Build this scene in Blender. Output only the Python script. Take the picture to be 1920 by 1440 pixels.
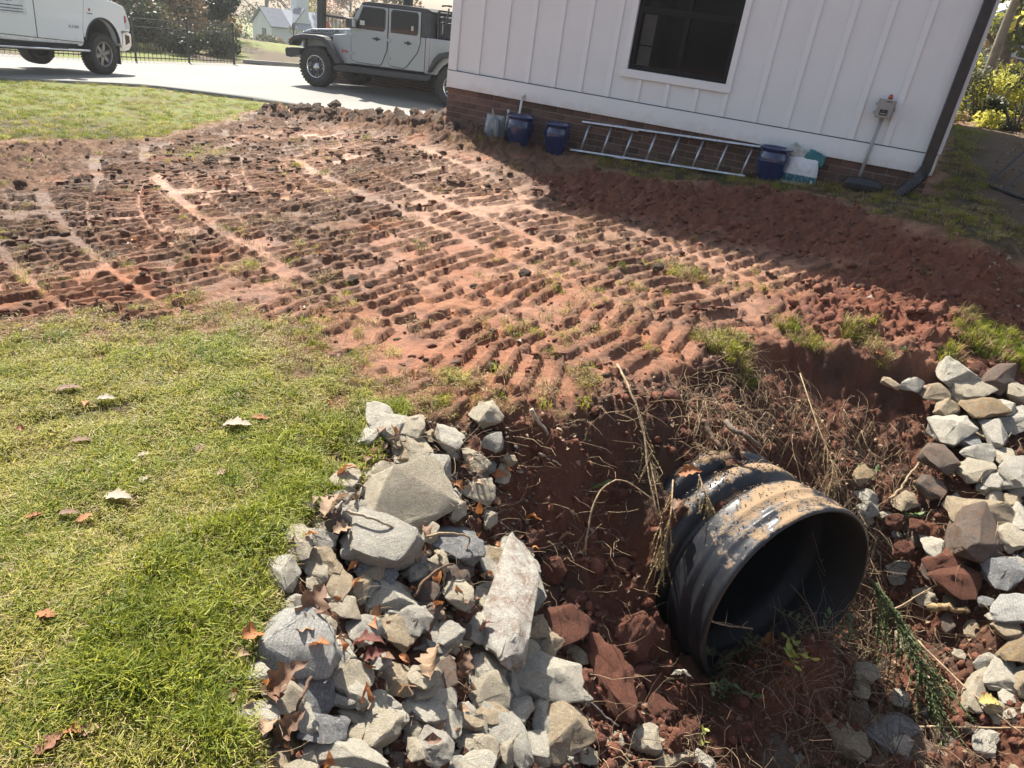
import bpy, bmesh, math, random
import numpy as np
from mathutils import Vector, Matrix, Euler

# ------------------------------------------------------------------ camera, sky, sun, exposure
S = bpy.context.scene
for o in list(bpy.data.objects): bpy.data.objects.remove(o)
COL = S.collection
PI = math.pi; R = math.radians
cam_d = bpy.data.cameras.new("camera"); cam = bpy.data.objects.new("camera", cam_d); COL.objects.link(cam)
cam_d.sensor_fit = 'HORIZONTAL'; cam_d.sensor_width = 36.0; cam_d.lens = 1333.0/1920.0*36.0
cam_d.clip_start = 0.05; cam_d.clip_end = 2000
_r = Vector((0.99014, 0.06380, 0.12471)); _d = Vector((0.14008, -0.45095, -0.88149)); _f = Vector((0.0, 0.89027, -0.45544))
cam.matrix_world = Matrix(((_r.x, -_d.x, -_f.x, 0), (_r.y, -_d.y, -_f.y, 0), (_r.z, -_d.z, -_f.z, 1.6), (0, 0, 0, 1)))
S.camera = cam
SUN_EL, SUN_AZ = 49.0, -30.0
W = bpy.data.worlds.new("World"); S.world = W; W.use_nodes = True
wn = W.node_tree.nodes; wl = W.node_tree.links; wn.clear()
sky = wn.new('ShaderNodeTexSky'); sky.sky_type = 'NISHITA'; sky.sun_disc = False
sky.sun_elevation = R(SUN_EL); sky.sun_rotation = R(SUN_AZ); sky.dust_density = 2.0; sky.ozone_density = 1.0
bg = wn.new('ShaderNodeBackground'); bg.inputs['Strength'].default_value = 0.084
wo = wn.new('ShaderNodeOutputWorld'); hs = wn.new('ShaderNodeHueSaturation'); hs.inputs['Saturation'].default_value = .75; wl.new(sky.outputs[0], hs.inputs['Color']); wl.new(hs.outputs[0], bg.inputs['Color']); wl.new(bg.outputs[0], wo.inputs['Surface'])
sd = bpy.data.lights.new("sun", 'SUN'); sun = bpy.data.objects.new("sun", sd); COL.objects.link(sun)
sd.energy = 5.0; sd.angle = R(0.53); sd.color = (1.0, 0.94, 0.84)
_sv = Vector((math.sin(R(SUN_AZ))*math.cos(R(SUN_EL)), math.cos(R(SUN_AZ))*math.cos(R(SUN_EL)), math.sin(R(SUN_EL))))
sun.rotation_euler = (-_sv).to_track_quat('-Z', 'Y').to_euler(); sun.location = _sv*60
S.view_settings.view_transform = 'Standard'; S.view_settings.look = 'None'
S.view_settings.gamma = 1.0; S.view_settings.use_curve_mapping = False
S.view_settings.exposure = 1.4
S.render.engine = 'CYCLES'
S.cycles.max_bounces = 6; S.cycles.diffuse_bounces = 3; S.cycles.glossy_bounces = 3; S.cycles.transparent_max_bounces = 8
random.seed(7); RNG = np.random.default_rng(7)

CTRL=np.array([(-0.999,0.941,-0.0),(-0.808,1.022,0.0),(-0.524,1.026,0.0),(-0.654,1.369,0.0),(-0.647,1.774,0.0),(-0.546,2.429,-0.0),(-1.185,2.006,0.0),(-1.693,1.911,-0.02),(-2.231,2.656,-0.06),(-1.352,2.815,0.0),(-3.204,3.999,-0.14),(-3.305,5.316,-0.14),(-5.548,7.227,-0.36),(-5.609,10.608,-0.4),(-10.022,13.442,-0.6),(-7.854,14.982,-0.55),(-5.777,14.666,-0.5),(-4.353,14.178,-0.44),(-3.231,13.771,-0.38),(-1.916,13.942,-0.3),(-2.146,5.583,-0.04),(-3.215,8.431,-0.12),(-1.82,7.825,0.05),(-1.003,4.415,0.05),(0.032,4.672,0.12),(0.097,3.157,0.06),(-0.47,3.376,0.02),(0.825,5.464,0.2),(1.018,4.017,0.14),(2.182,5.861,0.24),(2.805,5.243,0.22),(3.576,5.063,0.15),(3.953,5.912,0.3),(2.482,7.091,0.46),(1.012,7.616,0.31),(-0.803,8.981,0.28),(-1.235,9.419,0.26),(-0.023,5.834,0.2),(3.501,6.16,0.62),(3.668,5.649,0.6),(4.476,8.489,0.8),(5.164,10.361,1.0),(5.781,10.319,1.02),(4.942,7.896,0.8),(-0.425,2.591,0.0),(-0.116,2.69,0.02),(0.162,2.782,0.04),(0.494,3.097,0.05),(0.951,3.496,0.06),(1.322,3.895,0.1),(1.919,4.151,0.08),(2.436,4.288,0.1),(2.794,4.257,0.02),(3.223,4.317,0.02),(-0.263,2.459,-0.05),(0.023,2.609,-0.1),(0.323,2.758,-0.06),(0.779,3.08,-0.06),(1.119,3.106,-0.02),(1.238,2.906,-0.06),(0.979,2.749,-0.06),(0.86,2.68,-0.12),(1.896,4.159,-0.15),(1.905,3.787,-0.25),(1.936,3.43,-0.35),(2.229,3.924,-0.2),(-0.534,1.996,-0.02),(-0.545,1.572,-0.04),(-0.6,1.377,-0.06),(-0.482,1.073,-0.04),(-0.37,2.139,-0.1),(-0.343,1.85,-0.15),(-0.406,1.544,-0.14),(-0.372,1.219,-0.18),(-0.121,2.183,-0.22),(-0.095,1.768,-0.32),(-0.101,1.39,-0.36),(0.077,2.477,-0.28),(0.208,2.281,-0.5),(0.233,1.847,-0.56),(0.248,1.576,-0.6),(0.427,2.729,-0.38),(0.667,2.658,-0.6),(0.604,2.211,-0.82),(0.713,1.918,-0.92),(0.849,2.856,-0.5),(0.976,2.623,-0.85),(1.171,2.38,-1.08),(1.226,2.05,-1.1),(1.755,2.574,-1.12),(1.604,2.121,-1.12),(2.057,3.186,-0.62),(2.137,2.943,-0.95),(2.102,2.511,-1.05),(1.97,2.163,-1.1),(2.492,4.001,-0.2),(2.444,3.5,-0.42),(2.294,3.214,-0.6),(2.457,3.055,-0.62),(2.388,2.782,-0.85),(2.436,2.486,-0.95),(2.316,2.181,-1.05),(3.067,4.024,-0.12),(2.84,3.5,-0.28),(2.699,3.118,-0.45),(2.561,2.695,-0.62),(2.466,2.368,-0.8),(-12.334,21.844,-1.0),(-10.903,25.832,-1.05),(-13.91,18.787,-1.0),(-9.32,27.214,-1.0),(-0.976,8.89,0.24),(-0.326,8.62,0.27),(0.32,8.36,0.3),(1.244,7.986,0.36),(2.124,7.63,0.425),(3.1,7.235,0.52),(3.564,7.047,0.545),(-5.43,17.3,-0.42),(-2.1,16.2,-0.36),(-10.03,16.83,-0.75),(-8.0,19.5,-0.72),(-40.0,50.0,-3.0),(0.0,50.0,-2.6),(-20.0,35.0,-1.9),(20.0,40.0,-0.5),(40.0,40.0,0.0),(-60.0,90.0,-5.6),(0.0,90.0,-5.4),(50.0,90.0,-3.0),(-60.0,200.0,-7.0),(60.0,200.0,-6.0),(-35.0,15.0,-1.2),(-20.0,6.0,-0.5),(-8.0,0.0,-0.1),(-3.0,-1.0,0.0),(3.5,0.3,-0.7),(5.0,2.0,-0.5),(7.0,1.0,-0.2),(8.0,5.0,0.45),(10.0,9.0,1.15),(14.0,16.0,1.5),(2.0,12.0,0.45),(3.0,16.0,0.2),(6.0,14.0,1.0),(2.0,-1.0,-1.1),(0.0,20.0,-0.3),(-3.0,19.0,-0.35),(-1.5,1.5,0.0)])
POLY={'lawn_near':[(-14.0,4.4),(-3.01,2.48),(-2.33,2.79),(-1.79,2.93),(-1.42,3.1),(-1.0,2.94),(-0.74,2.71),(-0.47,2.64),(-0.5,2.38),(-0.6,1.97),(-0.62,1.7),(-0.63,1.44),(-0.59,1.24),(-0.51,1.03),(-1.52,0.87),(-14.0,-3.0)],'lawn_far':[(-12.44,11.89),(-10.03,13.45),(-9.05,14.43),(-8.22,14.85),(-5.77,14.66),(-4.35,14.18),(-3.23,13.76),(-2.25,13.84),(-3.48,12.51),(-5.01,13.73),(-5.04,11.09),(-4.91,9.25),(-5.31,8.74),(-6.24,8.2),(-7.34,6.78)],'lawn_house':[(0.39,8.57),(1.37,8.37),(2.9,7.47),(3.82,7.17),(5.29,10.48),(8.3,12.86),(4.37,5.55),(3.64,5.49),(3.33,5.71),(3.06,6.06),(2.72,6.89),(2.02,7.27),(1.27,7.47),(0.63,7.77)],'tread':[(-4.62,7.47),(-4.45,9.02),(-4.67,11.61),(-3.7,11.01),(-2.06,8.81),(-0.9,7.84),(-0.27,6.99),(0.33,5.98),(1.19,5.73),(2.42,5.41),(1.88,4.75),(1.41,4.29),(0.94,3.68),(0.58,3.21),(0.11,2.86),(-0.47,2.78),(-0.89,3.09),(-1.23,3.14),(-1.92,2.94),(-2.37,2.84),(-2.96,2.8),(-4.73,4.77),(-4.21,5.39),(-4.09,6.65)],'bank':[(-0.55,2.54),(-0.34,2.64),(0.12,2.77),(0.5,3.09),(0.89,3.46),(1.25,3.83),(1.66,4.21),(2.37,4.24),(2.72,4.21),(3.51,4.35),(3.23,3.13),(2.5,1.98),(-0.49,0.97),(-0.59,1.24),(-0.63,1.44),(-0.62,1.7),(-0.6,1.97),(-0.52,2.34)],'redloose':[(-0.08,7.16),(0.57,7.71),(1.25,7.31),(2.01,7.2),(2.7,6.82),(3.02,5.96),(3.63,5.45),(4.25,5.34),(3.55,4.36),(2.8,4.26),(2.39,4.32),(1.71,4.29),(1.68,4.69),(2.42,5.41),(1.29,5.77),(0.33,5.98)],'topsoil':[(-5.13,11.3),(-5.17,14.16),(-3.86,13.89),(-3.23,13.76),(-1.21,9.57),(-0.15,8.83),(0.57,7.71),(0.19,6.48),(-0.27,6.99),(-0.94,8.09),(-2.1,8.99),(-3.54,10.53),(-3.85,9.22),(-4.32,7.54),(-3.3,5.32),(-2.75,4.43),(-3.2,3.99),(-3.92,3.7),(-6.65,6.62),(-6.18,8.11),(-5.31,8.74)],'mulch':[(5.68,10.25),(5.4,10.55),(81.26,126.72),(4.74,5.81),(4.23,6.16),(4.3,7.12),(4.66,8.51)]}
BLOBS=[(-3.55,4.75,0.5,0.4),(-2.84,3.85,0.3,0.42),(-2.18,3.15,0.3,0.5),(-2.27,2.93,0.4,0.7),(-1.81,3.02,0.25,0.7),(-1.86,3.68,0.15,0.45),(-2.79,4.31,0.2,0.35),(-1.81,3.22,0.3,0.5),(-2.03,3.48,0.2,0.5),(-1.56,3.41,0.3,0.6),(-3.77,7.99,0.5,0.6),(-1.7,5.02,0.12,0.4),(-2.03,5.26,0.3,0.3),(-1.79,4.27,0.25,0.5),(-1.19,4.08,0.15,0.4),(-2.39,4.5,0.3,0.35),(-1.38,3.17,0.3,0.8),(-1.14,3.36,0.2,0.6),(-0.8,2.93,0.25,0.6),(-1.05,2.93,0.25,0.7),(1.1,4.78,0.15,0.8),(0.97,4.93,0.1,0.5),(0.41,5.31,0.12,0.6),(1.24,3.78,0.16,1.0),(1.08,3.8,0.12,0.8),(1.75,4.29,0.13,1.0),(1.84,4.25,0.1,0.9),(2.17,4.37,0.12,1.0),(2.27,4.21,0.1,0.7),(3.14,4.57,0.28,1.0),(3.25,4.49,0.2,1.0),(2.97,4.44,0.12,1.0),(2.74,4.29,0.1,0.6),(2.94,5.3,0.2,0.4),(2.58,5.18,0.2,0.4),(3.57,5.19,0.15,0.4),(0.36,3.15,0.12,0.6),(-0.59,3.58,0.15,0.4),(-0.49,2.68,0.1,0.8),(-0.44,2.79,0.15,0.5),(-0.39,3.82,0.2,0.3),(1.51,4.78,0.3,0.35),(2.21,5.37,0.2,0.3),(1.81,5.06,0.2,0.4),(-2.53,9.1,0.4,0.2),(0.71,4.22,0.15,0.3),(1.62,4.41,0.15,0.4),(-2.6,4.12,0.4,0.3),(-1.29,3.79,0.2,0.3),(3.09,5.18,0.2,0.3),(0.69,3.54,0.12,0.4)]
ROCKS=[
(-0.367, 2.426, -0.037, 0.129, 0.123, 20, 'cream', 'squarish cream rock standing alone at the top of the left rock pile'),
(-0.355, 2.137, -0.105, 0.351, 0.209, 18, 'cream', 'largest cream slab at the top left of the rock pile beside the lawn'),
(-0.24, 2.316, -0.118, 0.181, 0.151, -10, 'grey', 'rounded grey rock tucked right behind the largest cream slab'),
(-0.088, 2.419, -0.169, 0.147, 0.094, -20, 'cream', 'pale rock with loose brown soil on top beside the large cream slab'),
(-0.379, 1.93, -0.116, 0.257, 0.159, -12, 'grey', 'smooth grey boulder just below the largest cream slab'),
(-0.145, 2.113, -0.229, 0.192, 0.12, 0, 'dark', 'flat topped dark grey rock crossed by dry stems'),
(0.022, 2.102, -0.364, 0.549, 0.23, 83, 'muddy', 'tall upright pale boulder smeared with brown mud'),
(0.124, 2.248, -0.421, 0.207, 0.078, 78, 'pale', 'narrow pale rock pressed behind the tall muddy boulder'),
(0.186, 2.218, -0.486, 0.166, 0.088, 80, 'grey', 'upright grey rock on the red soil right of the tall boulder'),
(-0.371, 1.806, -0.136, 0.132, 0.081, -10, 'dark', 'dark grey rock under the smooth grey boulder'),
(-0.31, 1.755, -0.178, 0.16, 0.088, 0, 'pale', 'whitish veined rock in the middle of the left rock pile'),
(-0.221, 1.982, -0.206, 0.105, 0.105, 30, 'grey', 'blocky grey rock between the smooth boulder and the tall boulder'),
(-0.425, 1.629, -0.117, 0.111, 0.067, -30, 'cream', 'wedge shaped cream rock with a dark side near the curled leaves'),
(-0.257, 1.674, -0.222, 0.14, 0.115, -25, 'tan', 'tan grey slab leaning under the whitish veined rock'),
(-0.214, 1.76, -0.241, 0.06, 0.055, 0, 'grey', 'small light grey cobble in the middle of the left pile'),
(-0.353, 1.589, -0.167, 0.102, 0.083, 20, 'grey', ''),
(-0.529, 1.748, -0.051, 0.074, 0.106, 70, 'tan', 'tan stone half buried in dry leaves at the lawn edge'),
(-0.506, 1.7, -0.065, 0.072, 0.056, 20, 'tan', ''),
(-0.514, 1.414, -0.085, 0.237, 0.158, -5, 'striped', 'big oval grey boulder with wavy bands at the left edge of the pile'),
(-0.362, 1.432, -0.174, 0.14, 0.096, -10, 'cream', 'cream yellow rock right of the banded grey boulder'),
(-0.446, 1.336, -0.124, 0.105, 0.133, 50, 'dark', 'blue grey angular rock below the banded boulder'),
(-0.381, 1.358, -0.165, 0.053, 0.107, 80, 'grey', 'narrow grey stone beside the blue grey angular rock'),
(-0.246, 1.504, -0.247, 0.085, 0.131, 75, 'tan', 'upright tan rock with a rough broken face'),
(-0.154, 1.547, -0.307, 0.127, 0.095, 20, 'cream', 'cream tan rock under the standing dry oak leaf'),
(-0.138, 1.468, -0.325, 0.124, 0.085, 0, 'pale', 'pale lichen spotted rock in front of the cream tan rock'),
(-0.05, 1.512, -0.383, 0.056, 0.167, 85, 'tan', ''),
(-0.276, 1.393, -0.233, 0.081, 0.066, 0, 'pale', 'small pale knobbly rock near the bottom of the left pile'),
(-0.253, 1.318, -0.248, 0.136, 0.093, 5, 'cream', 'pale cream rock with rounded top above the lowest white slab'),
(-0.38, 1.239, -0.165, 0.135, 0.071, 12, 'dark', 'grey speckled rock near bottom left beside brown leaves'),
(-0.315, 1.204, -0.202, 0.228, 0.074, -5, 'pale', 'long whitish slab at the very bottom left of the pile'),
(-0.104, 1.415, -0.353, 0.095, 0.061, 0, 'tan', ''),
(-0.088, 1.347, -0.363, 0.063, 0.082, 80, 'grey', ''),
(0.034, 1.465, -0.443, 0.143, 0.075, -30, 'cream', 'long cream rock slanting down at the bottom of the pile'),
(0.021, 1.4, -0.435, 0.146, 0.062, 5, 'pale', 'white grey rock cut by the bottom edge of the picture'),
(0.131, 1.553, -0.51, 0.224, 0.1, -58, 'grey', 'long grey wedge of rock slanting across the bottom of the pile'),
(0.317, 1.674, -0.64, 0.222, 0.16, -5, 'tan', 'large blocky tan rock at the bottom centre'),
(0.227, 1.844, -0.559, 0.298, 0.13, -10, 'pale', 'large oblong grey rock with crumbs of red clay on top'),
(0.063, 1.668, -0.452, 0.129, 0.103, -5, 'cream', 'rounded pale rock in front of the large oblong grey rock'),
(0.177, 1.972, -0.512, 0.106, 0.091, -20, 'dark', 'small dark diamond shaped rock on the red soil'),
(0.02, 1.509, -0.432, 0.088, 0.072, 0, 'cream', ''),
(0.401, 1.949, -0.695, 0.079, 0.118, 70, 'grey', ''),
(-0.135, 1.97, -0.266, 0.138, 0.12, 0, 'brown', 'shaded brown rock between the smooth boulder and the tall boulder'),
(-0.172, 1.755, -0.27, 0.068, 0.064, 0, 'tan', ''),
(-0.137, 1.714, -0.299, 0.102, 0.085, -30, 'grey', 'grey rock streaked with white in the pile centre'),
(-0.098, 1.862, -0.309, 0.054, 0.054, 0, 'tan', ''),
(-0.098, 1.806, -0.315, 0.057, 0.035, -20, 'pale', ''),
(0.027, 1.805, -0.411, 0.08, 0.054, -10, 'tan', ''),
(0.264, 2.002, -0.581, 0.064, 0.044, 0, 'cream', ''),
(0.153, 1.624, -0.523, 0.077, 0.094, 60, 'grey', ''),
(-0.518, 1.225, -0.068, 0.039, 0.033, 0, 'tan', ''),
(-0.048, 1.792, -0.354, 0.062, 0.048, 10, 'tan', ''),
(-0.217, 1.865, -0.226, 0.079, 0.088, 60, 'brown', ''),
(0.31, 2.135, -0.602, 0.154, 0.206, -60, 'clay', 'flat stone plastered with red brown clay beside the small dark rock'),
(0.323, 1.596, -0.645, 0.138, 0.052, 0, 'brown', ''),
(-0.466, 1.529, -0.101, 0.083, 0.061, -20, 'cream', ''),
(-0.4, 1.5, -0.145, 0.068, 0.053, 0, 'grey', ''),
(-0.341, 1.651, -0.169, 0.056, 0.048, 0, 'brown', ''),
(-0.292, 1.812, -0.184, 0.086, 0.052, -15, 'tan', ''),
(-0.507, 1.638, -0.067, 0.071, 0.035, -10, 'tan', ''),
(-0.552, 1.526, -0.052, 0.06, 0.052, 0, 'tan', ''),
(-0.116, 2.036, -0.267, 0.104, 0.075, 20, 'brown', ''),
(-0.157, 1.82, -0.272, 0.07, 0.053, -40, 'tan', ''),
(-0.088, 1.745, -0.33, 0.052, 0.052, 0, 'cream', ''),
(-0.165, 1.309, -0.307, 0.079, 0.043, 0, 'brown', ''),
(0.077, 1.902, -0.438, 0.093, 0.065, 10, 'brown', ''),
(0.038, 1.717, -0.429, 0.07, 0.061, 0, 'cream', ''),
(-0.313, 1.337, -0.209, 0.043, 0.078, 70, 'cream', ''),
(2.717, 4.141, -0.052, 0.216, 0.126, 0, 'pale', 'triangular white grey rock at the top of the right pile'),
(2.989, 4.149, -0.053, 0.169, 0.169, -40, 'brown', 'angular grey rock stained red at the top right'),
(2.788, 4.046, -0.104, 0.237, 0.101, 3, 'cream', 'flat pale slab below the triangular white rock'),
(2.812, 3.917, -0.165, 0.209, 0.151, -40, 'ochre', 'orange brown rock with a bright broken face'),
(3.093, 4.05, -0.101, 0.142, 0.125, 0, 'cream', 'pale yellow block at the right edge of the picture'),
(2.952, 3.944, -0.144, 0.14, 0.099, -10, 'pale', 'oval speckled white rock beside the pale yellow block'),
(3.014, 3.856, -0.171, 0.149, 0.149, -30, 'grey', 'blue grey rock touching the right edge under the oval rock'),
(2.586, 3.784, -0.259, 0.217, 0.148, -35, 'pale', 'rounded whitish boulder at the left side of the right pile'),
(2.58, 4.032, -0.14, 0.178, 0.071, -5, 'tan', ''),
(2.63, 3.938, -0.184, 0.14, 0.088, -15, 'tan', ''),
(2.901, 3.824, -0.19, 0.126, 0.051, 0, 'pale', ''),
(2.846, 3.711, -0.234, 0.168, 0.118, 0, 'grey', 'plump grey rock in the middle of the right pile'),
(2.707, 3.613, -0.294, 0.177, 0.11, -25, 'grey', 'speckled grey rock below the plump grey rock'),
(2.814, 3.579, -0.275, 0.12, 0.082, 0, 'cream', ''),
(2.67, 3.713, -0.269, 0.113, 0.101, 0, 'dark', ''),
(2.526, 3.579, -0.356, 0.254, 0.166, -30, 'brown', 'leaning brown slab with roots hanging over it'),
(2.641, 3.503, -0.352, 0.141, 0.119, -40, 'cream', ''),
(2.714, 3.421, -0.356, 0.128, 0.091, 0, 'grey', 'small smooth grey rock with two white straws on it'),
(2.827, 3.435, -0.316, 0.16, 0.192, 70, 'grey', 'large flat grey boulder at the right edge halfway down'),
(2.583, 3.229, -0.476, 0.166, 0.248, -72, 'tan', 'long tan block standing on end with clay on its top'),
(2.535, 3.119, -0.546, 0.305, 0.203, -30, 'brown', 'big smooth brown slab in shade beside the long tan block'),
(2.675, 3.09, -0.482, 0.13, 0.11, 10, 'cream', ''),
(2.745, 3.212, -0.417, 0.123, 0.133, 0, 'pale', 'pale mottled rock at right edge below the large flat boulder'),
(2.378, 3.404, -0.466, 0.161, 0.118, -30, 'brown', ''),
(2.352, 3.13, -0.64, 0.113, 0.113, 0, 'pale', 'white cornered rock half covered by red clay'),
(2.4, 3.069, -0.654, 0.153, 0.173, -40, 'clay', 'red clay covered rock beside the white cornered rock'),
(2.588, 2.932, -0.597, 0.186, 0.137, -35, 'dark', 'dark glinting wedge of rock in the middle right'),
(2.697, 3.331, -0.394, 0.094, 0.052, 0, 'cream', ''),
(2.67, 2.942, -0.548, 0.097, 0.107, 0, 'grey', ''),
(2.443, 4.067, -0.119, 0.107, 0.072, -30, 'grey', ''),
(2.775, 3.291, -0.383, 0.114, 0.052, 0, 'tan', ''),
(2.721, 3.805, -0.225, 0.103, 0.069, 0, 'brown', ''),
(2.817, 3.836, -0.197, 0.069, 0.046, 0, 'pale', ''),
(2.76, 3.764, -0.232, 0.079, 0.057, 0, 'tan', ''),
(2.321, 4.048, -0.12, 0.143, 0.059, -25, 'tan', ''),
(1.971, 3.386, -0.411, 0.096, 0.075, 40, 'ochre', ''),
(2.666, 3.403, -0.379, 0.096, 0.053, -10, 'grey', ''),
(2.572, 2.715, -0.646, 0.134, 0.182, -60, 'striped', 'speckled grey and white boulder at the right edge of the picture'),
(2.48, 2.493, -0.861, 0.176, 0.138, -15, 'pale', 'white grey rock with dark spots low on the right bank'),
(2.373, 2.446, -0.941, 0.153, 0.153, -30, 'cream', 'yellow grey rock leaning on the spotted white rock'),
(2.559, 2.575, -0.745, 0.139, 0.162, -40, 'ochre', 'yellowish tan boulder at the right edge above the spotted rock'),
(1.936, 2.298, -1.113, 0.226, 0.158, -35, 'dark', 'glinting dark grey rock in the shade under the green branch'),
(1.686, 2.203, -1.125, 0.242, 0.14, -45, 'tan', 'long brown tan rock in shade at the bottom of the ditch'),
(2.387, 2.359, -0.923, 0.104, 0.056, 0, 'cream', ''),
(2.402, 2.304, -0.923, 0.117, 0.04, -5, 'cream', ''),
(2.406, 2.968, -0.715, 0.254, 0.136, -20, 'clay', ''),
(2.021, 2.177, -1.099, 0.233, 0.102, -10, 'brown', 'low reddish brown rock at the bottom edge of the ditch'),
(1.854, 2.145, -1.121, 0.159, 0.058, 0, 'brown', ''),
(2.151, 2.193, -1.077, 0.095, 0.073, 0, 'brown', ''),
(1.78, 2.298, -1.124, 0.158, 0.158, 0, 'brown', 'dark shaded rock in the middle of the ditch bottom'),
(2.419, 2.16, -0.964, 0.057, 0.064, 0, 'cream', ''),
(2.53, 2.655, -0.716, 0.125, 0.086, -45, 'tan', ''),
(2.168, 2.285, -1.063, 0.119, 0.067, -20, 'brown', ''),
(2.51, 2.833, -0.689, 0.098, 0.065, 0, 'dark', ''),
(0.716, 1.933, -0.917, 0.112, 0.086, -10, 'cream', 'pale yellow rock on the gravel near the bottom centre'),
(0.811, 1.995, -0.961, 0.063, 0.057, 0, 'cream', ''),
(0.452, 1.69, -0.733, 0.068, 0.055, 20, 'cream', ''),
(0.852, 1.917, -0.98, 0.163, 0.066, 20, 'tan', ''),
(1.004, 1.965, -1.04, 0.094, 0.063, 0, 'pale', ''),
(1.421, 2.08, -1.122, 0.175, 0.077, 0, 'pale', 'white grey rock on the bottom edge of the ditch'),
(1.309, 2.109, -1.113, 0.232, 0.154, -10, 'brown', 'reddish brown rock shaded by the leafy plant'),
(1.599, 2.478, -1.036, 0.205, 0.097, -20, 'dark', ''),
(0.414, 2.108, -0.69, 0.062, 0.114, 80, 'tan', ''),
(0.532, 1.786, -0.791, 0.057, 0.047, 0, 'tan', ''),
(0.587, 1.857, -0.832, 0.049, 0.044, 0, 'cream', '')]
CLODS=[
(0.542, 2.095, -0.79, 0.356, 0.157, -65, 'clay', 'long finger of packed red clay leaning in the ditch'),
(0.693, 2.212, -0.857, 0.137, 0.109, 0, 'clay', 'orange red lump of clay in the middle of the ditch bank'),
(0.67, 2.343, -0.774, 0.213, 0.202, 30, 'clay', 'biggest chunk of red clay above the long clay finger'),
(1.104, 2.08, -1.073, 0.125, 0.103, 0, 'clay', 'round red clay ball at the foot of the leafy plant'),
(0.727, 2.043, -0.914, 0.1, 0.084, 0, 'clay', ''),
(0.812, 2.127, -0.944, 0.13, 0.108, -30, 'clay', 'brown red clay chunk with a broken corner'),
(1.052, 2.746, -0.3, 0.1, 0.082, 0, 'clay', 'red clay lump lying on the black pipe'),
(0.949, 2.088, -1.015, 0.097, 0.086, 0, 'clay', ''),
(0.606, 2.344, -0.737, 0.101, 0.089, 0, 'clay', ''),
(0.517, 2.347, -0.677, 0.066, 0.066, 0, 'clay', ''),
(0.773, 2.209, -0.9, 0.099, 0.099, 0, 'clay', ''),
(0.71, 2.299, -0.823, 0.112, 0.089, 0, 'clay', ''),
(0.352, 2.444, -0.487, 0.078, 0.144, 80, 'clay', ''),
(0.571, 2.803, -0.335, 0.072, 0.06, 0, 'clay', ''),
(0.532, 2.478, -0.603, 0.068, 0.057, 0, 'clay', ''),
(-0.092, 2.276, -0.224, 0.076, 0.061, 0, 'clay', 'small orange clay lump at the head of the tall muddy boulder'),
(-0.343, 1.38, -0.188, 0.047, 0.047, 0, 'clay', ''),
(0.26, 2.366, -0.474, 0.108, 0.119, 0, 'clay', ''),
(0.179, 2.417, -0.377, 0.097, 0.108, 0, 'clay', ''),
(0.376, 2.328, -0.583, 0.098, 0.076, 0, 'clay', ''),
(-0.197, 1.612, -0.27, 0.073, 0.065, 0, 'clay', ''),
(-0.086, 2.694, 0.003, 0.144, 0.077, -10, 'clay', ''),
(-0.081, 2.601, -0.059, 0.131, 0.098, 0, 'clay', ''),
(2.864, 4.208, -0.017, 0.134, 0.097, 0, 'clay', 'red clod beside the triangular white rock'),
(2.803, 4.294, 0.029, 0.074, 0.086, 0, 'clay', ''),
(2.295, 3.244, -0.577, 0.095, 0.074, 0, 'clay', ''),
(2.161, 3.25, -0.581, 0.105, 0.084, 0, 'clay', ''),
(2.206, 3.153, -0.669, 0.114, 0.094, 0, 'clay', ''),
(2.665, 4.341, 0.058, 0.074, 0.062, 0, 'clay', '')]
LEAVES_LAWN=[(-1.042, 2.336, 0.05, 0.117, 0, 'pale'), (-1.527, 2.119, 0.025, 0.082, 20, 'brown'), (-1.274, 2.074, 0.036, 0.043, 50, 'pale'), (-1.225, 1.822, 0.045, 0.101, 5, 'pale'), (-1.202, 1.945, 0.04, 0.05, 80, 'pale'), (-1.318, 1.712, 0.044, 0.06, 10, 'brown'), (-1.261, 1.701, 0.047, 0.051, 60, 'orange'), (-1.117, 1.303, 0.058, 0.059, 10, 'orange'), (-0.883, 1.024, 0.04, 0.071, 0, 'orange'), (-0.843, 1.027, 0.039, 0.052, 30, 'tan'), (-0.907, 0.984, 0.037, 0.071, 60, 'clay'), (-1.289, 2.029, 0.035, 0.03, 0, 'pale'), (-1.113, 2.167, 0.045, 0.065, 100, 'brown'), (-1.412, 1.686, 0.039, 0.049, 40, 'orange'), (-0.98, 2.412, 0.053, 0.068, 10, 'orange'), (-0.96, 2.021, 0.051, 0.057, 30, 'tan'), (-1.624, 2.44, 0.02, 0.075, 0, 'pale'), (-1.802, 2.478, 0.009, 0.104, 20, 'brown')]
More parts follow.
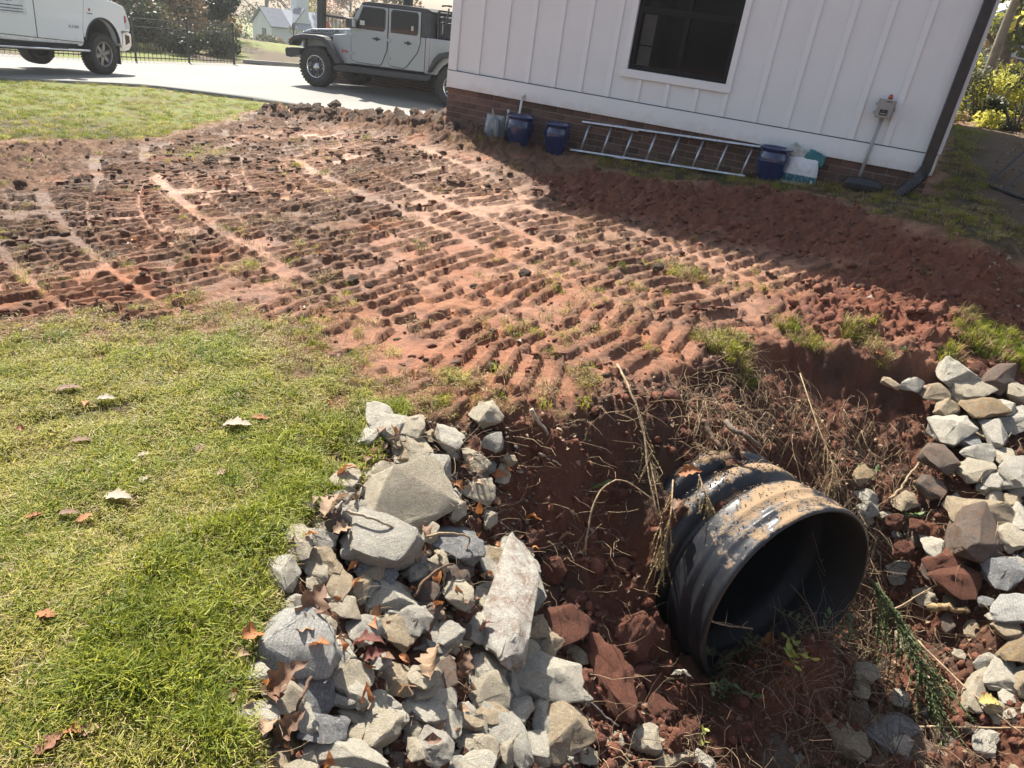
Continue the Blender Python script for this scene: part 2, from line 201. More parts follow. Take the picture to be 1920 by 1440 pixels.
LEAVES_PILE=[(-0.53, 1.927, 0.023, 0.134, 80, 'tan'), (-0.493, 1.849, -0.012, 0.086, 60, 'tan'), (-0.488, 1.509, -0.009, 0.136, 70, 'brown'), (-0.478, 1.441, -0.032, 0.1, 20, 'tan'), (-0.603, 1.353, 0.007, 0.091, 80, 'orange'), (-0.467, 1.255, -0.015, 0.126, 30, 'brown'), (-0.486, 1.21, -0.044, 0.088, 110, 'brown'), (-0.315, 1.509, -0.14, 0.098, 0, 'red'), (-0.115, 1.564, -0.233, 0.127, 95, 'tan'), (-0.551, 2.125, 0.026, 0.081, 10, 'orange'), (-0.568, 1.771, 0.017, 0.048, 0, 'orange'), (-0.429, 1.163, -0.062, 0.093, 40, 'brown'), (-0.471, 1.116, -0.027, 0.076, 90, 'tan'), (0.895, 2.871, -0.238, 0.111, 0, 'orange'), (0.95, 2.469, -0.784, 0.118, 40, 'tan'), (1.368, 2.485, -0.882, 0.141, 80, 'orange'), (0.827, 2.666, -0.294, 0.101, 50, 'brown'), (0.329, 2.471, -0.407, 0.072, 0, 'tan'), (0.315, 2.38, -0.466, 0.071, 50, 'brown'), (-0.292, 1.48, -0.147, 0.069, 30, 'red'), (-0.024, 1.637, -0.311, 0.087, 70, 'brown'), (-0.057, 1.865, -0.259, 0.071, 80, 'brown'), (2.346, 2.35, -0.909, 0.094, 0, 'yellow'), (-0.602, 1.294, -0.007, 0.064, 0, 'tan'), (-0.424, 1.388, -0.037, 0.066, 0, 'orange'), (0.031, 1.826, -0.331, 0.06, 30, 'red'), (0.921, 2.251, -0.904, 0.089, 0, 'white'), (2.238, 4.172, 0.003, 0.06, 0, 'orange')]
STICKS=[
('branch', 'thick grey branch lying along the lawn edge above the rocks', 'grey', 0.0147, [(-0.555, 1.937, 0.003), (-0.521, 2.013, 0.017), (-0.485, 2.099, 0.012), (-0.458, 2.17, -0.004)]),
('stick', 'thin pale stick crossing the smooth grey boulder', 'pale', 0.0063, [(-0.497, 1.923, 0.047), (-0.403, 1.917, 0.036), (-0.332, 1.938, -0.014), (-0.279, 1.955, -0.073)]),
('stick', 'short bleached stick standing on the bank top', 'pale', 0.0105, [(0.1, 2.752, 0.079), (0.146, 2.738, 0.029), (0.192, 2.727, -0.023)]),
('stick', 'broken pale twig poking out of the red bank', 'pale', 0.0063, [(0.16, 2.667, -0.087), (0.209, 2.656, -0.099), (0.267, 2.666, -0.131)]),
('dry_stalk', 'tall bare dry stalk bending over the ditch', 'straw', 0.0063, [(0.519, 3.303, 0.104), (0.565, 3.082, 0.084), (0.641, 2.946, -0.035), (0.68, 2.798, -0.172), (0.732, 2.649, -0.297)]),
('log', 'dark weathered log wedged on the bank above the pipe', 'brown', 0.0168, [(0.952, 3.077, -0.03), (0.989, 3.004, -0.057), (1.024, 2.937, -0.091)]),
('log', 'grey rotten log behind the first log on the bank', 'greyd', 0.0147, [(1.055, 3.069, -0.009), (1.117, 2.985, -0.016), (1.208, 2.953, -0.05)]),
('stick', 'pale root curling on the right bank above the leafy sprig', 'straw', 0.0084, [(2.147, 3.333, -0.48), (2.211, 3.376, -0.428), (2.267, 3.447, -0.377), (2.388, 3.581, -0.337)]),
('stick', 'straight thin stem lying along the bottom right corner', 'straw', 0.0063, [(2.043, 2.305, -1.034), (2.22, 2.288, -0.975), (2.449, 2.232, -0.858)]),
('log', 'short yellow brown log on the red soil to the right of the pipe', 'tan', 0.0231, [(2.299, 2.877, -0.822), (2.362, 2.851, -0.77), (2.434, 2.807, -0.746)]),
('stick', 'thin root running from the pipe bottom to the right bank', 'straw', 0.0052, [(2.084, 2.869, -0.886), (2.189, 2.907, -0.828), (2.28, 2.932, -0.743), (2.358, 2.969, -0.7)]),
('stick', 'long thin vine stem crossing the bottom of the ditch', 'straw', 0.0063, [(1.205, 2.238, -1.039), (1.334, 2.177, -1.039), (1.419, 2.132, -1.049), (1.487, 2.058, -1.076)]),
('stick', 'thin vine running down the right bank to the spotted rock', 'straw', 0.0052, [(2.195, 2.728, -0.905), (2.277, 2.512, -0.903), (2.343, 2.325, -0.877), (2.424, 2.209, -0.885)]),
('root', 'pale root hooked over the mouth of the pipe', 'straw', 0.0073, [(1.056, 2.423, -0.444), (1.017, 2.416, -0.507), (0.988, 2.409, -0.584), (1.023, 2.419, -0.668), (1.116, 2.451, -0.723), (1.248, 2.467, -0.74)]),
('stick', 'brown stick propped on the dark rock in the pile', 'brown', 0.0063, [(-0.227, 1.772, -0.151), (-0.195, 1.839, -0.124), (-0.143, 1.922, -0.129), (-0.118, 1.967, -0.159)]),
('stick', 'curved dry stem looped over the flat topped dark rock', 'straw', 0.0052, [(-0.224, 1.985, -0.063), (-0.153, 2.018, -0.065), (-0.077, 2.085, -0.126), (-0.085, 2.051, -0.168)]),
('stick', 'forked dry twig leaning on the flat topped dark rock', 'straw', 0.0063, [(-0.176, 1.972, -0.117), (-0.148, 1.925, -0.145), (-0.138, 1.889, -0.197)]),
('stick', 'thin twig in front of the blue grey angular rock', 'brown', 0.0052, [(-0.422, 1.299, -0.018), (-0.423, 1.217, -0.009), (-0.429, 1.201, -0.062)]),
('dry_stalk', 'straw coloured stem arching left of the pipe', 'straw', 0.0052, [(0.442, 2.44, -0.542), (0.42, 2.498, -0.383), (0.446, 2.619, -0.235), (0.556, 2.725, -0.203), (0.731, 2.709, -0.282)]),
('stick', 'grey stick lying beside the long clay finger', 'grey', 0.0063, [(0.421, 1.938, -0.661), (0.504, 1.905, -0.725), (0.603, 1.906, -0.805)])]
FEATHERS=[
('evergreen_branch', 'dark green feathery branch hanging below the pipe mouth on the right', 'cedar', [(1.803, 2.721, -0.531), (1.944, 2.666, -0.674), (2.014, 2.562, -0.761), (2.08, 2.434, -0.852), (2.146, 2.32, -0.966)], 0.16, 2600),
('weed_stem', 'dry yellow feathery weed hanging left of the pipe', 'dryw', [(0.615, 3.024, 0.005), (0.68, 2.875, -0.133), (0.727, 2.7, -0.246), (0.761, 2.57, -0.381), (0.751, 2.468, -0.558)], 0.07, 420),
('weed_stem', 'second dry feathery weed close to the left flank of the pipe', 'dryw', [(0.829, 2.876, -0.262), (0.791, 2.641, -0.281), (0.789, 2.566, -0.403), (0.793, 2.5, -0.564)], 0.06, 260),
('weed_stem', 'pale feathery weed lying over the groove of the pipe', 'dryw', [(0.908, 2.776, -0.148), (0.945, 2.697, -0.206), (1.001, 2.683, -0.291), (1.119, 2.684, -0.363)], 0.06, 300),
('weed_stem', 'dry weed lying over the bank right above the pipe', 'dryw', [(1.672, 3.866, -0.041), (1.681, 3.487, -0.149), (1.743, 3.28, -0.283), (1.721, 3.164, -0.378)], 0.08, 300)]
PLANTS=[
('leafy_plant', 'green leafy seedling with oval leaves in the ditch below the pipe', (1.186, 2.268, -1.081), 0.16, 46, 'leaf'),
('leafy_plant', 'leafy sprig with yellow tips right of the seedling in the ditch', (1.421, 2.346, -1.059), 0.15, 36, 'leafy'),
('leafy_plant', 'trailing green sprig on the bank right of the pipe', (2.262, 3.361, -0.499), 0.15, 30, 'leaf'),
('leafy_plant', 'small green weed growing above the right bank hollow', (2.101, 3.518, -0.381), 0.1, 20, 'leaf'),
('leafy_plant', 'thin sprouting weed in front of the pipe mouth', (1.325, 2.516, -0.882), 0.2, 34, 'leafd'),
('leafy_plant', 'green sprig leaning against the lower rim of the pipe', (1.564, 2.558, -0.953), 0.18, 34, 'leaf'),
('leafy_plant', 'brown green vine clump left of the pipe rim bottom', (1.125, 2.447, -0.951), 0.2, 36, 'leafd'),
('leafy_plant', 'small bright leafy shoot at the bottom centre of the ditch', (0.981, 2.039, -1.032), 0.08, 8, 'leafy'),
('leafy_plant', 'low green weed on the bank edge under the dry grass tuft', (2.438, 4.233, 0.032), 0.08, 20, 'leafd'),
('leafy_plant', 'dark leafy creeper in the shade at the ditch bottom', (1.653, 2.478, -1.064), 0.14, 40, 'leafd'),
('leafy_plant', 'pale green creeping weed on the red bank left of the pipe', (0.448, 2.783, -0.277), 0.08, 14, 'leaf')]
DRIVE_NEAR=[(-13.13, 13.58), (-10.03, 13.45), (-9.05, 14.43), (-8.22, 14.85), (-5.77, 14.66), (-4.35, 14.18), (-3.23, 13.76), (-1.97, 14.3)]
DRIVE_FAR=[(-21.04, 22.04), (-14.39, 19.45), (-13.35, 20.47), (-12.46, 22.06), (-10.74, 25.45), (-9.09, 26.55), (-7.26, 26.04), (-3.07, 21.28)]


# ------------------------------------------------------------------ noise and terrain shape
def hash2(ix, iy, seed):
    h = (ix.astype(np.int64)*374761393 + iy.astype(np.int64)*668265263 + seed*1442695041) & 0xffffffff
    h = ((h ^ (h >> 13))*1274126177) & 0xffffffff
    return ((h ^ (h >> 16)) & 0xffff)/65535.0
def vnoise(x, y, seed=0):
    ix = np.floor(x); iy = np.floor(y); fx = x-ix; fy = y-iy
    fx = fx*fx*(3-2*fx); fy = fy*fy*(3-2*fy)
    a = hash2(ix, iy, seed); b = hash2(ix+1, iy, seed); c = hash2(ix, iy+1, seed); d = hash2(ix+1, iy+1, seed)
    return (a*(1-fx)+b*fx)*(1-fy) + (c*(1-fx)+d*fx)*fy
def fbm(x, y, sc, oct=4, seed=0, gain=.5):
    t = 0; a = 1; n = 0
    for k in range(oct):
        ca, sa = math.cos(k*1.1+.3), math.sin(k*1.1+.3)
        t = t+a*vnoise((x*ca-y*sa)*sc+17*k, (x*sa+y*ca)*sc-9*k, seed+k); n += a; a *= gain; sc *= 2.03
    return t/n
def worley(x, y, sc, seed=0, jit=.9):
    X = x*sc; Y = y*sc; ix = np.floor(X); iy = np.floor(Y); d1 = np.full(X.shape, 9.0); d2 = np.full(X.shape, 9.0); idv = np.zeros(X.shape)
    for a in (-1, 0, 1):
        for b in (-1, 0, 1):
            cx = ix+a; cy = iy+b; h1 = hash2(cx, cy, seed); h2 = hash2(cx, cy, seed+91)
            d = np.hypot(cx+.5+(h1-.5)*jit-X, cy+.5+(h2-.5)*jit-Y)
            m = d < d1; d2 = np.where(m, d1, np.minimum(d2, d)); idv = np.where(m, hash2(cx, cy, seed+7), idv); d1 = np.where(m, d, d1)
    return d1, d2, idv
def sstep(a, b, x):
    t = np.clip((x-a)/(b-a), 0, 1); return t*t*(3-2*t)
def sdist(px, py, poly):     # signed distance, inside positive
    P = np.array(poly); n = len(P); dd = np.full(px.shape, 1e9); ins = np.zeros(px.shape, bool)
    for i in range(n):
        ax, ay = P[i]; bx, by = P[(i+1) % n]; ex, ey = bx-ax, by-ay; L = ex*ex+ey*ey+1e-12
        t = np.clip(((px-ax)*ex+(py-ay)*ey)/L, 0, 1)
        dd = np.minimum(dd, (px-ax-t*ex)**2+(py-ay-t*ey)**2)
        c = ((ay > py) != (by > py)) & (px < ex*(py-ay)/((by-ay) if abs(by-ay) > 1e-9 else 1e-9)+ax); ins ^= c
    return np.where(ins, 1, -1)*np.sqrt(dd)
_n = len(CTRL); _xy = CTRL[:, :2]; _rr = np.linalg.norm(_xy[:, None]-_xy[None], axis=2)
_A = np.zeros((_n+3, _n+3)); _A[:_n, :_n] = _rr-.06*np.eye(_n); _A[:_n, _n] = 1; _A[:_n, _n+1:] = _xy; _A[_n:, :_n] = _A[:_n, _n:].T
_WT = np.linalg.solve(_A, np.append(CTRL[:, 2], [0, 0, 0]))
PIPE_C = Vector((1.40, 2.53, -.61)); PIPE_N = Vector((math.cos(.08)*math.sin(.52), -math.cos(.08)*math.cos(.52), math.sin(.08)))
def base(x, y):
    x = np.atleast_1d(np.asarray(x, float)); y = np.atleast_1d(np.asarray(y, float)); sh = x.shape; x = x.ravel(); y = y.ravel(); out = np.zeros(len(x))
    for i in range(0, len(x), 40000):
        a = x[i:i+40000]; b = y[i:i+40000]
        r = np.sqrt((a[:, None]-CTRL[None, :, 0])**2+(b[:, None]-CTRL[None, :, 1])**2)
        out[i:i+40000] = r@_WT[:_n]+_WT[_n]+_WT[_n+1]*a+_WT[_n+2]*b
    return out.reshape(sh)
# wheel-track strips: circle centre, radius, half width
def _strip(p, q, bow, w=.19):
    p = np.array(p); q = np.array(q); m = (p+q)/2; d = q-p; L = np.linalg.norm(d); nrm = np.array([-d[1], d[0]])/L
    rad = (L*L/4+bow*bow)/(2*abs(bow)); c = m-nrm*np.sign(bow)*(rad-abs(bow)); return (c[0], c[1], rad, w)
STRIPS = [_strip((-.9+.46*k, 3.0+.14*k), (-5.4+.50*k, 8.3+.06*k), .45-.03*k, .20) for k in range(-5, 10)]+[_strip((1.9, 4.3), (-2.0, 9.2), .5), _strip((1.2, 4.0), (-2.7, 8.9), .5), _strip((1.5, 3.9), (-2.6, 9.6), .2),
          _strip((.75, 3.4), (-3.6, 8.9), .45), _strip((.2, 3.3), (-4.3, 8.7), .4), _strip((2.6, 4.6), (-1.2, 8.6), -.3),
          _strip((3.0, 3.9), (-1.0, 7.2), -.25), _strip((-1.2, 3.6), (-4.8, 8.2), .3), _strip((-.3, 3.2), (-4.0, 7.5), .9), _strip((1.4, 3.6), (-3.0, 7.7), .75)]
def fields(x, y):
    f = {}
    wob = (fbm(x, y, 1.6, 4, 3)-.5)*1.0*np.clip(.25+y*.05, .25, .7)
    L1 = sdist(x, y, POLY['lawn_near']); L2 = sdist(x, y, POLY['lawn_far']); L3 = sdist(x, y, POLY['lawn_house'])
    fine = fbm(x, y, 9, 3, 11)-.5
    g = np.maximum(sstep(-.50, .22, L1+wob*.6+fine*.75), sstep(-.35, .2, L2+wob*.8+fine*.3)); g = np.maximum(g, sstep(-.12, .12, L3+wob*.2+fine*.25))
    g1 = np.zeros_like(x)
    for bx, by, br, ba in BLOBS:
        dd = np.hypot(x-bx, y-by)/br; g1 = np.maximum(g1, ba*np.exp(-dd*dd*1.2))
    g1 = sstep(.22, .52, g1*(.35+1.2*fbm(x, y, 6, 3, 21)))*.85
    f['patch'] = g1; 
    gl = np.where((y > 22), sstep(.25, .36, fbm(x, y, .35, 3, 8)), np.where((y > 15) | (x > 6), .8*(fbm(x, y, .5, 3, 8) > .42), 0))
    f['grass'] = np.maximum(np.maximum(g, g1), gl); f['lawn'] = np.where(y > 15, np.maximum(g, gl), g)
    f['tread'] = sstep(-.45, .10, sdist(x, y, POLY['tread'])+wob*.6)*(1-g)
    f['bank'] = sstep(-.12, .12, sdist(x, y, POLY['bank'])+wob*.15+fine*.12)
    f['red'] = sstep(-.2, .2, sdist(x, y, POLY['redloose'])+wob*.5)*(1-g)
    f['top'] = sstep(-.35, .3, sdist(x, y, POLY['topsoil'])+wob*.9)*(1-g)
    f['top'] = np.maximum(f['top'], .85*(1-g)*sstep(-.6, -1.6, x+wob)*sstep(.42, .56, fbm(x, y, 1.3, 4, 47))*(y < 9)); f['top'] = np.maximum(f['top'], .45*f['tread']*sstep(.60, .68, fbm(x, y, 1.0, 4, 48)))
    f['mulch'] = sstep(-.2, .3, sdist(x, y, POLY['mulch'])+wob*.5)
    return f
def terrain(x, y, full=True):
    z = base(x, y); f = fields(x, y)
    flat = sstep(14.0, 15.2, y+np.where(x < -4, .6, 0))     # driveway and beyond stays smooth
    # pipe bed
    rx = x-PIPE_C.x; ry = y-PIPE_C.y; nx, ny = PIPE_N.x, PIPE_N.y; nl = math.hypot(nx, ny); nx /= nl; ny /= nl
    s = -(rx*nx+ry*ny); l = np.abs(rx*ny-ry*nx)
    cap = -.61-.36+sstep(.30, .52, s)*1.4+sstep(.46, .62, l)*.9
    lat = (rx*ny-ry*nx); inz = (s > -.6) & (s < .7) & (l < .75)
    z = np.where(inz, np.minimum(z, cap), z)
    z = np.maximum(z, -1.12+.38*np.exp(-((s+.14)/.17)**2-(lat/.42)**2)*(.75+.5*fbm(x, y, 5, 3, 23)))
    sdb = sdist(x, y, POLY['bank'])+(fbm(x, y, 4, 4, 24)-.5)*.22
    z = z-.13*sstep(.02, .10, sdb)*sstep(.75, 1.0, x)*sstep(2.5, 2.8, y)*(1-sstep(2.2, 2.6, x)*.6)-.20*np.exp(-((x-1.62)/.20)**2-((y-3.22)/.30)**2)
    if not full: return z
    mud = np.clip(1-f['lawn'], 0, 1)*(1-flat)
    # clods
    big, _, ib = worley(x, y, 5.5, 31); med, _, im = worley(x, y, 13, 32); sm, _, ism = worley(x, y, 30, 33)
    clod = np.maximum(0, .5-big)*.10*(ib > .45)*(1-.85*f['tread'])+np.maximum(0, .5-med)*.055*(im > .3)+np.maximum(0, .5-sm)*.026
    loose = np.clip(np.maximum(np.maximum(f['top']*.9*(1-.65*f['tread']), f['red']*.8), f['bank']*1.25), 0, 1.25)
    patchy = sstep(.42, .62, fbm(x, y, 2.2, 4, 44))
    loose = np.maximum(loose, .45*patchy*mud*(1-.6*f['tread'])); loose = np.maximum(loose, .7*mud*(1-f['tread']))
    fine = (fbm(x, y, 26, 3, 16)-.5)*.030+(np.abs(fbm(x, y, 55, 2, 17)-.5))*.022
    z = z+clod*loose*mud*1.15+fine*np.clip(loose+.25, 0, 1)*mud+(fbm(x, y, 3, 4, 5)-.5)*.04*mud*(1-.7*f['tread'])+(fbm(x, y, 2.0, 3, 6)-.5)*.03
    z = z+f['bank']*(fbm(x, y, 6, 4, 15)-.5)*.12+f['red']*((fbm(x, y, 9, 4, 18)-.5)*.07+clod*.6)
    hp = sstep(-.5, .25, sdist(x, y, [(-4.9, 12.7), (-3.9, 12.9), (-1.4, 10.6), (-.4, 8.6), (-1.4, 8.8), (-2.8, 10.4), (-4.7, 11.8)])+(fbm(x, y, 1.5, 3, 19)-.5)*.7); z = z+hp*(.05+.22*np.maximum(0, fbm(x, y, 3.2, 4, 20)-.38)+clod*1.2)
    z = z+.025*f['lawn']*(1-flat)*(fbm(x, y, 14, 3, 9))
    # tread marks
    tr = np.zeros_like(x); val = np.zeros_like(x); seam = np.zeros_like(x)
    for i, (cx, cy, rad, w) in enumerate(STRIPS):
        dx = x-cx; dy = y-cy; d = np.hypot(dx, dy)-rad; m = np.abs(d) < w
        if not m.any(): continue
        ang = np.arctan2(dy[m], dx[m])*rad; jit = (fbm(x[m], y[m], 3, 2, 60+i)-.5)*.03
        ph = (ang+jit)/.122+(.5 if i % 3 == 1 else 0)*(d[m] > .01)+.37*i; fr = ph-np.floor(ph)
        gap = hash2(np.floor(ph), np.zeros_like(ph)+(hash2(np.floor(ph), ph*0+3, 77+i) > .55)*(d[m] > (hash2(np.floor(ph), ph*0, 78+i)-.5)*.2), 71+i)
        fr = fr+(fbm(x[m], y[m], 20, 2, 90+i)-.5)*.10; bar = sstep(.20, .16, np.abs(fr-.5))*np.where(gap > .12, .6+.55*gap, .12)
        bar = bar*sstep(0, .03, w-np.abs(d[m]))*sstep(.24, .36, fbm(x[m], y[m], 4.5, 3, 80+i)+.08)*(.65+.6*fbm(x[m], y[m], 34, 2, 85+i))
        val[m] = bar; tr[m] = 1; seam[m] = np.exp(-((w-np.abs(d[m]))/.022)**2)
    t = f['tread']*(1-.75*f['grass'])
    keep = sstep(.28, .38, fbm(x, y, 1.5, 4, 55)+.10)
    z = z+t*tr*keep*(val*.036-.010)+t*seam*.018*(fbm(x, y, 12, 2, 57))
    z = z-t*(1-tr)*0+t*(1-keep*.75)*clod*.4
    f['bar'] = t*tr*keep*val; f['loose'] = loose; f['t'] = t*tr*keep; f['clod'] = clod; f['flat'] = flat
    return z, f
def gz(x, y): return float(terrain(np.array([x]), np.array([y]))[0][0])

# ------------------------------------------------------------------ mesh helpers
def tag(o, label=None, cat=None, group=None, kind=None):
    if label: o['label'] = label
    if cat: o['category'] = cat
    if group: o['group'] = group
    if kind: o['kind'] = kind
    return o
def empty(name, loc=(0, 0, 0), rot=(0, 0, 0), label=None, cat=None, group=None):
    o = bpy.data.objects.new(name, None); COL.objects.link(o); o.location = loc; o.rotation_euler = rot; o.empty_display_size = .1
    return tag(o, label, cat, group)
def raw(name, V, F, mat=None, parent=None, smooth=False, bevel=0):
    me = bpy.data.meshes.new(name); me.from_pydata([tuple(v) for v in V], [], F); me.update()
    if mat: me.materials.append(mat)
    if smooth: me.shade_smooth()
    o = bpy.data.objects.new(name, me); COL.objects.link(o)
    if parent: o.parent = parent
    if bevel: bev(o, bevel)
    return o
def npmesh(name, V, F, mat, parent=None, smooth=True):      # V (n,3) F (m,k) arrays
    me = bpy.data.meshes.new(name); V = np.asarray(V, np.float32); F = np.asarray(F, np.int32); k = F.shape[1]
    me.vertices.add(len(V)); me.vertices.foreach_set('co', V.ravel()); me.loops.add(F.size); me.loops.foreach_set('vertex_index', F.ravel())
    me.polygons.add(len(F)); me.polygons.foreach_set('loop_start', np.arange(0, F.size, k, dtype=np.int32)); 
    me.update(calc_edges=True)
    if mat: me.materials.append(mat)
    if smooth: me.shade_smooth()
    o = bpy.data.objects.new(name, me); COL.objects.link(o)
    if parent: o.parent = parent
    return o
def bev(o, w, seg=2):
    m = o.modifiers.new('bevel', 'BEVEL'); m.width = w; m.segments = seg; m.limit_method = 'ANGLE'; m.angle_limit = R(35)
    return o
class MB:
    def __init__(s): s.V = []; s.F = []
    def add(s, V, F):
        n = len(s.V); s.V += [tuple(v) for v in V]; s.F += [tuple(i+n for i in f) for f in F]; return s
    def box(s, a, b):
        (x0, y0, z0), (x1, y1, z1) = a, b
        return s.add([(x0,y0,z0),(x1,y0,z0),(x1,y1,z0),(x0,y1,z0),(x0,y0,z1),(x1,y0,z1),(x1,y1,z1),(x0,y1,z1)], [(0,3,2,1),(4,5,6,7),(0,1,5,4),(1,2,6,5),(2,3,7,6),(3,0,4,7)])
    def prism(s, poly, y0, y1, top=None):   # poly (x,z), extruded along y; top = alternative poly at y1
        n = len(poly); t = top or poly
        return s.add([(p[0], y0, p[1]) for p in poly]+[(p[0], y1, p[1]) for p in t], [tuple(range(n)), tuple(range(2*n-1, n-1, -1))]+[(i, i+n, (i+1) % n+n, (i+1) % n) for i in range(n)])
    def tube(s, pts, r, n=8, caps=True, taper=1.0):
        pts = [Vector(p) for p in pts]; rings = []; m = len(pts); up = Vector((0, 0, 1)); V = []
        for i, p in enumerate(pts):
            d = (pts[min(i+1, m-1)]-pts[max(i-1, 0)]).normalized()
            if i == 0:
                a = d.cross(up) if abs(d.z) < .95 else d.cross(Vector((1, 0, 0))); a.normalize()
            else: a = (a-d*a.dot(d)).normalized()
            b = d.cross(a); rr = (r[i] if isinstance(r, (list, tuple)) else r*(1+(taper-1)*i/max(1, m-1)))
            V += [p+(a*math.cos(2*PI*k/n)+b*math.sin(2*PI*k/n))*rr for k in range(n)]
        F = [(i*n+k, i*n+(k+1) % n, (i+1)*n+(k+1) % n, (i+1)*n+k) for i in range(m-1) for k in range(n)]
        if caps: F += [tuple(range(n-1, -1, -1)), tuple(range((m-1)*n, m*n))]
        return s.add(V, F)
    def lathe(s, prof, n=32, axis='z', c=(0, 0, 0), closed=False):   # prof (r, h)
        V = []; m = len(prof)
        for r, h in prof:
            for k in range(n):
                a = 2*PI*k/n; u, v = r*math.cos(a), r*math.sin(a)
                V.append({'z': (c[0]+u, c[1]+v, c[2]+h), 'y': (c[0]+u, c[1]+h, c[2]-v), 'x': (c[0]+h, c[1]+u, c[2]+v)}[axis])
        mm = m if closed else m-1
        return s.add(V, [(i*n+k, i*n+(k+1) % n, ((i+1) % m)*n+(k+1) % n, ((i+1) % m)*n+k) for i in range(mm) for k in range(n)])
    def build(s, name, mat=None, parent=None, smooth=False, bevel=0, seg=2):
        o = raw(name, s.V, s.F, mat, parent, smooth)
        if bevel: bev(o, bevel, seg)
        return o
def smooth_curve(P, n=6):
    P = [Vector(p) for p in P]; Q = [P[0]*2-P[1]]+P+[P[-1]*2-P[-2]]; out = []
    for i in range(1, len(Q)-2):
        for k in range(n):
            t = k/n; a, b, c, d = Q[i-1:i+3]
            out.append(.5*((2*b)+(c-a)*t+(2*a-5*b+4*c-d)*t*t+(3*b-a-3*c+d)*t**3))
    return out+[P[-1]]

# ------------------------------------------------------------------ materials
def nt(name):
    m = bpy.data.materials.new(name); m.use_nodes = True; t = m.node_tree; b = t.nodes['Principled BSDF']; return m, t, b
def mixc(t, a, b, fac, mode='MIX'):
    n = t.nodes.new('ShaderNodeMix'); n.data_type = 'RGBA'; n.blend_type = mode
    for sck, v in ((0, fac), (6, a), (7, b)):
        if hasattr(v, 'links') or isinstance(v, bpy.types.NodeSocket): t.links.new(v, n.inputs[sck])
        elif sck == 0: n.inputs[0].default_value = v
        else: n.inputs[sck].default_value = (*v, 1)
    return n.outputs[2]
def noise(t, scale, detail=4, rough=.6, coord='Object', vec=None, dist=0):
    n = t.nodes.new('ShaderNodeTexNoise'); n.inputs['Scale'].default_value = scale; n.inputs['Detail'].default_value = detail; n.inputs['Roughness'].default_value = rough; n.inputs['Distortion'].default_value = dist
    if vec is None:
        c = t.nodes.new('ShaderNodeTexCoord'); vec = c.outputs[coord]
    t.links.new(vec, n.inputs['Vector']); return n.outputs['Fac']
def ramp(t, fac, stops):
    n = t.nodes.new('ShaderNodeValToRGB'); t.links.new(fac, n.inputs[0]); e = n.color_ramp.elements
    while len(e) < len(stops): e.new(.5)
    for q, (p, c) in zip(e, stops): q.position = p; q.color = (*c, 1) if len(c) == 3 else c
    return n.outputs[0]
def bump(t, b, fac, strength, dist=.01):
    n = t.nodes.new('ShaderNodeBump'); n.inputs['Strength'].default_value = strength; n.inputs['Distance'].default_value = dist
    t.links.new(fac, n.inputs['Height']); t.links.new(n.outputs[0], b.inputs['Normal']); return n
def simple(name, c, rough=.7, c2=None, scale=8, bs=0, bscale=60, metal=0, coat=0, spec=.5, rnd=0, detail=5, dist=.01):
    m, t, b = nt(name); b.inputs['Roughness'].default_value = rough; b.inputs['Metallic'].default_value = metal; b.inputs['Specular IOR Level'].default_value = spec
    b.inputs['Coat Weight'].default_value = coat; b.inputs['Coat Roughness'].default_value = .08
    if c2 is None: c2 = tuple(v*.8 for v in c)
    col = mixc(t, c, c2, ramp(t, noise(t, scale, detail), [(.35, (0, 0, 0)), (.65, (1, 1, 1))]))
    if rnd:
        oi = t.nodes.new('ShaderNodeObjectInfo'); col = mixc(t, col, (1, 1, 1), 1.0, 'MULTIPLY'); nn = t.nodes[-1]
        t.links.new(ramp(t, oi.outputs['Random'], [(0, (1-rnd,)*3), (1, (1, 1, 1))]), nn.inputs[7])
    t.links.new(col, b.inputs['Base Color'])
    if bs: bump(t, b, noise(t, bscale, 5), bs, dist)
    return m
def translucent(m, amt, tint=1.0):
    t = m.node_tree; b = t.nodes['Principled BSDF']; o = t.nodes['Material Output']; tr = t.nodes.new('ShaderNodeBsdfTranslucent'); mx = t.nodes.new('ShaderNodeMixShader'); mx.inputs[0].default_value = amt
    src = b.inputs['Base Color'].links[0].from_socket if b.inputs['Base Color'].links else None
    if src: t.links.new(src, tr.inputs['Color'])
    else: tr.inputs['Color'].default_value = b.inputs['Base Color'].default_value
    t.links.new(b.outputs[0], mx.inputs[1]); t.links.new(tr.outputs[0], mx.inputs[2]); t.links.new(mx.outputs[0], o.inputs['Surface']); return m
def leafmat(name, stops, trans=.4, rough=.55, nscale=0):
    m, t, b = nt(name); b.inputs['Roughness'].default_value = rough; b.inputs['Specular IOR Level'].default_value = .3
    oi = t.nodes.new('ShaderNodeObjectInfo'); g = t.nodes.new('ShaderNodeNewGeometry'); fac = oi.outputs['Random']
    if nscale:
        fac = g.outputs['Random Per Island'];
        nz = noise(t, nscale, 3, vec=g.outputs['Position']); mm = t.nodes.new('ShaderNodeMath'); mm.operation = 'MULTIPLY_ADD'; t.links.new(fac, mm.inputs[0]); mm.inputs[1].default_value = .5; t.links.new(nz, mm.inputs[2]); m2 = t.nodes.new('ShaderNodeMath'); m2.operation = 'SUBTRACT'; t.links.new(mm.outputs[0], m2.inputs[0]); m2.inputs[1].default_value = .25; fac = m2.outputs[0]
    t.links.new(ramp(t, fac, stops), b.inputs['Base Color']); return translucent(m, trans)
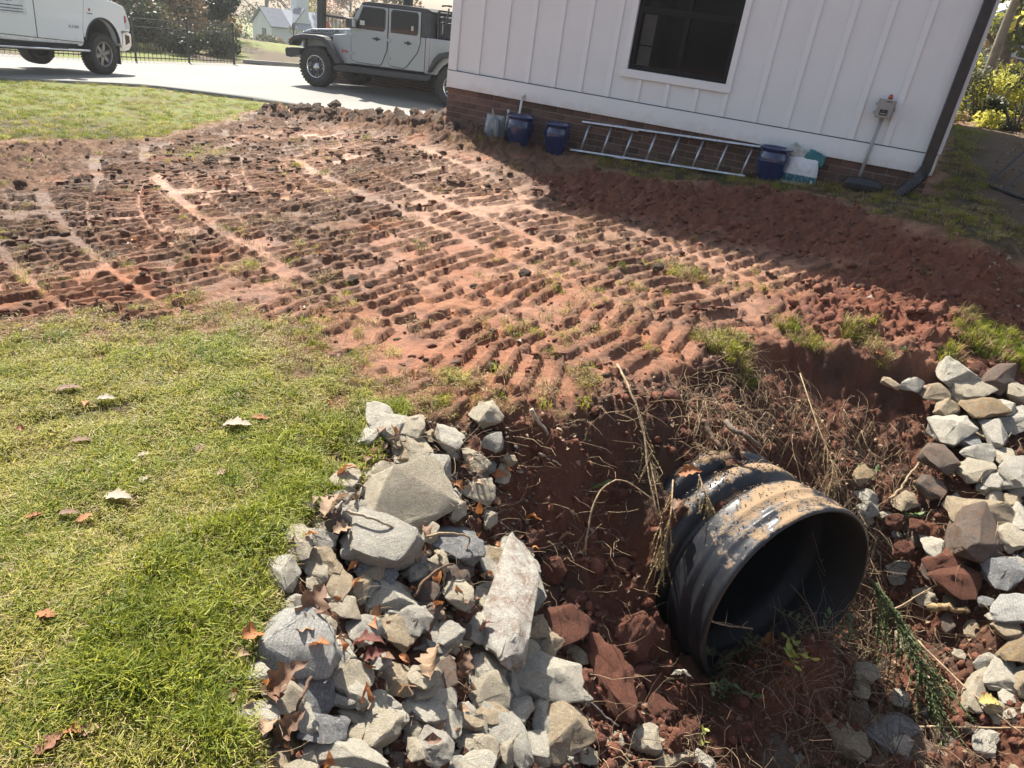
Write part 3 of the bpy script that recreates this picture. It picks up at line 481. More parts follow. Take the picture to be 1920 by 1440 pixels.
def rockmat(name, c, c2, vein, spot=(.16, .155, .15), rough=.85, banded=False, clay=.0):
    m, t, b = nt(name); b.inputs['Roughness'].default_value = rough; b.inputs['Specular IOR Level'].default_value = .35
    co = t.nodes.new('ShaderNodeNewGeometry'); psc = t.nodes.new('ShaderNodeVectorMath'); psc.operation = 'SCALE'; psc.inputs['Scale'].default_value = 13.0; t.links.new(co.outputs['Position'], psc.inputs[0]); oi = t.nodes.new('ShaderNodeObjectInfo'); va = t.nodes.new('ShaderNodeVectorMath'); va.operation = 'ADD'; t.links.new(psc.outputs[0], va.inputs[0])
    cm = t.nodes.new('ShaderNodeVectorMath'); cm.operation = 'SCALE'; cm.inputs[0].default_value = (13, 7, 5); t.links.new(oi.outputs['Random'], cm.inputs['Scale']); t.links.new(cm.outputs[0], va.inputs[1]); V = va.outputs[0]
    col = mixc(t, c, c2, ramp(t, noise(t, 2.5, 6, .7, vec=V), [(.38, (0,)*3), (.62, (1,)*3)]))
    if banded:
        w = t.nodes.new('ShaderNodeTexWave'); w.inputs['Scale'].default_value = 2.2; w.inputs['Distortion'].default_value = 6; w.inputs['Detail'].default_value = 3; t.links.new(V, w.inputs['Vector'])
        col = mixc(t, col, (.12, .12, .12), ramp(t, w.outputs['Fac'], [(.45, (0,)*3), (.8, (.22,)*3)]))
    col = mixc(t, col, vein, ramp(t, noise(t, 5, 6, .75, vec=V, dist=1.5), [(.52, (0,)*3), (.62, (.8,)*3)]))
    col = mixc(t, col, spot, ramp(t, noise(t, 22, 5, .8, vec=V), [(.55, (0,)*3), (.63, (.75,)*3)]))
    col = mixc(t, col, tuple(v*.5 for v in c2), ramp(t, noise(t, 9, 7, .8, vec=V, dist=1.0), [(.57, (0,)*3), (.66, (.55,)*3)]))
    col = mixc(t, col, (.26, .11, .05), ramp(t, noise(t, 1.8, 7, .75, vec=V, dist=.6), [(.56-clay*.3, (0,)*3), (.70-clay*.25, (.55+clay*.4,)*3)]))
    t.links.new(col, b.inputs['Base Color'])
    h = t.nodes.new('ShaderNodeMath'); h.operation = 'MULTIPLY_ADD'; t.links.new(noise(t, 6, 9, .75, vec=V), h.inputs[0]); h.inputs[1].default_value = 1.0; t.links.new(noise(t, 34, 4, .7, vec=V), h.inputs[2]); bump(t, b, h.outputs[0], 1.0, .016); return m
MT = {}
MT['grey'] = rockmat('rock_grey', (.53, .49, .40), (.39, .37, .32), (.72, .68, .57))
MT['pale'] = rockmat('rock_pale', (.66, .61, .49), (.51, .47, .38), (.77, .72, .60))
MT['cream'] = rockmat('rock_cream', (.60, .52, .38), (.47, .41, .30), (.70, .64, .51))
MT['tan'] = rockmat('rock_tan', (.52, .41, .26), (.39, .31, .21), (.64, .56, .42), clay=.1)
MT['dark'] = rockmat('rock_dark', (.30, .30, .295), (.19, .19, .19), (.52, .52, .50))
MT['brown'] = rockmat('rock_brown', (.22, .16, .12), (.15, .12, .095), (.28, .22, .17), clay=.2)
MT['ochre'] = rockmat('rock_ochre', (.42, .28, .12), (.30, .24, .17), (.50, .42, .30), clay=.1)
MT['striped'] = rockmat('rock_striped', (.62, .60, .54), (.48, .47, .43), (.74, .72, .65), banded=True)
MT['muddy'] = rockmat('rock_muddy', (.70, .66, .57), (.52, .48, .41), (.78, .75, .66), clay=.28)
MT['clay'] = simple('red_clay', (.24, .085, .045), .95, (.13, .048, .028), 12, .9, 55, dist=.02, rnd=.3)
MT['topclod'] = simple('dark_clod', (.115, .068, .043), .95, (.065, .040, .026), 14, .9, 55, dist=.02)
def wood(n, c): return simple(n, c, .85, tuple(v*.5 for v in c), 30, .6, 90)
ST_M = {'grey': wood('grey_wood', (.28, .24, .20)), 'pale': wood('bleached_wood', (.48, .40, .29)), 'straw': wood('straw_stem', (.40, .29, .17)), 'brown': wood('brown_wood', (.13, .075, .045)), 'greyd': wood('rotten_wood', (.16, .12, .09)), 'tan': wood('tan_wood', (.38, .26, .13))}
LF = {'pale': (.42, .35, .27), 'brown': (.22, .12, .07), 'orange': (.42, .16, .05), 'tan': (.38, .25, .15), 'clay': (.30, .12, .06), 'red': (.16, .04, .025), 'yellow': (.5, .42, .12), 'white': (.6, .55, .45)}
LFM = {k: translucent(simple('dry_leaf_'+k, v, .6, tuple(q*.6 for q in v), 40, .3, 120), .25) for k, v in LF.items()}
white_wall = simple('white_siding_paint', (.74, .795, .80), .55, (.71, .765, .77), 3, .12, 160)
white_trim = simple('white_trim_paint', (.76, .815, .82), .5, (.73, .785, .79), 4, .08, 140)
def splash():
    t = white_trim.node_tree; b = t.nodes['Principled BSDF']; src = b.inputs['Base Color'].links[0].from_socket; co = t.nodes.new('ShaderNodeTexCoord'); sp = t.nodes.new('ShaderNodeSeparateXYZ'); t.links.new(co.outputs['Object'], sp.inputs[0])
    mr = t.nodes.new('ShaderNodeMapRange'); t.links.new(sp.outputs[2], mr.inputs[0]); mr.inputs[1].default_value = 1.05; mr.inputs[2].default_value = .74; ml = t.nodes.new('ShaderNodeMath'); ml.operation = 'MULTIPLY'; t.links.new(mr.outputs[0], ml.inputs[0]); t.links.new(noise(t, 9, 8, .8), ml.inputs[1])
    t.links.new(mixc(t, src, (.50, .40, .33), ramp(t, ml.outputs[0], [(.30, (0,)*3), (.65, (.65,)*3)])), b.inputs['Base Color'])
splash()
black_metal = simple('black_metal', (.015, .015, .017), .45, (.03, .03, .032), 20)
alu = simple('aluminium', (.55, .56, .58), .38, (.40, .41, .43), 25, metal=.85)
mortar = simple('mortar', (.34, .28, .24), .95, (.27, .22, .19), 20, .5, 150)
plastic_black = simple('black_plastic', (.018, .02, .023), .38, (.03, .03, .034), 14, .1, 80)
rubber = simple('tyre_rubber', (.022, .022, .022), .8, (.04, .037, .033), 9, .3, 120)

# ------------------------------------------------------------------ ground
def ground_mat():
    m, t, b = nt('ground_soil'); at = t.nodes.new('ShaderNodeAttribute'); at.attribute_name = 'Col'; aw = t.nodes.new('ShaderNodeAttribute'); aw.attribute_name = 'Rough'
    n1 = noise(t, 60, 6, .7); n2 = noise(t, 240, 4, .7)
    c = mixc(t, at.outputs['Color'], (1, 1, 1), 1.0, 'MULTIPLY'); t.links.new(ramp(t, n1, [(.3, (.62, .6, .58)), (.7, (1.25, 1.22, 1.2))]), t.nodes[-1].inputs[7]) if False else None
    mul = mixc(t, at.outputs['Color'], ramp(t, n1, [(.30, (.60, .58, .56)), (.72, (1, 1, 1))]), .9, 'MULTIPLY')
    t.links.new(mul, b.inputs['Base Color']); t.links.new(aw.outputs['Fac'], b.inputs['Roughness']); b.inputs['Specular IOR Level'].default_value = .35
    h = t.nodes.new('ShaderNodeMath'); h.operation = 'MULTIPLY_ADD'; t.links.new(n1, h.inputs[0]); h.inputs[1].default_value = 1.6; t.links.new(n2, h.inputs[2]); bump(t, b, h.outputs[0], .8, .012); return m
def ground_color(x, y, f):
    n1 = fbm(x, y, 3.0, 4, 101); n2 = fbm(x, y, 14, 3, 102); n3 = fbm(x, y, .9, 3, 103)
    def L(a, b, k): return a*(1-k[..., None])+b*k[..., None]
    c = np.ones(x.shape+(3,))*np.array([.40, .16, .078]); c = L(c, np.array([.56, .33, .215]), sstep(.25, .6, n1+.02*y)*.95*np.clip((y-2.5)/4, .2, 1))  # clay turns paler with distance, painting the backlit sheen into the colour
    c = L(c, np.array([.21, .10, .06]), sstep(.5, .72, n2)*.6)
    c = L(c, np.array([.17, .092, .052]), np.clip(f['top'], 0, 1)*.9*sstep(.25, .5, n1+.1))
    c = L(c, np.array([.20, .065, .036]), np.clip(f['red'], 0, 1)*.85)
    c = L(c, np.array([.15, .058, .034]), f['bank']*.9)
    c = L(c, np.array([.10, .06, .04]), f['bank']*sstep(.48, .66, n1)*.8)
    c = L(c, np.array([.12, .065, .04]), f['t']*np.clip(f['bar']*.9, 0, .55))
    c = L(c, np.array([.10, .055, .034]), np.clip(f['clod']*14, 0, 1)*np.clip(f['loose'], 0, 1)*(1-f['bank'])*(1-f['red'])*.8)
    far = sstep(15.5, 19, y); c = L(c, np.array([.11, .08, .048]), far)
    gcol = L(np.ones(x.shape+(3,))*np.array([.075, .062, .028]), np.array([.17, .20, .045]), sstep(9.0, 11.0, y))
    gcol = L(gcol, np.array([.16, .11, .055]), sstep(.5, .7, n1)*.6)
    c = L(c, gcol, np.clip(f['grass']*1.05, 0, 1)*(.5+.5*np.clip(f['lawn'], 0, 1)))
    c = L(c, np.array([.19, .13, .09]), f['mulch']*.9)
    return np.clip(c, 0, 1)
def build_ground():
    rows = []; y = -.2
    ys = list(np.exp(np.linspace(math.log(1.15), math.log(11.5+.5), 1120))-.5); q = ys[-1]; st = .035
    while q < 700: q += st; st *= 1.06; ys.append(q)
    ys = [-30, -12, -5, -2, -.8, -.1, .3, .5]+ys; ys = np.array(ys); NC = 860
    tt = np.linspace(0, 1, NC)
    XL = -(1.7+.86*np.maximum(ys, 0)); XR = 2.9+.74*np.maximum(ys, 0)
    XL = np.where(ys < .35, -30+0*ys, XL)*1.0; XR = np.where(ys < .35, 30+0*ys, XR)
    XL = np.where(ys > 25, XL-(ys-25)*.6, XL); XR = np.where(ys > 25, XR+(ys-25)*.6, XR)
    X = XL[:, None]+(XR-XL)[:, None]*tt[None, :]; Y = np.repeat(ys[:, None], NC, 1)
    Z, f = terrain(X, Y)
    fade = (Y < .35) | (Y > 40); Z = np.where(fade, np.where(Y > 40, base(X, Y), np.minimum(-.0, base(np.clip(X, -6, 6), np.clip(Y, .3, 1)))), Z)
    Cc = ground_color(X, Y, f)
    rough = .92-.48*np.clip(f['tread'], 0, 1)*(1-np.clip(f['bar'], 0, 1))*(1-f['grass'])*sstep(.35, .6, fbm(X, Y, 2.5, 3, 120)+.08)
    V = np.stack([X, Y, Z], -1).reshape(-1, 3); NR = len(ys)
    i = np.arange(NR-1)[:, None]*NC+np.arange(NC-1)[None, :]; F = np.stack([i, i+1, i+NC+1, i+NC], -1).reshape(-1, 4)
    # opening for the culvert bore
    cen = V[F].mean(1); d = cen-np.array(PIPE_C); s = -(d@np.array(PIPE_N)); rad = np.linalg.norm(d+s[:, None]*np.array(PIPE_N), axis=1)
    F = F[~((s > .10) & (s < 3.2) & (rad < .475))]
    o = npmesh('ground', V, F, ground_mat()); me = o.data
    a = me.color_attributes.new('Col', 'FLOAT_COLOR', 'POINT'); a.data.foreach_set('color', np.concatenate([Cc.reshape(-1, 3), np.ones((len(V), 1))], 1).astype(np.float32).ravel())
    r = me.attributes.new('Rough', 'FLOAT', 'POINT'); r.data.foreach_set('value', rough.astype(np.float32).ravel())
    tag(o, 'torn up red clay yard with track prints, lawn and a ditch', kind='structure')
build_ground()

# concrete driveway laid on the ground
def polyl(P, n):
    P = np.array(P); d = np.r_[0, np.cumsum(np.hypot(*np.diff(P, axis=0).T))]; t = np.linspace(0, d[-1], n); return np.stack([np.interp(t, d, P[:, 0]), np.interp(t, d, P[:, 1])], 1)
def build_drive():
    a = polyl([tuple(p[0] for p in [q])[0] if False else q for q in [DRIVE_NEAR[0]]+[(x, y) for x, y in DRIVE_NEAR[1:-1]]+[(-1.9, 13.2), (1.4, 12.6)]], 60)
    b = polyl([(-24, 25), (-15.0, 20.2), (-13.6, 21.4), (-12.6, 22.7), (-11.0, 26), (-9.3, 27.0), (-6.5, 26.5), (2.5, 19.5), (4, 16)], 60)
    k = np.linspace(0, 1, 40)[:, None, None]; G = a[None]*(1-k)+b[None]*k; X, Y = G[..., 0], G[..., 1]; Z = base(X, Y)+.05
    # the two parked cars stand on it
    n = 60; V = np.stack([X, Y, Z], -1).reshape(-1, 3); m = 40
    i = np.arange(m-1)[:, None]*n+np.arange(n-1)[None]; F = np.stack([i, i+1, i+n+1, i+n], -1).reshape(-1, 4)
    lo = V[:n].copy(); lo[:, 2] -= .16; V2 = np.concatenate([V, lo]); e = np.arange(n-1); F2 = np.stack([e+1, e, e+len(V), e+1+len(V)], -1)
    m_ = simple('driveway_concrete', (.19, .186, .168), .85, (.165, .16, .145), .8, .25, 70, detail=8)
    o = npmesh('driveway', V2, np.concatenate([F, F2]), m_, smooth=False); tag(o, 'pale concrete driveway behind the lawn', kind='structure')
build_drive()
drv = lambda x, y: float(base(x, y)[0])+.05

# ------------------------------------------------------------------ scatter by geometry nodes (ground cover only)
def scatter(name, label, P, rot, scl, src):
    me = bpy.data.meshes.new(name); P = np.asarray(P, np.float32); me.vertices.add(len(P)); me.vertices.foreach_set('co', P.ravel())
    a = me.attributes.new('rot', 'FLOAT_VECTOR', 'POINT'); a.data.foreach_set('vector', np.asarray(rot, np.float32).ravel())
    a = me.attributes.new('scl', 'FLOAT', 'POINT'); a.data.foreach_set('value', np.asarray(scl, np.float32)); me.update()
    o = bpy.data.objects.new(name, me); COL.objects.link(o)
    g = bpy.data.node_groups.new(name, 'GeometryNodeTree'); g.interface.new_socket('Geometry', in_out='INPUT', socket_type='NodeSocketGeometry'); g.interface.new_socket('Geometry', in_out='OUTPUT', socket_type='NodeSocketGeometry')
    gi = g.nodes.new('NodeGroupInput'); go = g.nodes.new('NodeGroupOutput'); ip = g.nodes.new('GeometryNodeInstanceOnPoints'); oi = g.nodes.new('GeometryNodeObjectInfo'); oi.inputs[0].default_value = src
    ra = g.nodes.new('GeometryNodeInputNamedAttribute'); ra.data_type = 'FLOAT_VECTOR'; ra.inputs[0].default_value = 'rot'; sa = g.nodes.new('GeometryNodeInputNamedAttribute'); sa.data_type = 'FLOAT'; sa.inputs[0].default_value = 'scl'
    er = g.nodes.new('FunctionNodeEulerToRotation')
    g.links.new(gi.outputs[0], ip.inputs['Points']); g.links.new(oi.outputs['Geometry'], ip.inputs['Instance']); g.links.new(ra.outputs[0], er.inputs[0]); g.links.new(er.outputs[0], ip.inputs['Rotation']); g.links.new(sa.outputs[0], ip.inputs['Scale']); g.links.new(ip.outputs[0], go.inputs[0])
    md = o.modifiers.new('scatter', 'NODES'); md.node_group = g
    return tag(o, label, kind='stuff')
def unlinked(o): COL.objects.unlink(o); return o
def tuft(nb, spread, h, wdt, mat, lean=1.0, seed=0):
    r = random.Random(seed); V = []; F = []
    for k in range(nb):
        a = r.uniform(0, 2*PI); d = spread*math.sqrt(r.random()); x, y = d*math.cos(a), d*math.sin(a); b = r.uniform(0, 2*PI); L = h*r.uniform(.6, 1.4); le = lean*r.uniform(.3, 1.3)
        dx, dy = math.cos(b), math.sin(b); px, py = -dy*wdt*.5, dx*wdt*.5; n = len(V)
        m1 = (x+dx*L*.35*le, y+dy*L*.35*le, L*.6); m2 = (x+dx*L*.95*le, y+dy*L*.95*le, L*(1.0-.35*le))
        V += [(x-px, y-py, -.004), (x+px, y+py, -.004), (m1[0]+px, m1[1]+py, m1[2]), (m1[0]-px, m1[1]-py, m1[2]), m2]; F += [(n, n+1, n+2, n+3), (n+3, n+2, n+4)]
    return unlinked(raw('tuft', V, F, mat, smooth=False))
G1 = leafmat('grass_green', [(0, (.08, .12, .012)), (.5, (.21, .25, .022)), (1, (.38, .38, .045))], .45)
G2 = leafmat('grass_olive', [(0, (.16, .165, .025)), (.5, (.32, .30, .05)), (1, (.48, .42, .09))], .4)
G3 = leafmat('grass_dry', [(0, (.18, .13, .055)), (.5, (.32, .23, .10)), (1, (.44, .34, .17))], .3)
tufts = [tuft(22, .035, .030, .0021, G1, 1.0, 1), tuft(22, .035, .028, .0021, G2, 1.1, 2), tuft(18, .035, .024, .002, G3, 1.4, 3), tuft(24, .028, .044, .0024, G1, .8, 4), tuft(20, .03, .06, .0026, G3, .9, 5)]
def pts_in(n, y0, y1, power=1.0):
    u = RNG.random(n); y = (y0**(1-power)+(y1**(1-power)-y0**(1-power))*u)**(1/(1-power)) if power != 1 else y0*(y1/y0)**u
    xl = -(1.2+.86*y); xr = 2.0+.70*y; return xl+(xr-xl)*RNG.random(n), y
def blocked(x, y):   # inside house, drive or pipe bore
    s = (x+1.2)*.9268-(y-9.14)*.3756; o = -(x+1.2)*.3756-(y-9.14)*.9268
    return ((o < .02) & (s > -.12) & (s < 5.3))
def place_grass():
    x, y = pts_in(340000, .75, 15.5, 1.8); f = fields(x, y); gm = f['grass']
    blotch = fbm(x, y, 3.2, 4, 200); fine = fbm(x, y, 8, 3, 201)
    keep = RNG.random(len(x)) < np.maximum(gm*np.where(f['lawn'] > .5, .08+1.1*sstep(.40, .58, blotch*.4+fine*.6), np.where((y < 5) & (x > .9), .95, .42))*np.where(y > 8, 1.3, 1), .05*sstep(.45, .65, blotch)*(y < 9)*(1-f['red']))
    keep &= ~blocked(x, y) & ~((y > 13.0) & (x > -3.2)) & (f['mulch'] < .5) & ~((f['bank'] > .6) & (f['patch'] < .4))
    x, y, blotch, fine, lawn, pat = [q[keep] for q in (x, y, blotch, fine, f['lawn'], f['patch'])]
    # driveway edge
    dn = np.array(DRIVE_NEAR); ye = np.interp(x, dn[:, 0], dn[:, 1]); k2 = (y < ye+.02); x, y, blotch, fine, lawn, pat = [q[k2] for q in (x, y, blotch, fine, lawn, pat)]
    z, f = terrain(x, y); n = len(x)
    near_bank = sstep(-.9, .1, -np.abs(sdist(x, y, POLY['bank'])))*(y < 4.5)
    w = RNG.random(n); g = .26+.22*near_bank*sstep(1.3, 2.2, y)+1.5*(blotch-.5)*2+.9*(fine-.5)
    kind = np.where(w < np.clip(g, .12, .95)*.75, 0, np.where(w < .80, 1, 2)); kind = np.where((lawn < .5) & (RNG.random(n) < .6), 2, kind); kind = np.where((y > 4.8) & (x > -1.5) & (x < 7) & (y < 10) & (RNG.random(n) < .6), 2, kind)
    kind = np.where((kind == 0) & (near_bank > .55) & (RNG.random(n) < .22), 3, kind); kind = np.where((pat > .45) & (y < 5) & (x > .9) & (RNG.random(n) < .7), np.where(RNG.random(n) < .45+.4*(x > 3), 3, 4), kind)
    rot = np.stack([RNG.normal(0, .18, n), RNG.normal(0, .18, n), RNG.random(n)*6.28], 1); sc = RNG.uniform(.7, 1.35, n)*np.where(y > 7, 1.25, 1)*(.55+.45*blotch+.55*fine)
    nm = ['bright green blades of the lawn', 'olive and yellowing blades of the lawn', 'dry straw coloured blades in the lawn and on the mud', 'longer fresh green grass along the lawn edge and the bank', 'longer dry grass clumps hanging over the bank edge']
    for i in range(5):
        m = kind == i; scatter('grass', nm[i], np.stack([x, y, z], 1)[m], rot[m], sc[m], tufts[i])
place_grass()

# crumbs of earth, straws, litter: joined ground cover
ICO = None
def ico(sub=1):
    bm = bmesh.new(); bmesh.ops.create_icosphere(bm, subdivisions=sub, radius=1); V = np.array([v.co[:] for v in bm.verts]); F = np.array([[v.index for v in f.verts] for f in bm.faces]); bm.free(); return V, F
def rot_xyz(r):
    cx, sx, cy, sy, cz, sz = np.cos(r[:, 0]), np.sin(r[:, 0]), np.cos(r[:, 1]), np.sin(r[:, 1]), np.cos(r[:, 2]), np.sin(r[:, 2])
    M = np.zeros((len(r), 3, 3)); M[:, 0, 0] = cz*cy; M[:, 0, 1] = cz*sy*sx-sz*cx; M[:, 0, 2] = cz*sy*cx+sz*sx; M[:, 1, 0] = sz*cy; M[:, 1, 1] = sz*sy*sx+cz*cx; M[:, 1, 2] = sz*sy*cx-cz*sx; M[:, 2, 0] = -sy; M[:, 2, 1] = cy*sx; M[:, 2, 2] = cy*cx; return M
def bits(name, label, P, size, mat, squash=.7, sub=1, smooth=False, jit=.28, stretch=None, yaw=None):
    V, F = ico(sub); n = len(P); v = V[None]*(1+RNG.normal(0, jit, (n, len(V), 1))); s = np.stack([size*RNG.uniform(.7, 1.4, n), size, size*squash], 1)
    if stretch is not None: s[:, 0] *= stretch
    v = v*s[:, None]; M = rot_xyz(np.stack([RNG.normal(0, .4, n), RNG.normal(0, .4 if yaw is None else .12, n), RNG.random(n)*6.28 if yaw is None else yaw+RNG.normal(0, .22, n)], 1)); v = np.einsum('nij,nkj->nki', M, v)+np.asarray(P)[:, None]
    Fx = (F[None]+(np.arange(n)*len(V))[:, None, None]).reshape(-1, 3); o = npmesh(name, v.reshape(-1, 3), Fx, mat, smooth=smooth); return tag(o, label, kind='stuff')
def crumbs():
    x, y = pts_in(90000, 1.0, 13.5, 1.6); f = fields(x, y); mud = 1-f['lawn']
    pr = mud*(.14+.6*np.maximum(f['top'], 0)*(1-.6*f['tread'])+.8*f['red']+.35*f['tread']*sstep(.4, .6, fbm(x, y, 2, 3, 300)))*(1-f['bank']*.6)
    k = (RNG.random(len(x)) < pr*.13) & ~blocked(x, y) & (f['mulch'] < .3) & ~((y > 13.2)); x, y = x[k], y[k]; f = {a: b[k] for a, b in f.items()}; z, _ = terrain(x, y)
    sz = np.clip(RNG.lognormal(-4.85, .5, len(x)), .003, .03)*np.where(y > 5, 1.2, 1)*(1+.5*f['top']); P = np.stack([x, y, z+sz*.3], 1)
    red = RNG.random(len(x)) > f['top']*.8+.25*(f['tread'])
    bits('soil_crumbs', 'crumbs of dark topsoil scattered over the mud', P[~red], sz[~red], MT['topclod']); bits('soil_crumbs', 'crumbs of red clay scattered over the mud', P[red], sz[red], MT['clay'])
    # ditch banks
    x, y = pts_in(26000, 1.0, 3.8, 1.3); f = fields(x, y); k = (RNG.random(len(x)) < f['bank']*(1-f['patch'])*.8*np.where((x < .1+(2.6-y)*.4) & (y < 2.7), .15, 1)) & (x > -.6); x, y = x[k], y[k]; z, _ = terrain(x, y)
    d = np.stack([x, y, z], 1)-np.array(PIPE_C); s = -(d@np.array(PIPE_N)); rad = np.linalg.norm(d+s[:, None]*np.array(PIPE_N), axis=1); k = ~((s > -.05) & (s < 1) & (rad < .52)); x, y, z = x[k], y[k], z[k]
    sz = np.clip(RNG.lognormal(-5.15, .6, len(x)), .002, .022); bits('clay_crumbs', 'loose crumbs of red clay on the banks of the ditch', np.stack([x, y, z+sz*.3], 1), sz, MT['clay'])
crumbs()
def ridge_clods():
    x, y = pts_in(200000, 3.0, 11.5, 1.4); k = sdist(x, y, POLY['tread']) > -.3; x, y = x[k], y[k]; z, f = terrain(x, y)
    pr = sstep(.35, .8, f['bar'])*(.18+.82*sstep(4.5, 8, y))*(.3+1.2*sstep(.40, .62, fbm(x, y, 1.1, 3, 410)))+.03*sstep(.5, .65, fbm(x, y, 2.2, 3, 411))
    k = RNG.random(len(x)) < pr*.13; x, y, z = x[k], y[k], z[k]; n = len(x); dark = RNG.random(n) < .25+.75*sstep(4.2, 7.5, y)
    sz = RNG.uniform(.007, .017, n)*(1+.2*sstep(5, 9, y)); st = RNG.uniform(1.2, 3.2, n); P = np.stack([x, y, z+sz*.05], 1)
    bits('ridge_clods', 'dark broken clods standing along the track ridges', P[dark], sz[dark], MT['topclod'], .75, stretch=st[dark], yaw=.68); bits('ridge_clods', 'red broken clods standing along the track ridges', P[~dark], sz[~dark], MT['clay'], .75, stretch=st[~dark], yaw=.68)
    print('ridge clods', n)
ridge_clods()

# straws, roots and rotten stems lying on the banks
def fibres(name, label, x, y, L, r, mat, curl=.6, up=.25, seg=5, zoff=.005, droop=0):
    n = len(x); z, _ = terrain(x, y); a = RNG.random(n)*6.28; P = np.zeros((n, seg+1, 3)); P[:, 0] = np.stack([x, y, z+zoff], 1); el = RNG.normal(up, .25, n)
    step = (L/seg)[:, None]
    for k in range(seg):
        d = np.stack([np.cos(a)*np.cos(el), np.sin(a)*np.cos(el), np.sin(el)], 1); P[:, k+1] = P[:, k]+d*step; a = a+RNG.normal(0, curl, n); el = el-up*1.6/seg+RNG.normal(0, curl*.4, n)-droop
    gzz = base(P[:, :, 0].ravel(), P[:, :, 1].ravel()).reshape(n, seg+1); P[:, 1:, 2] = np.maximum(P[:, 1:, 2], gzz[:, 1:]-.01)
    T = np.gradient(P, axis=1); T /= np.linalg.norm(T, axis=2, keepdims=True)+1e-9; U = np.cross(T, np.array([.3, .2, 1])); U /= np.linalg.norm(U, axis=2, keepdims=True)+1e-9; Wv = np.cross(T, U)
    V = np.stack([P+(U*math.cos(q)+Wv*math.sin(q))*(np.asarray(r)[:, None, None] if np.ndim(r) else r)*np.linspace(1, .4, seg+1)[None, :, None] for q in (0, 2.09, 4.19)], 2)
    i = np.arange(n)[:, None, None]*(seg+1)*3+np.arange(seg)[None, :, None]*3; kk = np.arange(3)[None, None]; F = np.stack([i+kk, i+(kk+1) % 3, i+3+(kk+1) % 3, i+3+kk], -1).reshape(-1, 4)
    return tag(npmesh(name, V.reshape(-1, 3), F, mat), label, kind='stuff')
def inpoly(n, poly, pw=None):
    P = np.array(poly); out = []
    while len(out) < n:
        q = RNG.uniform(P.min(0), P.max(0), (n*3, 2)); k = sdist(q[:, 0], q[:, 1], poly) > 0; out += list(q[k])
    return np.array(out[:n])
def bankpts(n, xmin=-.75, xmax=3.2, ymax=3.9, pred=None):
    out = np.zeros((0, 2))
    while len(out) < n:
        q = np.stack([RNG.uniform(xmin, xmax, n*3), RNG.uniform(1.0, ymax, n*3)], 1); f = fields(q[:, 0], q[:, 1]); rx_ = q[:, 0]-PIPE_C.x; ry_ = q[:, 1]-PIPE_C.y; s_ = -(rx_*PIPE_N.x+ry_*PIPE_N.y); l_ = np.abs(rx_*PIPE_N.y-ry_*PIPE_N.x); k = (f['bank'] > .5) & ~((s_ > -.04) & (s_ < .6) & (l_ < .56))
        if pred is not None: k &= pred(q[:, 0], q[:, 1])
        out = np.concatenate([out, q[k]])
    return out[:n, 0], out[:n, 1]
x, y = bankpts(1300, pred=lambda x, y: (y > 2.3) | (x > .4)); fibres('root_fibres', 'tangle of pale roots and dry stems over the banks', x, y, RNG.uniform(.05, .28, 1300), RNG.uniform(.0008, .002, 1300), ST_M['straw'], .55, .3)
x, y = bankpts(900, pred=lambda x, y: (y > 2.2) | (x > .5)); fibres('root_fibres', 'tangle of dark brown twigs over the banks', x, y, RNG.uniform(.05, .22, 900), RNG.uniform(.0012, .003, 900), ST_M['brown'], .45, .2)
x, y = bankpts(700, .75, 2.1, 3.3, lambda x, y: (x-1.3)*.87+(y-2.9)*.5 > -.35); fibres('root_fibres', 'matted dry weeds hanging around the culvert', x, y, RNG.uniform(.10, .32, 700), RNG.uniform(.0009, .002, 700), ST_M['straw'], .35, .55, droop=.12)
x, y = bankpts(500, -.7, .25, 2.5); fibres('dry_straws', 'dry grass straws between the rocks of the left pile', x, y, RNG.uniform(.03, .14, 500), .0011, ST_M['straw'], .3, .5)
q = inpoly(1500, POLY['tread']); fibres('dry_straws', 'torn grass straws pressed into the mud', q[:, 0], q[:, 1], RNG.uniform(.04, .14, 1500), .0015, ST_M['straw'], .6, .1)
q = inpoly(900, POLY['redloose']); fibres('dry_straws', 'torn grass straws on the loose red soil', q[:, 0], q[:, 1], RNG.uniform(.04, .14, 900), .0015, ST_M['straw'], .6, .2)
x, y = bankpts(620, .9, 2.1, 2.6, lambda x, y: y < 2.45); fibres('twig_tangle', 'dense tangle of thin vines and twigs under the pipe mouth', x, y, RNG.uniform(.12, .38, 620), RNG.uniform(.001, .0028, 620), ST_M['brown'], .5, .7)

# ------------------------------------------------------------------ leaves
def leaf_mesh(seed, lobes=4, lobed=True):
    r = random.Random(seed); V = []; F = []; n = 17; rows = []
    for i in range(n):
        t = i/(n-1); w = .30*math.sin(PI*min(1, t*1.02)**.8)
        if lobed: w *= .42+.58*abs(math.sin(PI*lobes*t+.3))
        if t < .12: w = .012
        tw = r.uniform(-.04, .04)
        curl = .20*math.sin(t*PI)*r.uniform(.8, 1.2)
        rows.append(((t-.5), w*r.uniform(.85, 1.15), w*r.uniform(.85, 1.15), curl+tw))
    for (t, a, b, c) in rows: V += [(t, -a, c+.55*a*r.uniform(.6, 1.5)), (t, -a*.5, c+.12*a), (t, 0, c-.02), (t, b*.5, c+.12*b), (t, b, c+.55*b*r.uniform(.6, 1.5))]
    for i in range(n-1):
        for k in range(4): F.append((i*5+k, i*5+k+1, (i+1)*5+k+1, (i+1)*5+k))
    return V, F
LMESH = {}
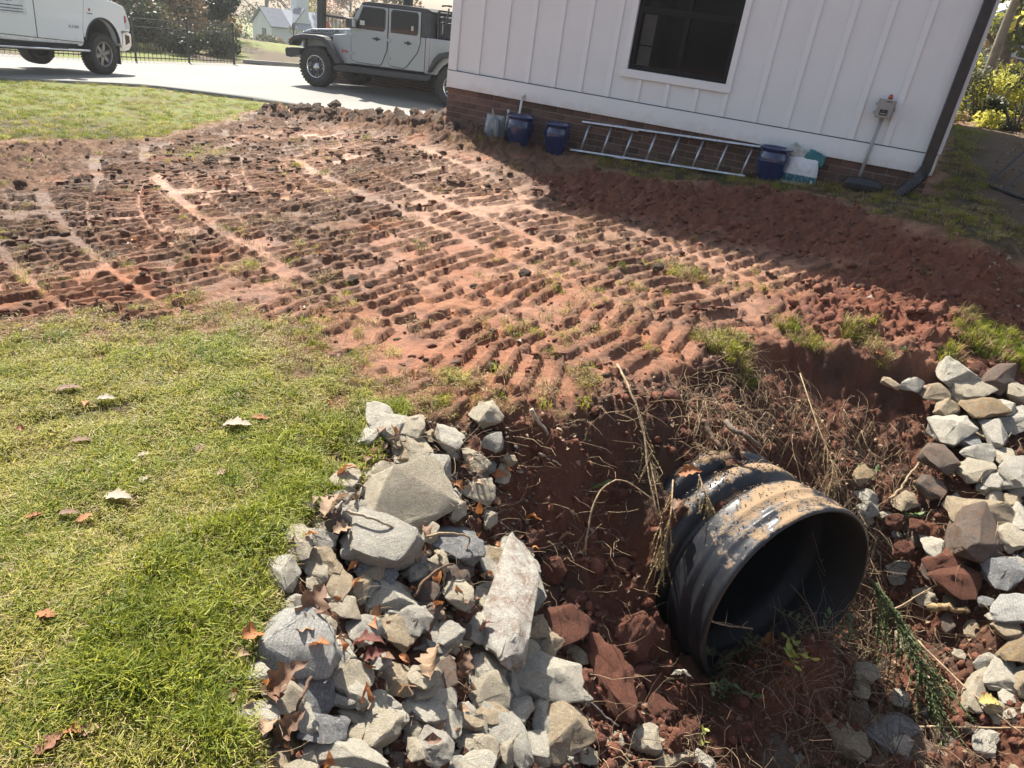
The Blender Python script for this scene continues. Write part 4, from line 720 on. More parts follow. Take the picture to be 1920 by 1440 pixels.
def leaf(x, y, z, size, rot, m, label, group=None, tilt=.25, seed=0, name='oak_leaf'):
    key = (seed % 4, m)
    if key not in LMESH:
        V, F = leaf_mesh(seed % 4+(9 if m == 'yellow' else 0), 3+seed % 2, m not in ('yellow', 'white')); o = raw(name, V, F, LFM[m], smooth=True); LMESH[key] = o.data
    else: o = bpy.data.objects.new(name, LMESH[key]); COL.objects.link(o)
    o.location = (x, y, z); o.scale = (size, size, size*.8); o.rotation_euler = (random.uniform(-tilt, tilt), random.uniform(-tilt, tilt), R(rot)+random.uniform(-.2, .2)); return tag(o, label, 'leaf', group)
lab = ['large pale oak leaf lying on the lawn nearest the mud', 'curled brown leaf on the left of the lawn', 'small pale leaf right of the curled brown leaf', 'long flat pale leaf in the middle of the lawn', 'small pale leaf standing above the long flat leaf', 'brown leaf left of the middle of the lawn', 'orange leaf right next to the brown leaf on the lawn', 'orange leaf low on the left side of the lawn', 'orange leaf touching a tan leaf near the lower left corner', 'tan leaf touching an orange leaf near the lower left corner', 'clay stained leaf in the lower left corner', 'tiny pale leaf on the lawn', 'brown leaf in a dip of the lawn', 'orange leaf at the left edge of the lawn', 'orange leaf beside the large pale oak leaf', 'tan leaf below the large pale oak leaf', 'pale leaf on the yellowish part of the lawn', 'brown leaf among the first mud patches of the lawn']
for i, (x, y, z, s, r, m) in enumerate(LEAVES_LAWN): q_ = leaf(x, y, gz(x, y)+.036, s*1.05, r, m, lab[i], seed=i, tilt=.15); q_.scale[2] *= .45
lab = ['dried tan oak leaf by the end of the thick grey branch', 'tan oak leaf hanging beside the smooth grey boulder', 'curled brown leaf standing above the banded boulder', 'tan lobed leaf lying on top of the banded boulder', 'orange leaf standing at the left end of the banded boulder', 'largest curled brown leaf leaning on the blue grey rock', 'brown leaf upright below the largest curled leaf', 'dark red leaf in the middle of the left rock pile', 'dried oak leaf standing on the cream tan rock', 'orange leaf above the largest cream slab', 'small orange leaf at the lawn edge left of the smooth boulder', 'brown leaf folded at the bottom left of the pile', 'tan leaf near the bottom left corner of the pile', 'orange oak leaf on the red bank above the pipe', 'tan leaf against the lower left flank of the pipe', 'orange leaf caught in the twigs in front of the pipe mouth', 'brown leaf on the bank left of the pipe groove', 'small tan leaf on the red bank', 'small brown leaf on the red bank', 'dark red leaf under the tan grey slab', 'brown leaf left of the rounded pale rock', 'thin brown leaf below the tall muddy boulder', 'small yellow leaf on the right bank', 'tan leaf at the left end of the pile under the banded boulder', 'orange fleck of leaf beside the upright tan rock', 'red leaf scrap at the foot of the tall muddy boulder', 'white crumpled leaf on the dark bank under the clay lump', 'bright orange leaf on the bank lip near the grass tuft']
for i, (x, y, z, s, r, m) in enumerate(LEAVES_PILE): leaf(x, y, z+.035, s*1.1, r, m, lab[i], tilt=.7, seed=i)
def litter(name, label, x, y, size, mats, zo=.01, tilt=.5):
    V, F = leaf_mesh(5, 3); keepv = [i for i in range(len(V))]; V = np.array(V)[::1]
    r4 = [0, 4, 8, 12, 16]; idx = np.array([[q*5, q*5+2, q*5+4] for q in r4]).ravel(); Vs = V[idx]; Fs = np.array([[i*3+k, i*3+k+1, i*3+k+4, i*3+k+3] for i in range(4) for k in range(2)])
    z, _ = terrain(x, y); per = np.array_split(RNG.permutation(len(x)), len(mats))
    for part, mt_ in zip(per, mats):
        n = len(part); M = rot_xyz(np.stack([RNG.normal(0, tilt, n), RNG.normal(0, tilt, n), RNG.random(n)*6.28], 1)); v = np.einsum('nij,nkj->nki', M, Vs[None]*size[part][:, None, None]*RNG.uniform(.7, 1.2, (n, len(Vs), 1)))+np.stack([x[part], y[part], z[part]+zo], 1)[:, None]
        Fx = (Fs[None]+(np.arange(n)*len(Vs))[:, None, None]).reshape(-1, 4); tag(npmesh(name, v.reshape(-1, 3), Fx, LFM[mt_]), label, kind='stuff')
x, y = bankpts(1500, pred=lambda x, y: y > 1.9); litter('leaf_litter', 'dead leaf scraps and bark bits on the banks', x, y, RNG.uniform(.015, .045, 1500), ['tan', 'brown', 'brown', 'tan'])
x, y = bankpts(120, -.8, .2, 2.6); litter('leaf_litter', 'dead leaf scraps between the rocks of the left pile', x, y, RNG.uniform(.03, .08, 120), ['tan', 'brown', 'orange'], .055, .9)
q = np.stack([RNG.uniform(3.2, 8.5, 2600), RNG.uniform(4.6, 13, 2600)], 1); k = (q[:, 0] > .62*q[:, 1]-.3) & ~blocked(q[:, 0], q[:, 1]); q = q[k]; litter('leaf_litter', 'pale fallen leaves on the slope right of the house', q[:, 0], q[:, 1], RNG.uniform(.03, .065, len(q)), ['tan', 'brown', 'pale', 'brown'], .02, .3)
x, y = pts_in(160, 2, 12, 1.4); k = ~blocked(x, y) & (x < 3); litter('leaf_litter', 'few leaf scraps blown over the lawn and mud', x[k], y[k], RNG.uniform(.03, .06, k.sum()), ['orange', 'brown', 'pale'], .02, .4)

# ------------------------------------------------------------------ rocks
RX = Vector((.990, .064, .125)); RU = Vector((-.140, .451, .881)); RD = Vector((0, -.890, .455))
RMESH = {}
def rock_mesh(seed, rough=.05, pts=13, sub=2):
    r = random.Random(seed); bm = bmesh.new()
    for k in range(pts):
        v = Vector((r.gauss(0, 1), r.gauss(0, 1), r.gauss(0, 1))).normalized(); v = Vector([max(-.80, min(.80, c)) for c in v])*r.uniform(.92, 1.1); bm.verts.new(v)
    bmesh.ops.convex_hull(bm, input=bm.verts); bmesh.ops.delete(bm, geom=[v for v in bm.verts if not v.link_faces], context='VERTS')
    bmesh.ops.bevel(bm, geom=bm.edges[:], offset=.05, segments=2, affect='EDGES', profile=.6)
    bmesh.ops.triangulate(bm, faces=bm.faces[:])
    for _ in range(sub):
        long = [e for e in bm.edges if e.calc_length() > .20]
        if long: bmesh.ops.subdivide_edges(bm, edges=long, cuts=1, use_grid_fill=False); bmesh.ops.triangulate(bm, faces=bm.faces[:])
    V = np.array([v.co[:] for v in bm.verts]); ph = seed*3.1
    n = fbm(V[:, 0]*1.0+ph+V[:, 2]*.7, V[:, 1]+V[:, 2]*.8-ph, 2.2, 4, seed)-.5; n2 = fbm(V[:, 0]+V[:, 1]*.6+ph, V[:, 2]-V[:, 1]*.5, 6, 3, seed+3)-.5
    nn = V/np.linalg.norm(V, axis=1, keepdims=True); V = V+nn*(n*rough*4.2+n2*rough*1.8)[:, None]
    lo, hi = V.min(0), V.max(0); V = (V-(lo+hi)/2)/((hi-lo)/2)
    for v, c in zip(bm.verts, V): v.co = c
    me = bpy.data.meshes.new('rock'); bm.to_mesh(me); bm.free(); me.shade_smooth()
    if seed < 50: me.set_sharp_from_angle(angle=R(34))
    return me
def rock_obj(name, x, y, z, w, h, ang, mat, seed, label, cat, group=None, sink=.30, clod=False):
    key = (seed % 19, mat, clod)
    if key not in RMESH:
        me = rock_mesh(seed % 19+(50 if clod else 0), .13 if clod else .062, 22 if clod else 12+seed % 5, 2); me = me.copy(); me.materials.append(MT[mat]); me.name = name; RMESH[key] = me
    o = bpy.data.objects.new(name, RMESH[key]); COL.objects.link(o)
    e = .06; n0 = Vector((-(float(base(x+e, y)[0])-float(base(x-e, y)[0]))/(2*e), -(float(base(x, y+e)[0])-float(base(x, y-e)[0]))/(2*e), 1)).normalized(); tc = (Vector((0, 0, 1.6))-Vector((x, y, z))).normalized()
    n0 = (n0*.5+Vector((0, 0, .6))+tc*.22).normalized() if not clod else (n0+tc*.7).normalized(); d0 = RX*math.cos(R(ang))+RU*math.sin(R(ang)); a = d0-tc*(d0.dot(n0)/tc.dot(n0)); d1 = -RX*math.sin(R(ang))+RU*math.cos(R(ang)); b1 = d1-tc*(d1.dot(n0)/tc.dot(n0))
    w *= min(1.45, a.length); h *= min(1.45, b1.length)*(1.12 if not clod else 1); a.normalize(); c = n0; b = c.cross(a).normalized()
    dp = min(w, h)*.5*.72; w *= 1.16; h *= 1.16
    M = Matrix(((a.x*w/2, b.x*h/2, c.x*dp, 0), (a.y*w/2, b.y*h/2, c.y*dp, 0), (a.z*w/2, b.z*h/2, c.z*dp, 0), (0, 0, 0, 1)))
    M = Matrix.Translation(Vector((x, y, z))+n0*(dp*(1-sink)*.8+(.012 if w > .1 else .004)))@M; o.matrix_world = M; o['seat'] = 0; del o['seat']
    return tag(o, label, cat, group)
for i, (x, y, z, w, h, a, m, lb) in enumerate(ROCKS):
    side = 'right bank' if x > 1.35 else ('bottom of the ditch' if x > .55 else 'left rock pile'); sz = 'small' if max(w, h) < .17 else 'middling'
    col = {'grey': 'grey', 'pale': 'whitish', 'cream': 'cream', 'tan': 'tan', 'dark': 'dark grey', 'brown': 'brown', 'ochre': 'ochre', 'striped': 'banded', 'clay': 'clay covered', 'muddy': 'muddy'}[m]
    gl = '%s %s rock fitted between the larger rocks, %s' % (sz, col, side)
    rock_obj('rock', x, y, z, w, h, a, m, i*7+3, lb or gl, 'rock', 'rocks of the riprap lining the ditch' if lb else '%s %s rocks, %s' % (sz, col, side))
CLN = iter(['small brown red clay lump between the long clay finger and the red ball', 'clay lump above the clay finger, left of the biggest chunk', 'small clay lump on the bank left of the biggest chunk', 'crumbly clay lump under the orange red lump', 'clay lump between the biggest chunk and the orange red lump', 'narrow clay lump right of the upright grey rock', 'small clay crumb high on the red bank', 'small clay lump halfway down the red bank', 'red clay scrap by the blue grey angular rock', 'clay lump on the red soil beside the tall muddy boulder', 'clay lump above the one beside the tall muddy boulder', 'clay lump lower right of the tall muddy boulder', 'red clay lump in the middle of the left pile under the tan grey slab', 'flat clay lump at the bank top near the bleached stick', 'clay lump just below the bank top near the bleached stick', 'small clod at the grass edge of the right bank', 'clay lump right of the pipe under the leafy sprig', 'clay lump touching the right side of the pipe mouth', 'clay lump low on the bank right of the pipe', 'small clod on the hollow edge below the right grass tuft', 'clay scrap on the bank'])
for i, (x, y, z, w, h, a, m, lb) in enumerate(CLODS):
    lb = lb or next(CLN, None)
    rock_obj('clay_clod', x, y, z, w, h, a, m, i*5+1, lb or 'lump of red clay lying on the ditch bank', 'clod', 'lumps of clay on the banks' if lb else 'plain clay lumps on the banks', clod=True)
# filler cobbles
def fillers():
    x, y = bankpts(520, -.75, .75, 2.75, lambda x, y: (x < .05+(2.6-y)*.35) & (x > -.72)); x2, y2 = bankpts(190, 1.7, 3.2, 3.4, lambda x, y: x > 1.2+.28*y+.1*np.sin(y*7)); x = np.r_[x, x2]; y = np.r_[y, y2]; z, _ = terrain(x, y)
    ms = ['grey', 'cream', 'tan', 'pale', 'brown']
    for i in range(330):
        s = random.uniform(.035, .085); m = random.choice(ms+['pale', 'cream']); side = 'left pile' if x[i if i < 235 else 520+i-235] < 1.2 else 'right bank'; j = i if i < 235 else 520+i-235
        rock_obj('cobble', x[j], y[j], z[j], s*random.uniform(1, 1.6), s, random.uniform(-90, 90), m, i, 'fist sized %s stone in the gaps of the rocks, %s' % ({'grey': 'grey', 'cream': 'cream', 'tan': 'tan', 'pale': 'whitish', 'brown': 'brown'}[m], side), 'stone', 'fist sized %s stones, %s' % (m, side), sink=.2)
    idx = np.r_[170:520]; 
    for m in ('grey', 'tan', 'brown'):
        xx, yy = bankpts(420, -.78, .7, 2.7, lambda x, y: (x < .12+(2.6-y)*.45)); zz, _ = terrain(xx, yy); bits('gravel', 'chips of %s stone between the rocks' % m, np.stack([xx, yy, zz+.01], 1), RNG.uniform(.004, .012, 420), MT[m], .7)
    xx, yy = bankpts(260, .3, 1.0, 1.9); zz, _ = terrain(xx, yy); bits('gravel', 'pale gravel at the bottom of the ditch', np.stack([xx, yy, zz+.005], 1), RNG.uniform(.004, .012, 260), MT['tan'], .7)
fillers()
x, y = bankpts(420, .35, 3.3, 3.7); z, _ = terrain(x, y); bits('clay_chunks', 'chunks of broken red clay strewn over the ditch banks', np.stack([x, y, z+.008], 1), np.clip(RNG.lognormal(-3.9, .35, 420), .01, .045), MT['clay'], .8, sub=2, jit=.13)
q = inpoly(600, POLY['redloose']); z, _ = terrain(q[:, 0], q[:, 1]); bits('clay_chunks', 'chunks of red clay on the loose soil by the house', np.stack([q[:, 0], q[:, 1], z+.005], 1), np.clip(RNG.lognormal(-4.0, .35, 600), .01, .04), MT['clay'], .8, sub=2, jit=.13)
# big dark clods on the spoil heap along the driveway
q = inpoly(170, [(-4.9, 12.6), (-3.9, 12.8), (-1.4, 10.4), (-.6, 8.7), (-1.4, 9.0), (-2.6, 10.4), (-4.6, 11.6)])
for i, (x, y) in enumerate(q):
    s = random.uniform(.04, .125); rock_obj('soil_clod', x, y, gz(x, y)-.01, s*1.3, s, random.uniform(-30, 30), 'topclod', i, 'dark clod of torn topsoil on the heap by the driveway', 'clod', 'dark clods on the spoil heap', clod=True, sink=.2)
q = inpoly(26, POLY['tread'])
for i, (x, y) in enumerate(q):
    s = random.uniform(.025, .06); rock_obj('soil_clod', x, y, gz(x, y), s*1.4, s, random.uniform(-30, 30), 'topclod', i, 'loose dark clod lying on the track prints', 'clod', 'loose clods on the track prints', clod=True, sink=.2)

# ------------------------------------------------------------------ sticks, stalks, branches, plants
for n, lb, c, r, P in STICKS:
    C_ = smooth_curve(P, 5); mb = MB(); mb.tube([p+Vector((random.uniform(-1, 1), random.uniform(-1, 1), random.uniform(-1, 1)))*r*.5 for p in C_], r, 7, taper=.55)
    if n in ('branch', 'dry_stalk', 'root'):
        for k in range(2, len(C_)-2, 3): d = Vector((random.uniform(-1, 1), random.uniform(-1, 1), random.uniform(-.2, 1)))*.05; mb.tube([C_[k], C_[k]+d, C_[k]+d*1.8+Vector((0, 0, -.01))], r*.35, 5, taper=.4)
    tag(mb.build(n, ST_M[c], smooth=True), lb, 'stick' if n != 'log' else 'log')
FEM = {'cedar': leafmat('cedar_green', [(0, (.05, .08, .03)), (.6, (.10, .13, .05)), (1, (.24, .25, .10))], .25, nscale=30), 'dryw': leafmat('weed_dry', [(0, (.24, .17, .08)), (.6, (.38, .29, .14)), (1, (.42, .38, .18))], .3, nscale=30)}
for n, lb, c, P, sp, cnt in FEATHERS:
    C_ = smooth_curve(P, 8); root = empty(n, C_[0], label=lb, cat='branch' if c == 'cedar' else 'weed'); off = -C_[0]
    mb = MB(); mb.tube([p+off for p in C_], .004, 6, taper=.3); tw = []
    for k in range(60 if c == 'cedar' else 22):
        t = random.random()**.8; i = int(t*(len(C_)-2)); p = C_[i]; d = (C_[i+1]-C_[i]).normalized(); L = sp*random.uniform(.8, 2.0)*(1-.3*t); side = Vector((random.uniform(-1, 1), random.uniform(-1, 1), random.uniform(-.8, .5)))*.55
        e = [p+(d+side)*L*q+Vector((0, 0, -.25*L*q*q)) for q in (0, .35, .7, 1)]; mb.tube([q+off for q in e], .0016, 4, taper=.5); tw.append(e)
    mb.build('stem', ST_M['brown' if c == 'cedar' else 'straw'], root, smooth=True)
    V = []; F = []
    for k in range(cnt*4):
        e = random.choice(tw); t = random.random()*2.99; i = int(t); p = e[i].lerp(e[i+1], t-i)+off; d = (e[i+1]-e[i]).normalized(); s = Vector((random.uniform(-1, 1), random.uniform(-1, 1), random.uniform(-1, 1))); q = (d*.9+s*.8).normalized()*random.uniform(.006, .015)*(1.5 if c == 'cedar' else 1); w = q.cross(s).normalized()*(.0022 if c == 'cedar' else .0014); b = len(V); V += [p-w, p+w, p+q+w*.5, p+q-w*.5]; F.append((b, b+1, b+2, b+3))
    raw('needles', V, F, FEM[c], root)['kind'] = 'stuff'
PLM = {'leaf': leafmat('leaf_green', [(0, (.07, .13, .04)), (1, (.20, .27, .10))], .35, nscale=20), 'leafy': leafmat('leaf_yellow', [(0, (.16, .24, .05)), (1, (.55, .52, .12))], .4, nscale=20), 'leafd': leafmat('leaf_dark', [(0, (.05, .07, .03)), (1, (.13, .17, .07))], .3, nscale=20)}
for n, lb, P, sz, cnt, mk in PLANTS:
    base_p = Vector((P[0], P[1], gz(P[0], P[1]))); root = empty(n, base_p, label=lb, cat='plant'); mb = MB(); V = []; F = []; left = cnt
    st = max(2, cnt//9)
    for k in range(st):
        a = random.uniform(0, 2*PI); el = random.uniform(.5, 1.3); L = sz*random.uniform(.7, 1.4); d = Vector((math.cos(a)*math.cos(el), math.sin(a)*math.cos(el), math.sin(el))); side = d.cross(Vector((0, 0, 1))).normalized()
        pts = [d*L*q+Vector((0, 0, -.35*L*q*q))+side*.03*math.sin(q*5) for q in (0, .25, .5, .75, 1)]; mb.tube(pts, .0018, 5, taper=.5)
        for j in range(cnt//st):
            q = (j+1)/(cnt//st); i = min(3, int(q*4)); p = pts[i].lerp(pts[i+1], q*4-i if i < 3 else min(1, q*4-3)); ld = (side*(1 if j % 2 else -1)+d*.5+Vector((0, 0, random.uniform(-.2, .5)))).normalized(); lw = ld.cross(Vector((random.uniform(-.4, .4), random.uniform(-.4, .4), 1))).normalized(); ll = random.uniform(.024, .046); ww = ll*.24; nb = len(V)
            nrm = ld.cross(lw); V += [p, p+ld*ll*.35+lw*ww+nrm*ww*.25, p+ld*ll*.7+lw*ww*.85+nrm*ww*.2, p+ld*ll, p+ld*ll*.7-lw*ww*.85+nrm*ww*.2, p+ld*ll*.35-lw*ww+nrm*ww*.25, p+ld*ll*.5]
            F += [(nb, nb+1, nb+6), (nb+1, nb+2, nb+6), (nb+2, nb+3, nb+6), (nb+3, nb+4, nb+6), (nb+4, nb+5, nb+6), (nb+5, nb, nb+6)]
    mb.build('stem', ST_M['straw'], root, smooth=True); raw('leaves', V, F, PLM[mk], root, smooth=True)['kind'] = 'stuff'

# ------------------------------------------------------------------ culvert pipe
def culvert():
    root = empty('drain_pipe', PIPE_C, label='wide black corrugated plastic culvert pipe sticking out of the bank', cat='pipe')
    q = (-PIPE_N).to_track_quat('Y', 'Z'); root.rotation_mode = 'QUATERNION'; root.rotation_quaternion = q
    m, t, b = nt('pipe_plastic'); b.inputs['Roughness'].default_value = .42
    g = t.nodes.new('ShaderNodeNewGeometry'); sep = t.nodes.new('ShaderNodeSeparateXYZ'); t.links.new(g.outputs['Normal'], sep.inputs[0])
    nz = noise(t, 9, 7, .7); ad = t.nodes.new('ShaderNodeMath'); ad.operation = 'MULTIPLY_ADD'; t.links.new(sep.outputs[2], ad.inputs[0]); ad.inputs[1].default_value = .50; t.links.new(nz, ad.inputs[2])
    dirt = ramp(t, ad.outputs[0], [(.89, (0,)*3), (.99, (1,)*3)]); dust = ramp(t, noise(t, 25, 6, .75), [(.5, (0,)*3), (.75, (.30,)*3)])
    c = mixc(t, (.016, .018, .022), (.10, .09, .08), dust); c = mixc(t, c, (.23, .155, .09), dirt); t.links.new(c, b.inputs['Base Color'])
    rr = t.nodes.new('ShaderNodeMapRange'); t.links.new(dirt, rr.inputs[0]); rr.inputs[3].default_value = .36; rr.inputs[4].default_value = .95; t.links.new(rr.outputs[0], b.inputs['Roughness'])
    h = t.nodes.new('ShaderNodeMath'); h.operation = 'MULTIPLY'; t.links.new(dirt, h.inputs[0]); t.links.new(noise(t, 120, 4), h.inputs[1]); bump(t, b, h.outputs[0], .5, .01)
    def prof(a): return a
    outer = [(.488, -.004), (.500, .0), (.503, .02), (.494, .035), (.494, .075), (.503, .085), (.503, .10), (.494, .112), (.494, .15), (.503, .16), (.503, .175), (.494, .19), (.492, .25), (.488, .268), (.470, .282), (.440, .292), (.432, .305), (.432, .325), (.445, .337), (.482, .35), (.494, .365), (.498, .39), (.494, .43), (.478, .45), (.440, .465), (.432, .48), (.432, .50), (.445, .51), (.482, .525), (.494, .545), (.494, .60), (.478, .62), (.44, .64), (.44, .68), (.49, .71), (.49, .78), (.44, .81), (.44, 3.4)]
    MB().lathe(outer, 96, 'y').build('corrugated_wall', m, root, smooth=True)
    m2 = simple('pipe_inside', (.007, .008, .010), .55, (.016, .016, .017), 6, .15, 30)
    inner = [(.488, -.004), (.480, .0), (.478, .24), (.470, .27), (.425, .30)]
    for k in range(18): y0 = .30+k*.17; inner += [(.425, y0+.05), (.420, y0+.08), (.425, y0+.11)]
    MB().lathe(inner[::-1], 96, 'y').build('bore', m2, root, smooth=True)
    MB().add([(.428*math.cos(2*PI*k/32), 3.3, .428*math.sin(2*PI*k/32)) for k in range(32)], [tuple(range(32))]).build('back_wall', MT['topclod'], root)
    # loose dirt lying on the crown
    P = []; s = []
    for k in range(500):
        yy = random.choice([random.uniform(.02, .27), random.uniform(.35, .45), random.uniform(.28, .35)]); a = random.gauss(PI/2+.1, .42); rr_ = .500 if not .28 < yy < .345 else .44
        P.append((rr_*math.cos(a), yy, rr_*math.sin(a))); s.append(random.uniform(.0015, .005))
    P = np.array(P); M = q.to_matrix(); Pw = np.array([list(M@Vector(p)+PIPE_C) for p in P]); o = bits('dirt_crumbs', 'tan dirt crumbs lying on top of the black pipe', Pw, np.array(s), simple('tan_dirt', (.27, .19, .11), .95, (.20, .13, .08), 30, .6, 100), .8)
culvert()

# ------------------------------------------------------------------ white house
HO = empty('white_house', (-1.2, 9.14, 0), (0, 0, -math.atan2(.3756, .9268)), 'white board and batten house on a brown brick base', 'house')
HM = HO.matrix_basis.copy() if False else Matrix.Translation((-1.2, 9.14, 0))@Matrix.Rotation(-math.atan2(.3756, .9268), 4, 'Z')
def hw(s, out, z): return HM@Vector((s, -out, z))
S0, S1 = -.07, 5.24
WZ0, WZ1 = 1.265, 2.80
gl_m, t, b = nt('window_glass'); b.inputs['Base Color'].default_value = (.012, .014, .016, 1); b.inputs['Roughness'].default_value = .04; b.inputs['Transmission Weight'].default_value = .0; b.inputs['Alpha'].default_value = .42; b.inputs['Specular IOR Level'].default_value = .3
screen_m = simple('insect_screen', (.02, .021, .023), .8); sash_m = simple('black_window_frame', (.008, .009, .011), .6, spec=.25)
mb = MB()
for a, b_ in (((S0, .0, .77), (2.105, .12, 3.62)), ((3.16, .0, .77), (S1, .12, 3.62)), ((2.105, .0, .77), (3.16, .12, WZ0)), ((2.105, .0, WZ1), (3.16, .12, 3.62))): mb.box(a, b_)
mb.build('siding_sheet', white_wall, HO)
def hbox(n, a, b_, m, p=HO, bv=.003): return MB().box(a, b_).build(n, m, p, bevel=bv)
hbox('corner_board', (S0-.004, -.024, .958), (.040, -.001, 3.61), white_trim); hbox('corner_board', (5.055, -.024, .958), (S1+.002, -.001, 3.61), white_trim)
for s in (.34, .664, .985, 1.31, 1.633, 1.954, 3.549, 3.865, 4.173, 4.488, 4.806): hbox('batten', (s-.056, -.019, .958), (s, -.001, 3.61), white_trim)
for s in (2.29, 2.60, 2.91, 3.215): hbox('batten', (s-.050, -.019, .958), (s, -.001, 1.183), white_trim)
for k in range(3): pass
hbox('skirt_board', (S0-.006, -.026, .765), (S1+.004, -.001, .948), white_trim); hbox('drip_cap', (S0-.004, -.020, .9485), (S1+.002, -.001, .9575), simple('shadow_line', (.10, .09, .085), .8), bv=0)  # drip cap coloured dark to paint the shadow line over the skirt
# window
WN = 'window'
tr = MB(); tr.box((2.041, -.030, 1.185), (3.223, -.001, WZ0)); trim_o = tr.build('window_trim', white_trim, HO, bevel=.003)
hbox('window_trim', (2.041, -.028, WZ0+.001), (2.104, -.001, WZ1+.06), white_trim); hbox('window_trim', (3.161, -.028, WZ0+.001), (3.223, -.001, WZ1+.06), white_trim)
fr = MB(); fr.box((2.107, .006, 1.267), (3.158, .07, 1.315)); fr.box((2.107, .006, 1.315), (2.150, .07, WZ1)); fr.box((3.115, .006, 1.315), (3.158, .07, WZ1)); fr.box((2.150, .002, 1.815), (3.115, .068, 1.868)); fr.box((2.612, .012, 1.315), (2.655, .064, 1.815)); fr.box((2.612, .012, 1.868), (2.655, .064, WZ1))
win = fr.build('window', sash_m, HO, bevel=.003)
for a, b_, z0, z1 in ((2.15, 2.612, 1.315, 1.815), (2.655, 3.115, 1.315, 1.815), (2.15, 2.612, 1.868, WZ1), (2.655, 3.115, 1.868, WZ1)): MB().box((a+.001, .040, z0+.001), (b_-.001, .044, z1-.001)).build('pane', gl_m, win)
MB().box((2.86, .030, 1.372), (2.861, .031, 1.373)).build('screen', screen_m, win) if False else None
# room behind: dark box with a pale panel crossed by a dark bar
rm = MB(); rm.box((1.6, 1.9, .9), (3.7, 1.95, 3.0)); rm.box((1.6, .125, .9), (1.65, 1.9, 3.0)); rm.box((3.65, .125, .9), (3.7, 1.9, 3.0)); rm.box((1.6, .125, .86), (3.7, 1.95, .9)); rm.box((1.6, .125, 3.0), (3.7, 1.95, 3.04)); rm.build('room_wall', simple('room_grey', (.03, .032, .037), .9), HO)
MB().box((2.165, .075, 1.30), (2.30, .085, 1.80)).build('pale_panel', simple('pale_panel_paint', (.50, .52, .53), .8), HO, bevel=.002)
MB().box((2.165, .070, 1.500), (2.30, .0745, 1.512)).build('panel_bar', sash_m, HO)
MB().box((2.60, .072, 1.86), (2.66, .078, 1.872)).build('sash_lock', alu, HO)
hooks = 0
# bricks
bm_ = simple('brick_brown', (.20, .115, .085), .9, (.13, .08, .065), 6, .6, 130, rnd=.5)
hbox('foundation', (S0+.01, .012, -.2), (S1-.008, .13, .764), mortar, bv=0)
me_b = None
def brick(x0, z0, L, side=False, y0=0):
    global me_b
    if me_b is None:
        o = MB().box((0, 0, 0), (.196, .08, .0575)).build('brick', bm_, HO, bevel=.003, seg=1); me_b = o.data
    else: o = bpy.data.objects.new('brick', me_b); COL.objects.link(o); o.parent = HO; bev(o, .003, 1)
    o.location = (x0, .002+random.uniform(-.0015, .0015), z0); o.scale = (L/.196, 1, 1)
    if side: o.location = (S1-.006, y0, z0); o.rotation_euler = (0, 0, PI/2)
    return o
row = 0; z = .765-.0665
while z > .16:
    x = S0+.004+(-.103 if row % 2 else 0)
    while x < S1-.02:
        a = max(x, S0+.004); e = min(x+.196, S1-.008)
        if e-a > .03 and a > -1: brick(a, z, e-a)
        x += .206
    z -= .0675; row += 1
# side wall at the right corner and the rest of the shell
hbox('side_wall', (S1-.12, .13, .77), (S1-.004, 4.6, 3.62), white_wall, bv=0); hbox('side_skirt', (S1-.002, -.001, .765), (S1+.02, 4.6, .95), simple('cream_trim', (.62, .56, .44), .6), bv=.002)
hbox('side_corner_board', (S1+.003, -.02, .96), (S1+.024, .10, 3.6), white_trim)
mb = MB(); mb.box((S1-.12, .131, -.2), (S1-.003, 4.6, .763)); mb.build('side_brick_base', simple('brick_side', (.20, .09, .05), .9, (.13, .06, .04), 9, .6, 60), HO)
hbox('back_wall', (S0, 4.4, -.4), (S1-.13, 4.6, 3.62), white_wall, bv=0); hbox('left_wall', (S0+.002, .13, -.3), (S0+.12, 4.39, 3.62), white_wall, bv=0)
rf = MB(); rf.prism([(-.42, 3.63), (-.42, 3.79), (2.3, 4.75), (4.95, 3.79), (4.95, 3.63), (2.3, 4.6)], S0-.12, S1+.35)
rf.V = [(y, x, z) for x, y, z in rf.V]; rf.build('roof', simple('roof_shingle', (.06, .06, .065), .9, (.04, .04, .045), 30, .4, 60), HO)
hbox('soffit', (S0-.12, -.41, 3.622), (S1+.3, -.001, 3.629), white_trim, bv=0)
g_ = MB(); g_.box((S0-.12, -.52, 3.66), (S1+.35, -.421, 3.79)); g_.build('gutter', black_metal, HO, bevel=.01)
ds = MB(); ds.box((5.137, -.105, .80), (5.228, -.028, 3.66)); ds.build('downspout', black_metal, HO, bevel=.008)
MB().box((5.165, -.109, .800), (5.205, -.1055, .812)).build('label_sticker', simple('sticker_white', (.7, .7, .7), .5), HO)
# corrugated black drain hose under the downspout
hp = smooth_curve([(5.18, -.066, .82), (5.165, -.08, .76), (5.10, -.15, .66), (5.03, -.21, .56), (4.99, -.24, .46)], 14)
mb = MB(); rr = [.052+.006*math.sin(i*1.9) for i in range(len(hp))]; mb.tube(hp, rr, 20); o = mb.build('drain_hose', plastic_black, None, smooth=True); o.matrix_world = HM; tag(o, 'black corrugated hose elbow joined to the foot of the downspout', 'hose')

def place_h(name, s, out, z, label, cat, rz=0): 
    p = hw(s, out, z); return empty(name, p, (0, 0, -math.atan2(.3756, .9268)+rz), label, cat)
def hg(s, out): p = hw(s, out, 0); return gz(p.x, p.y)
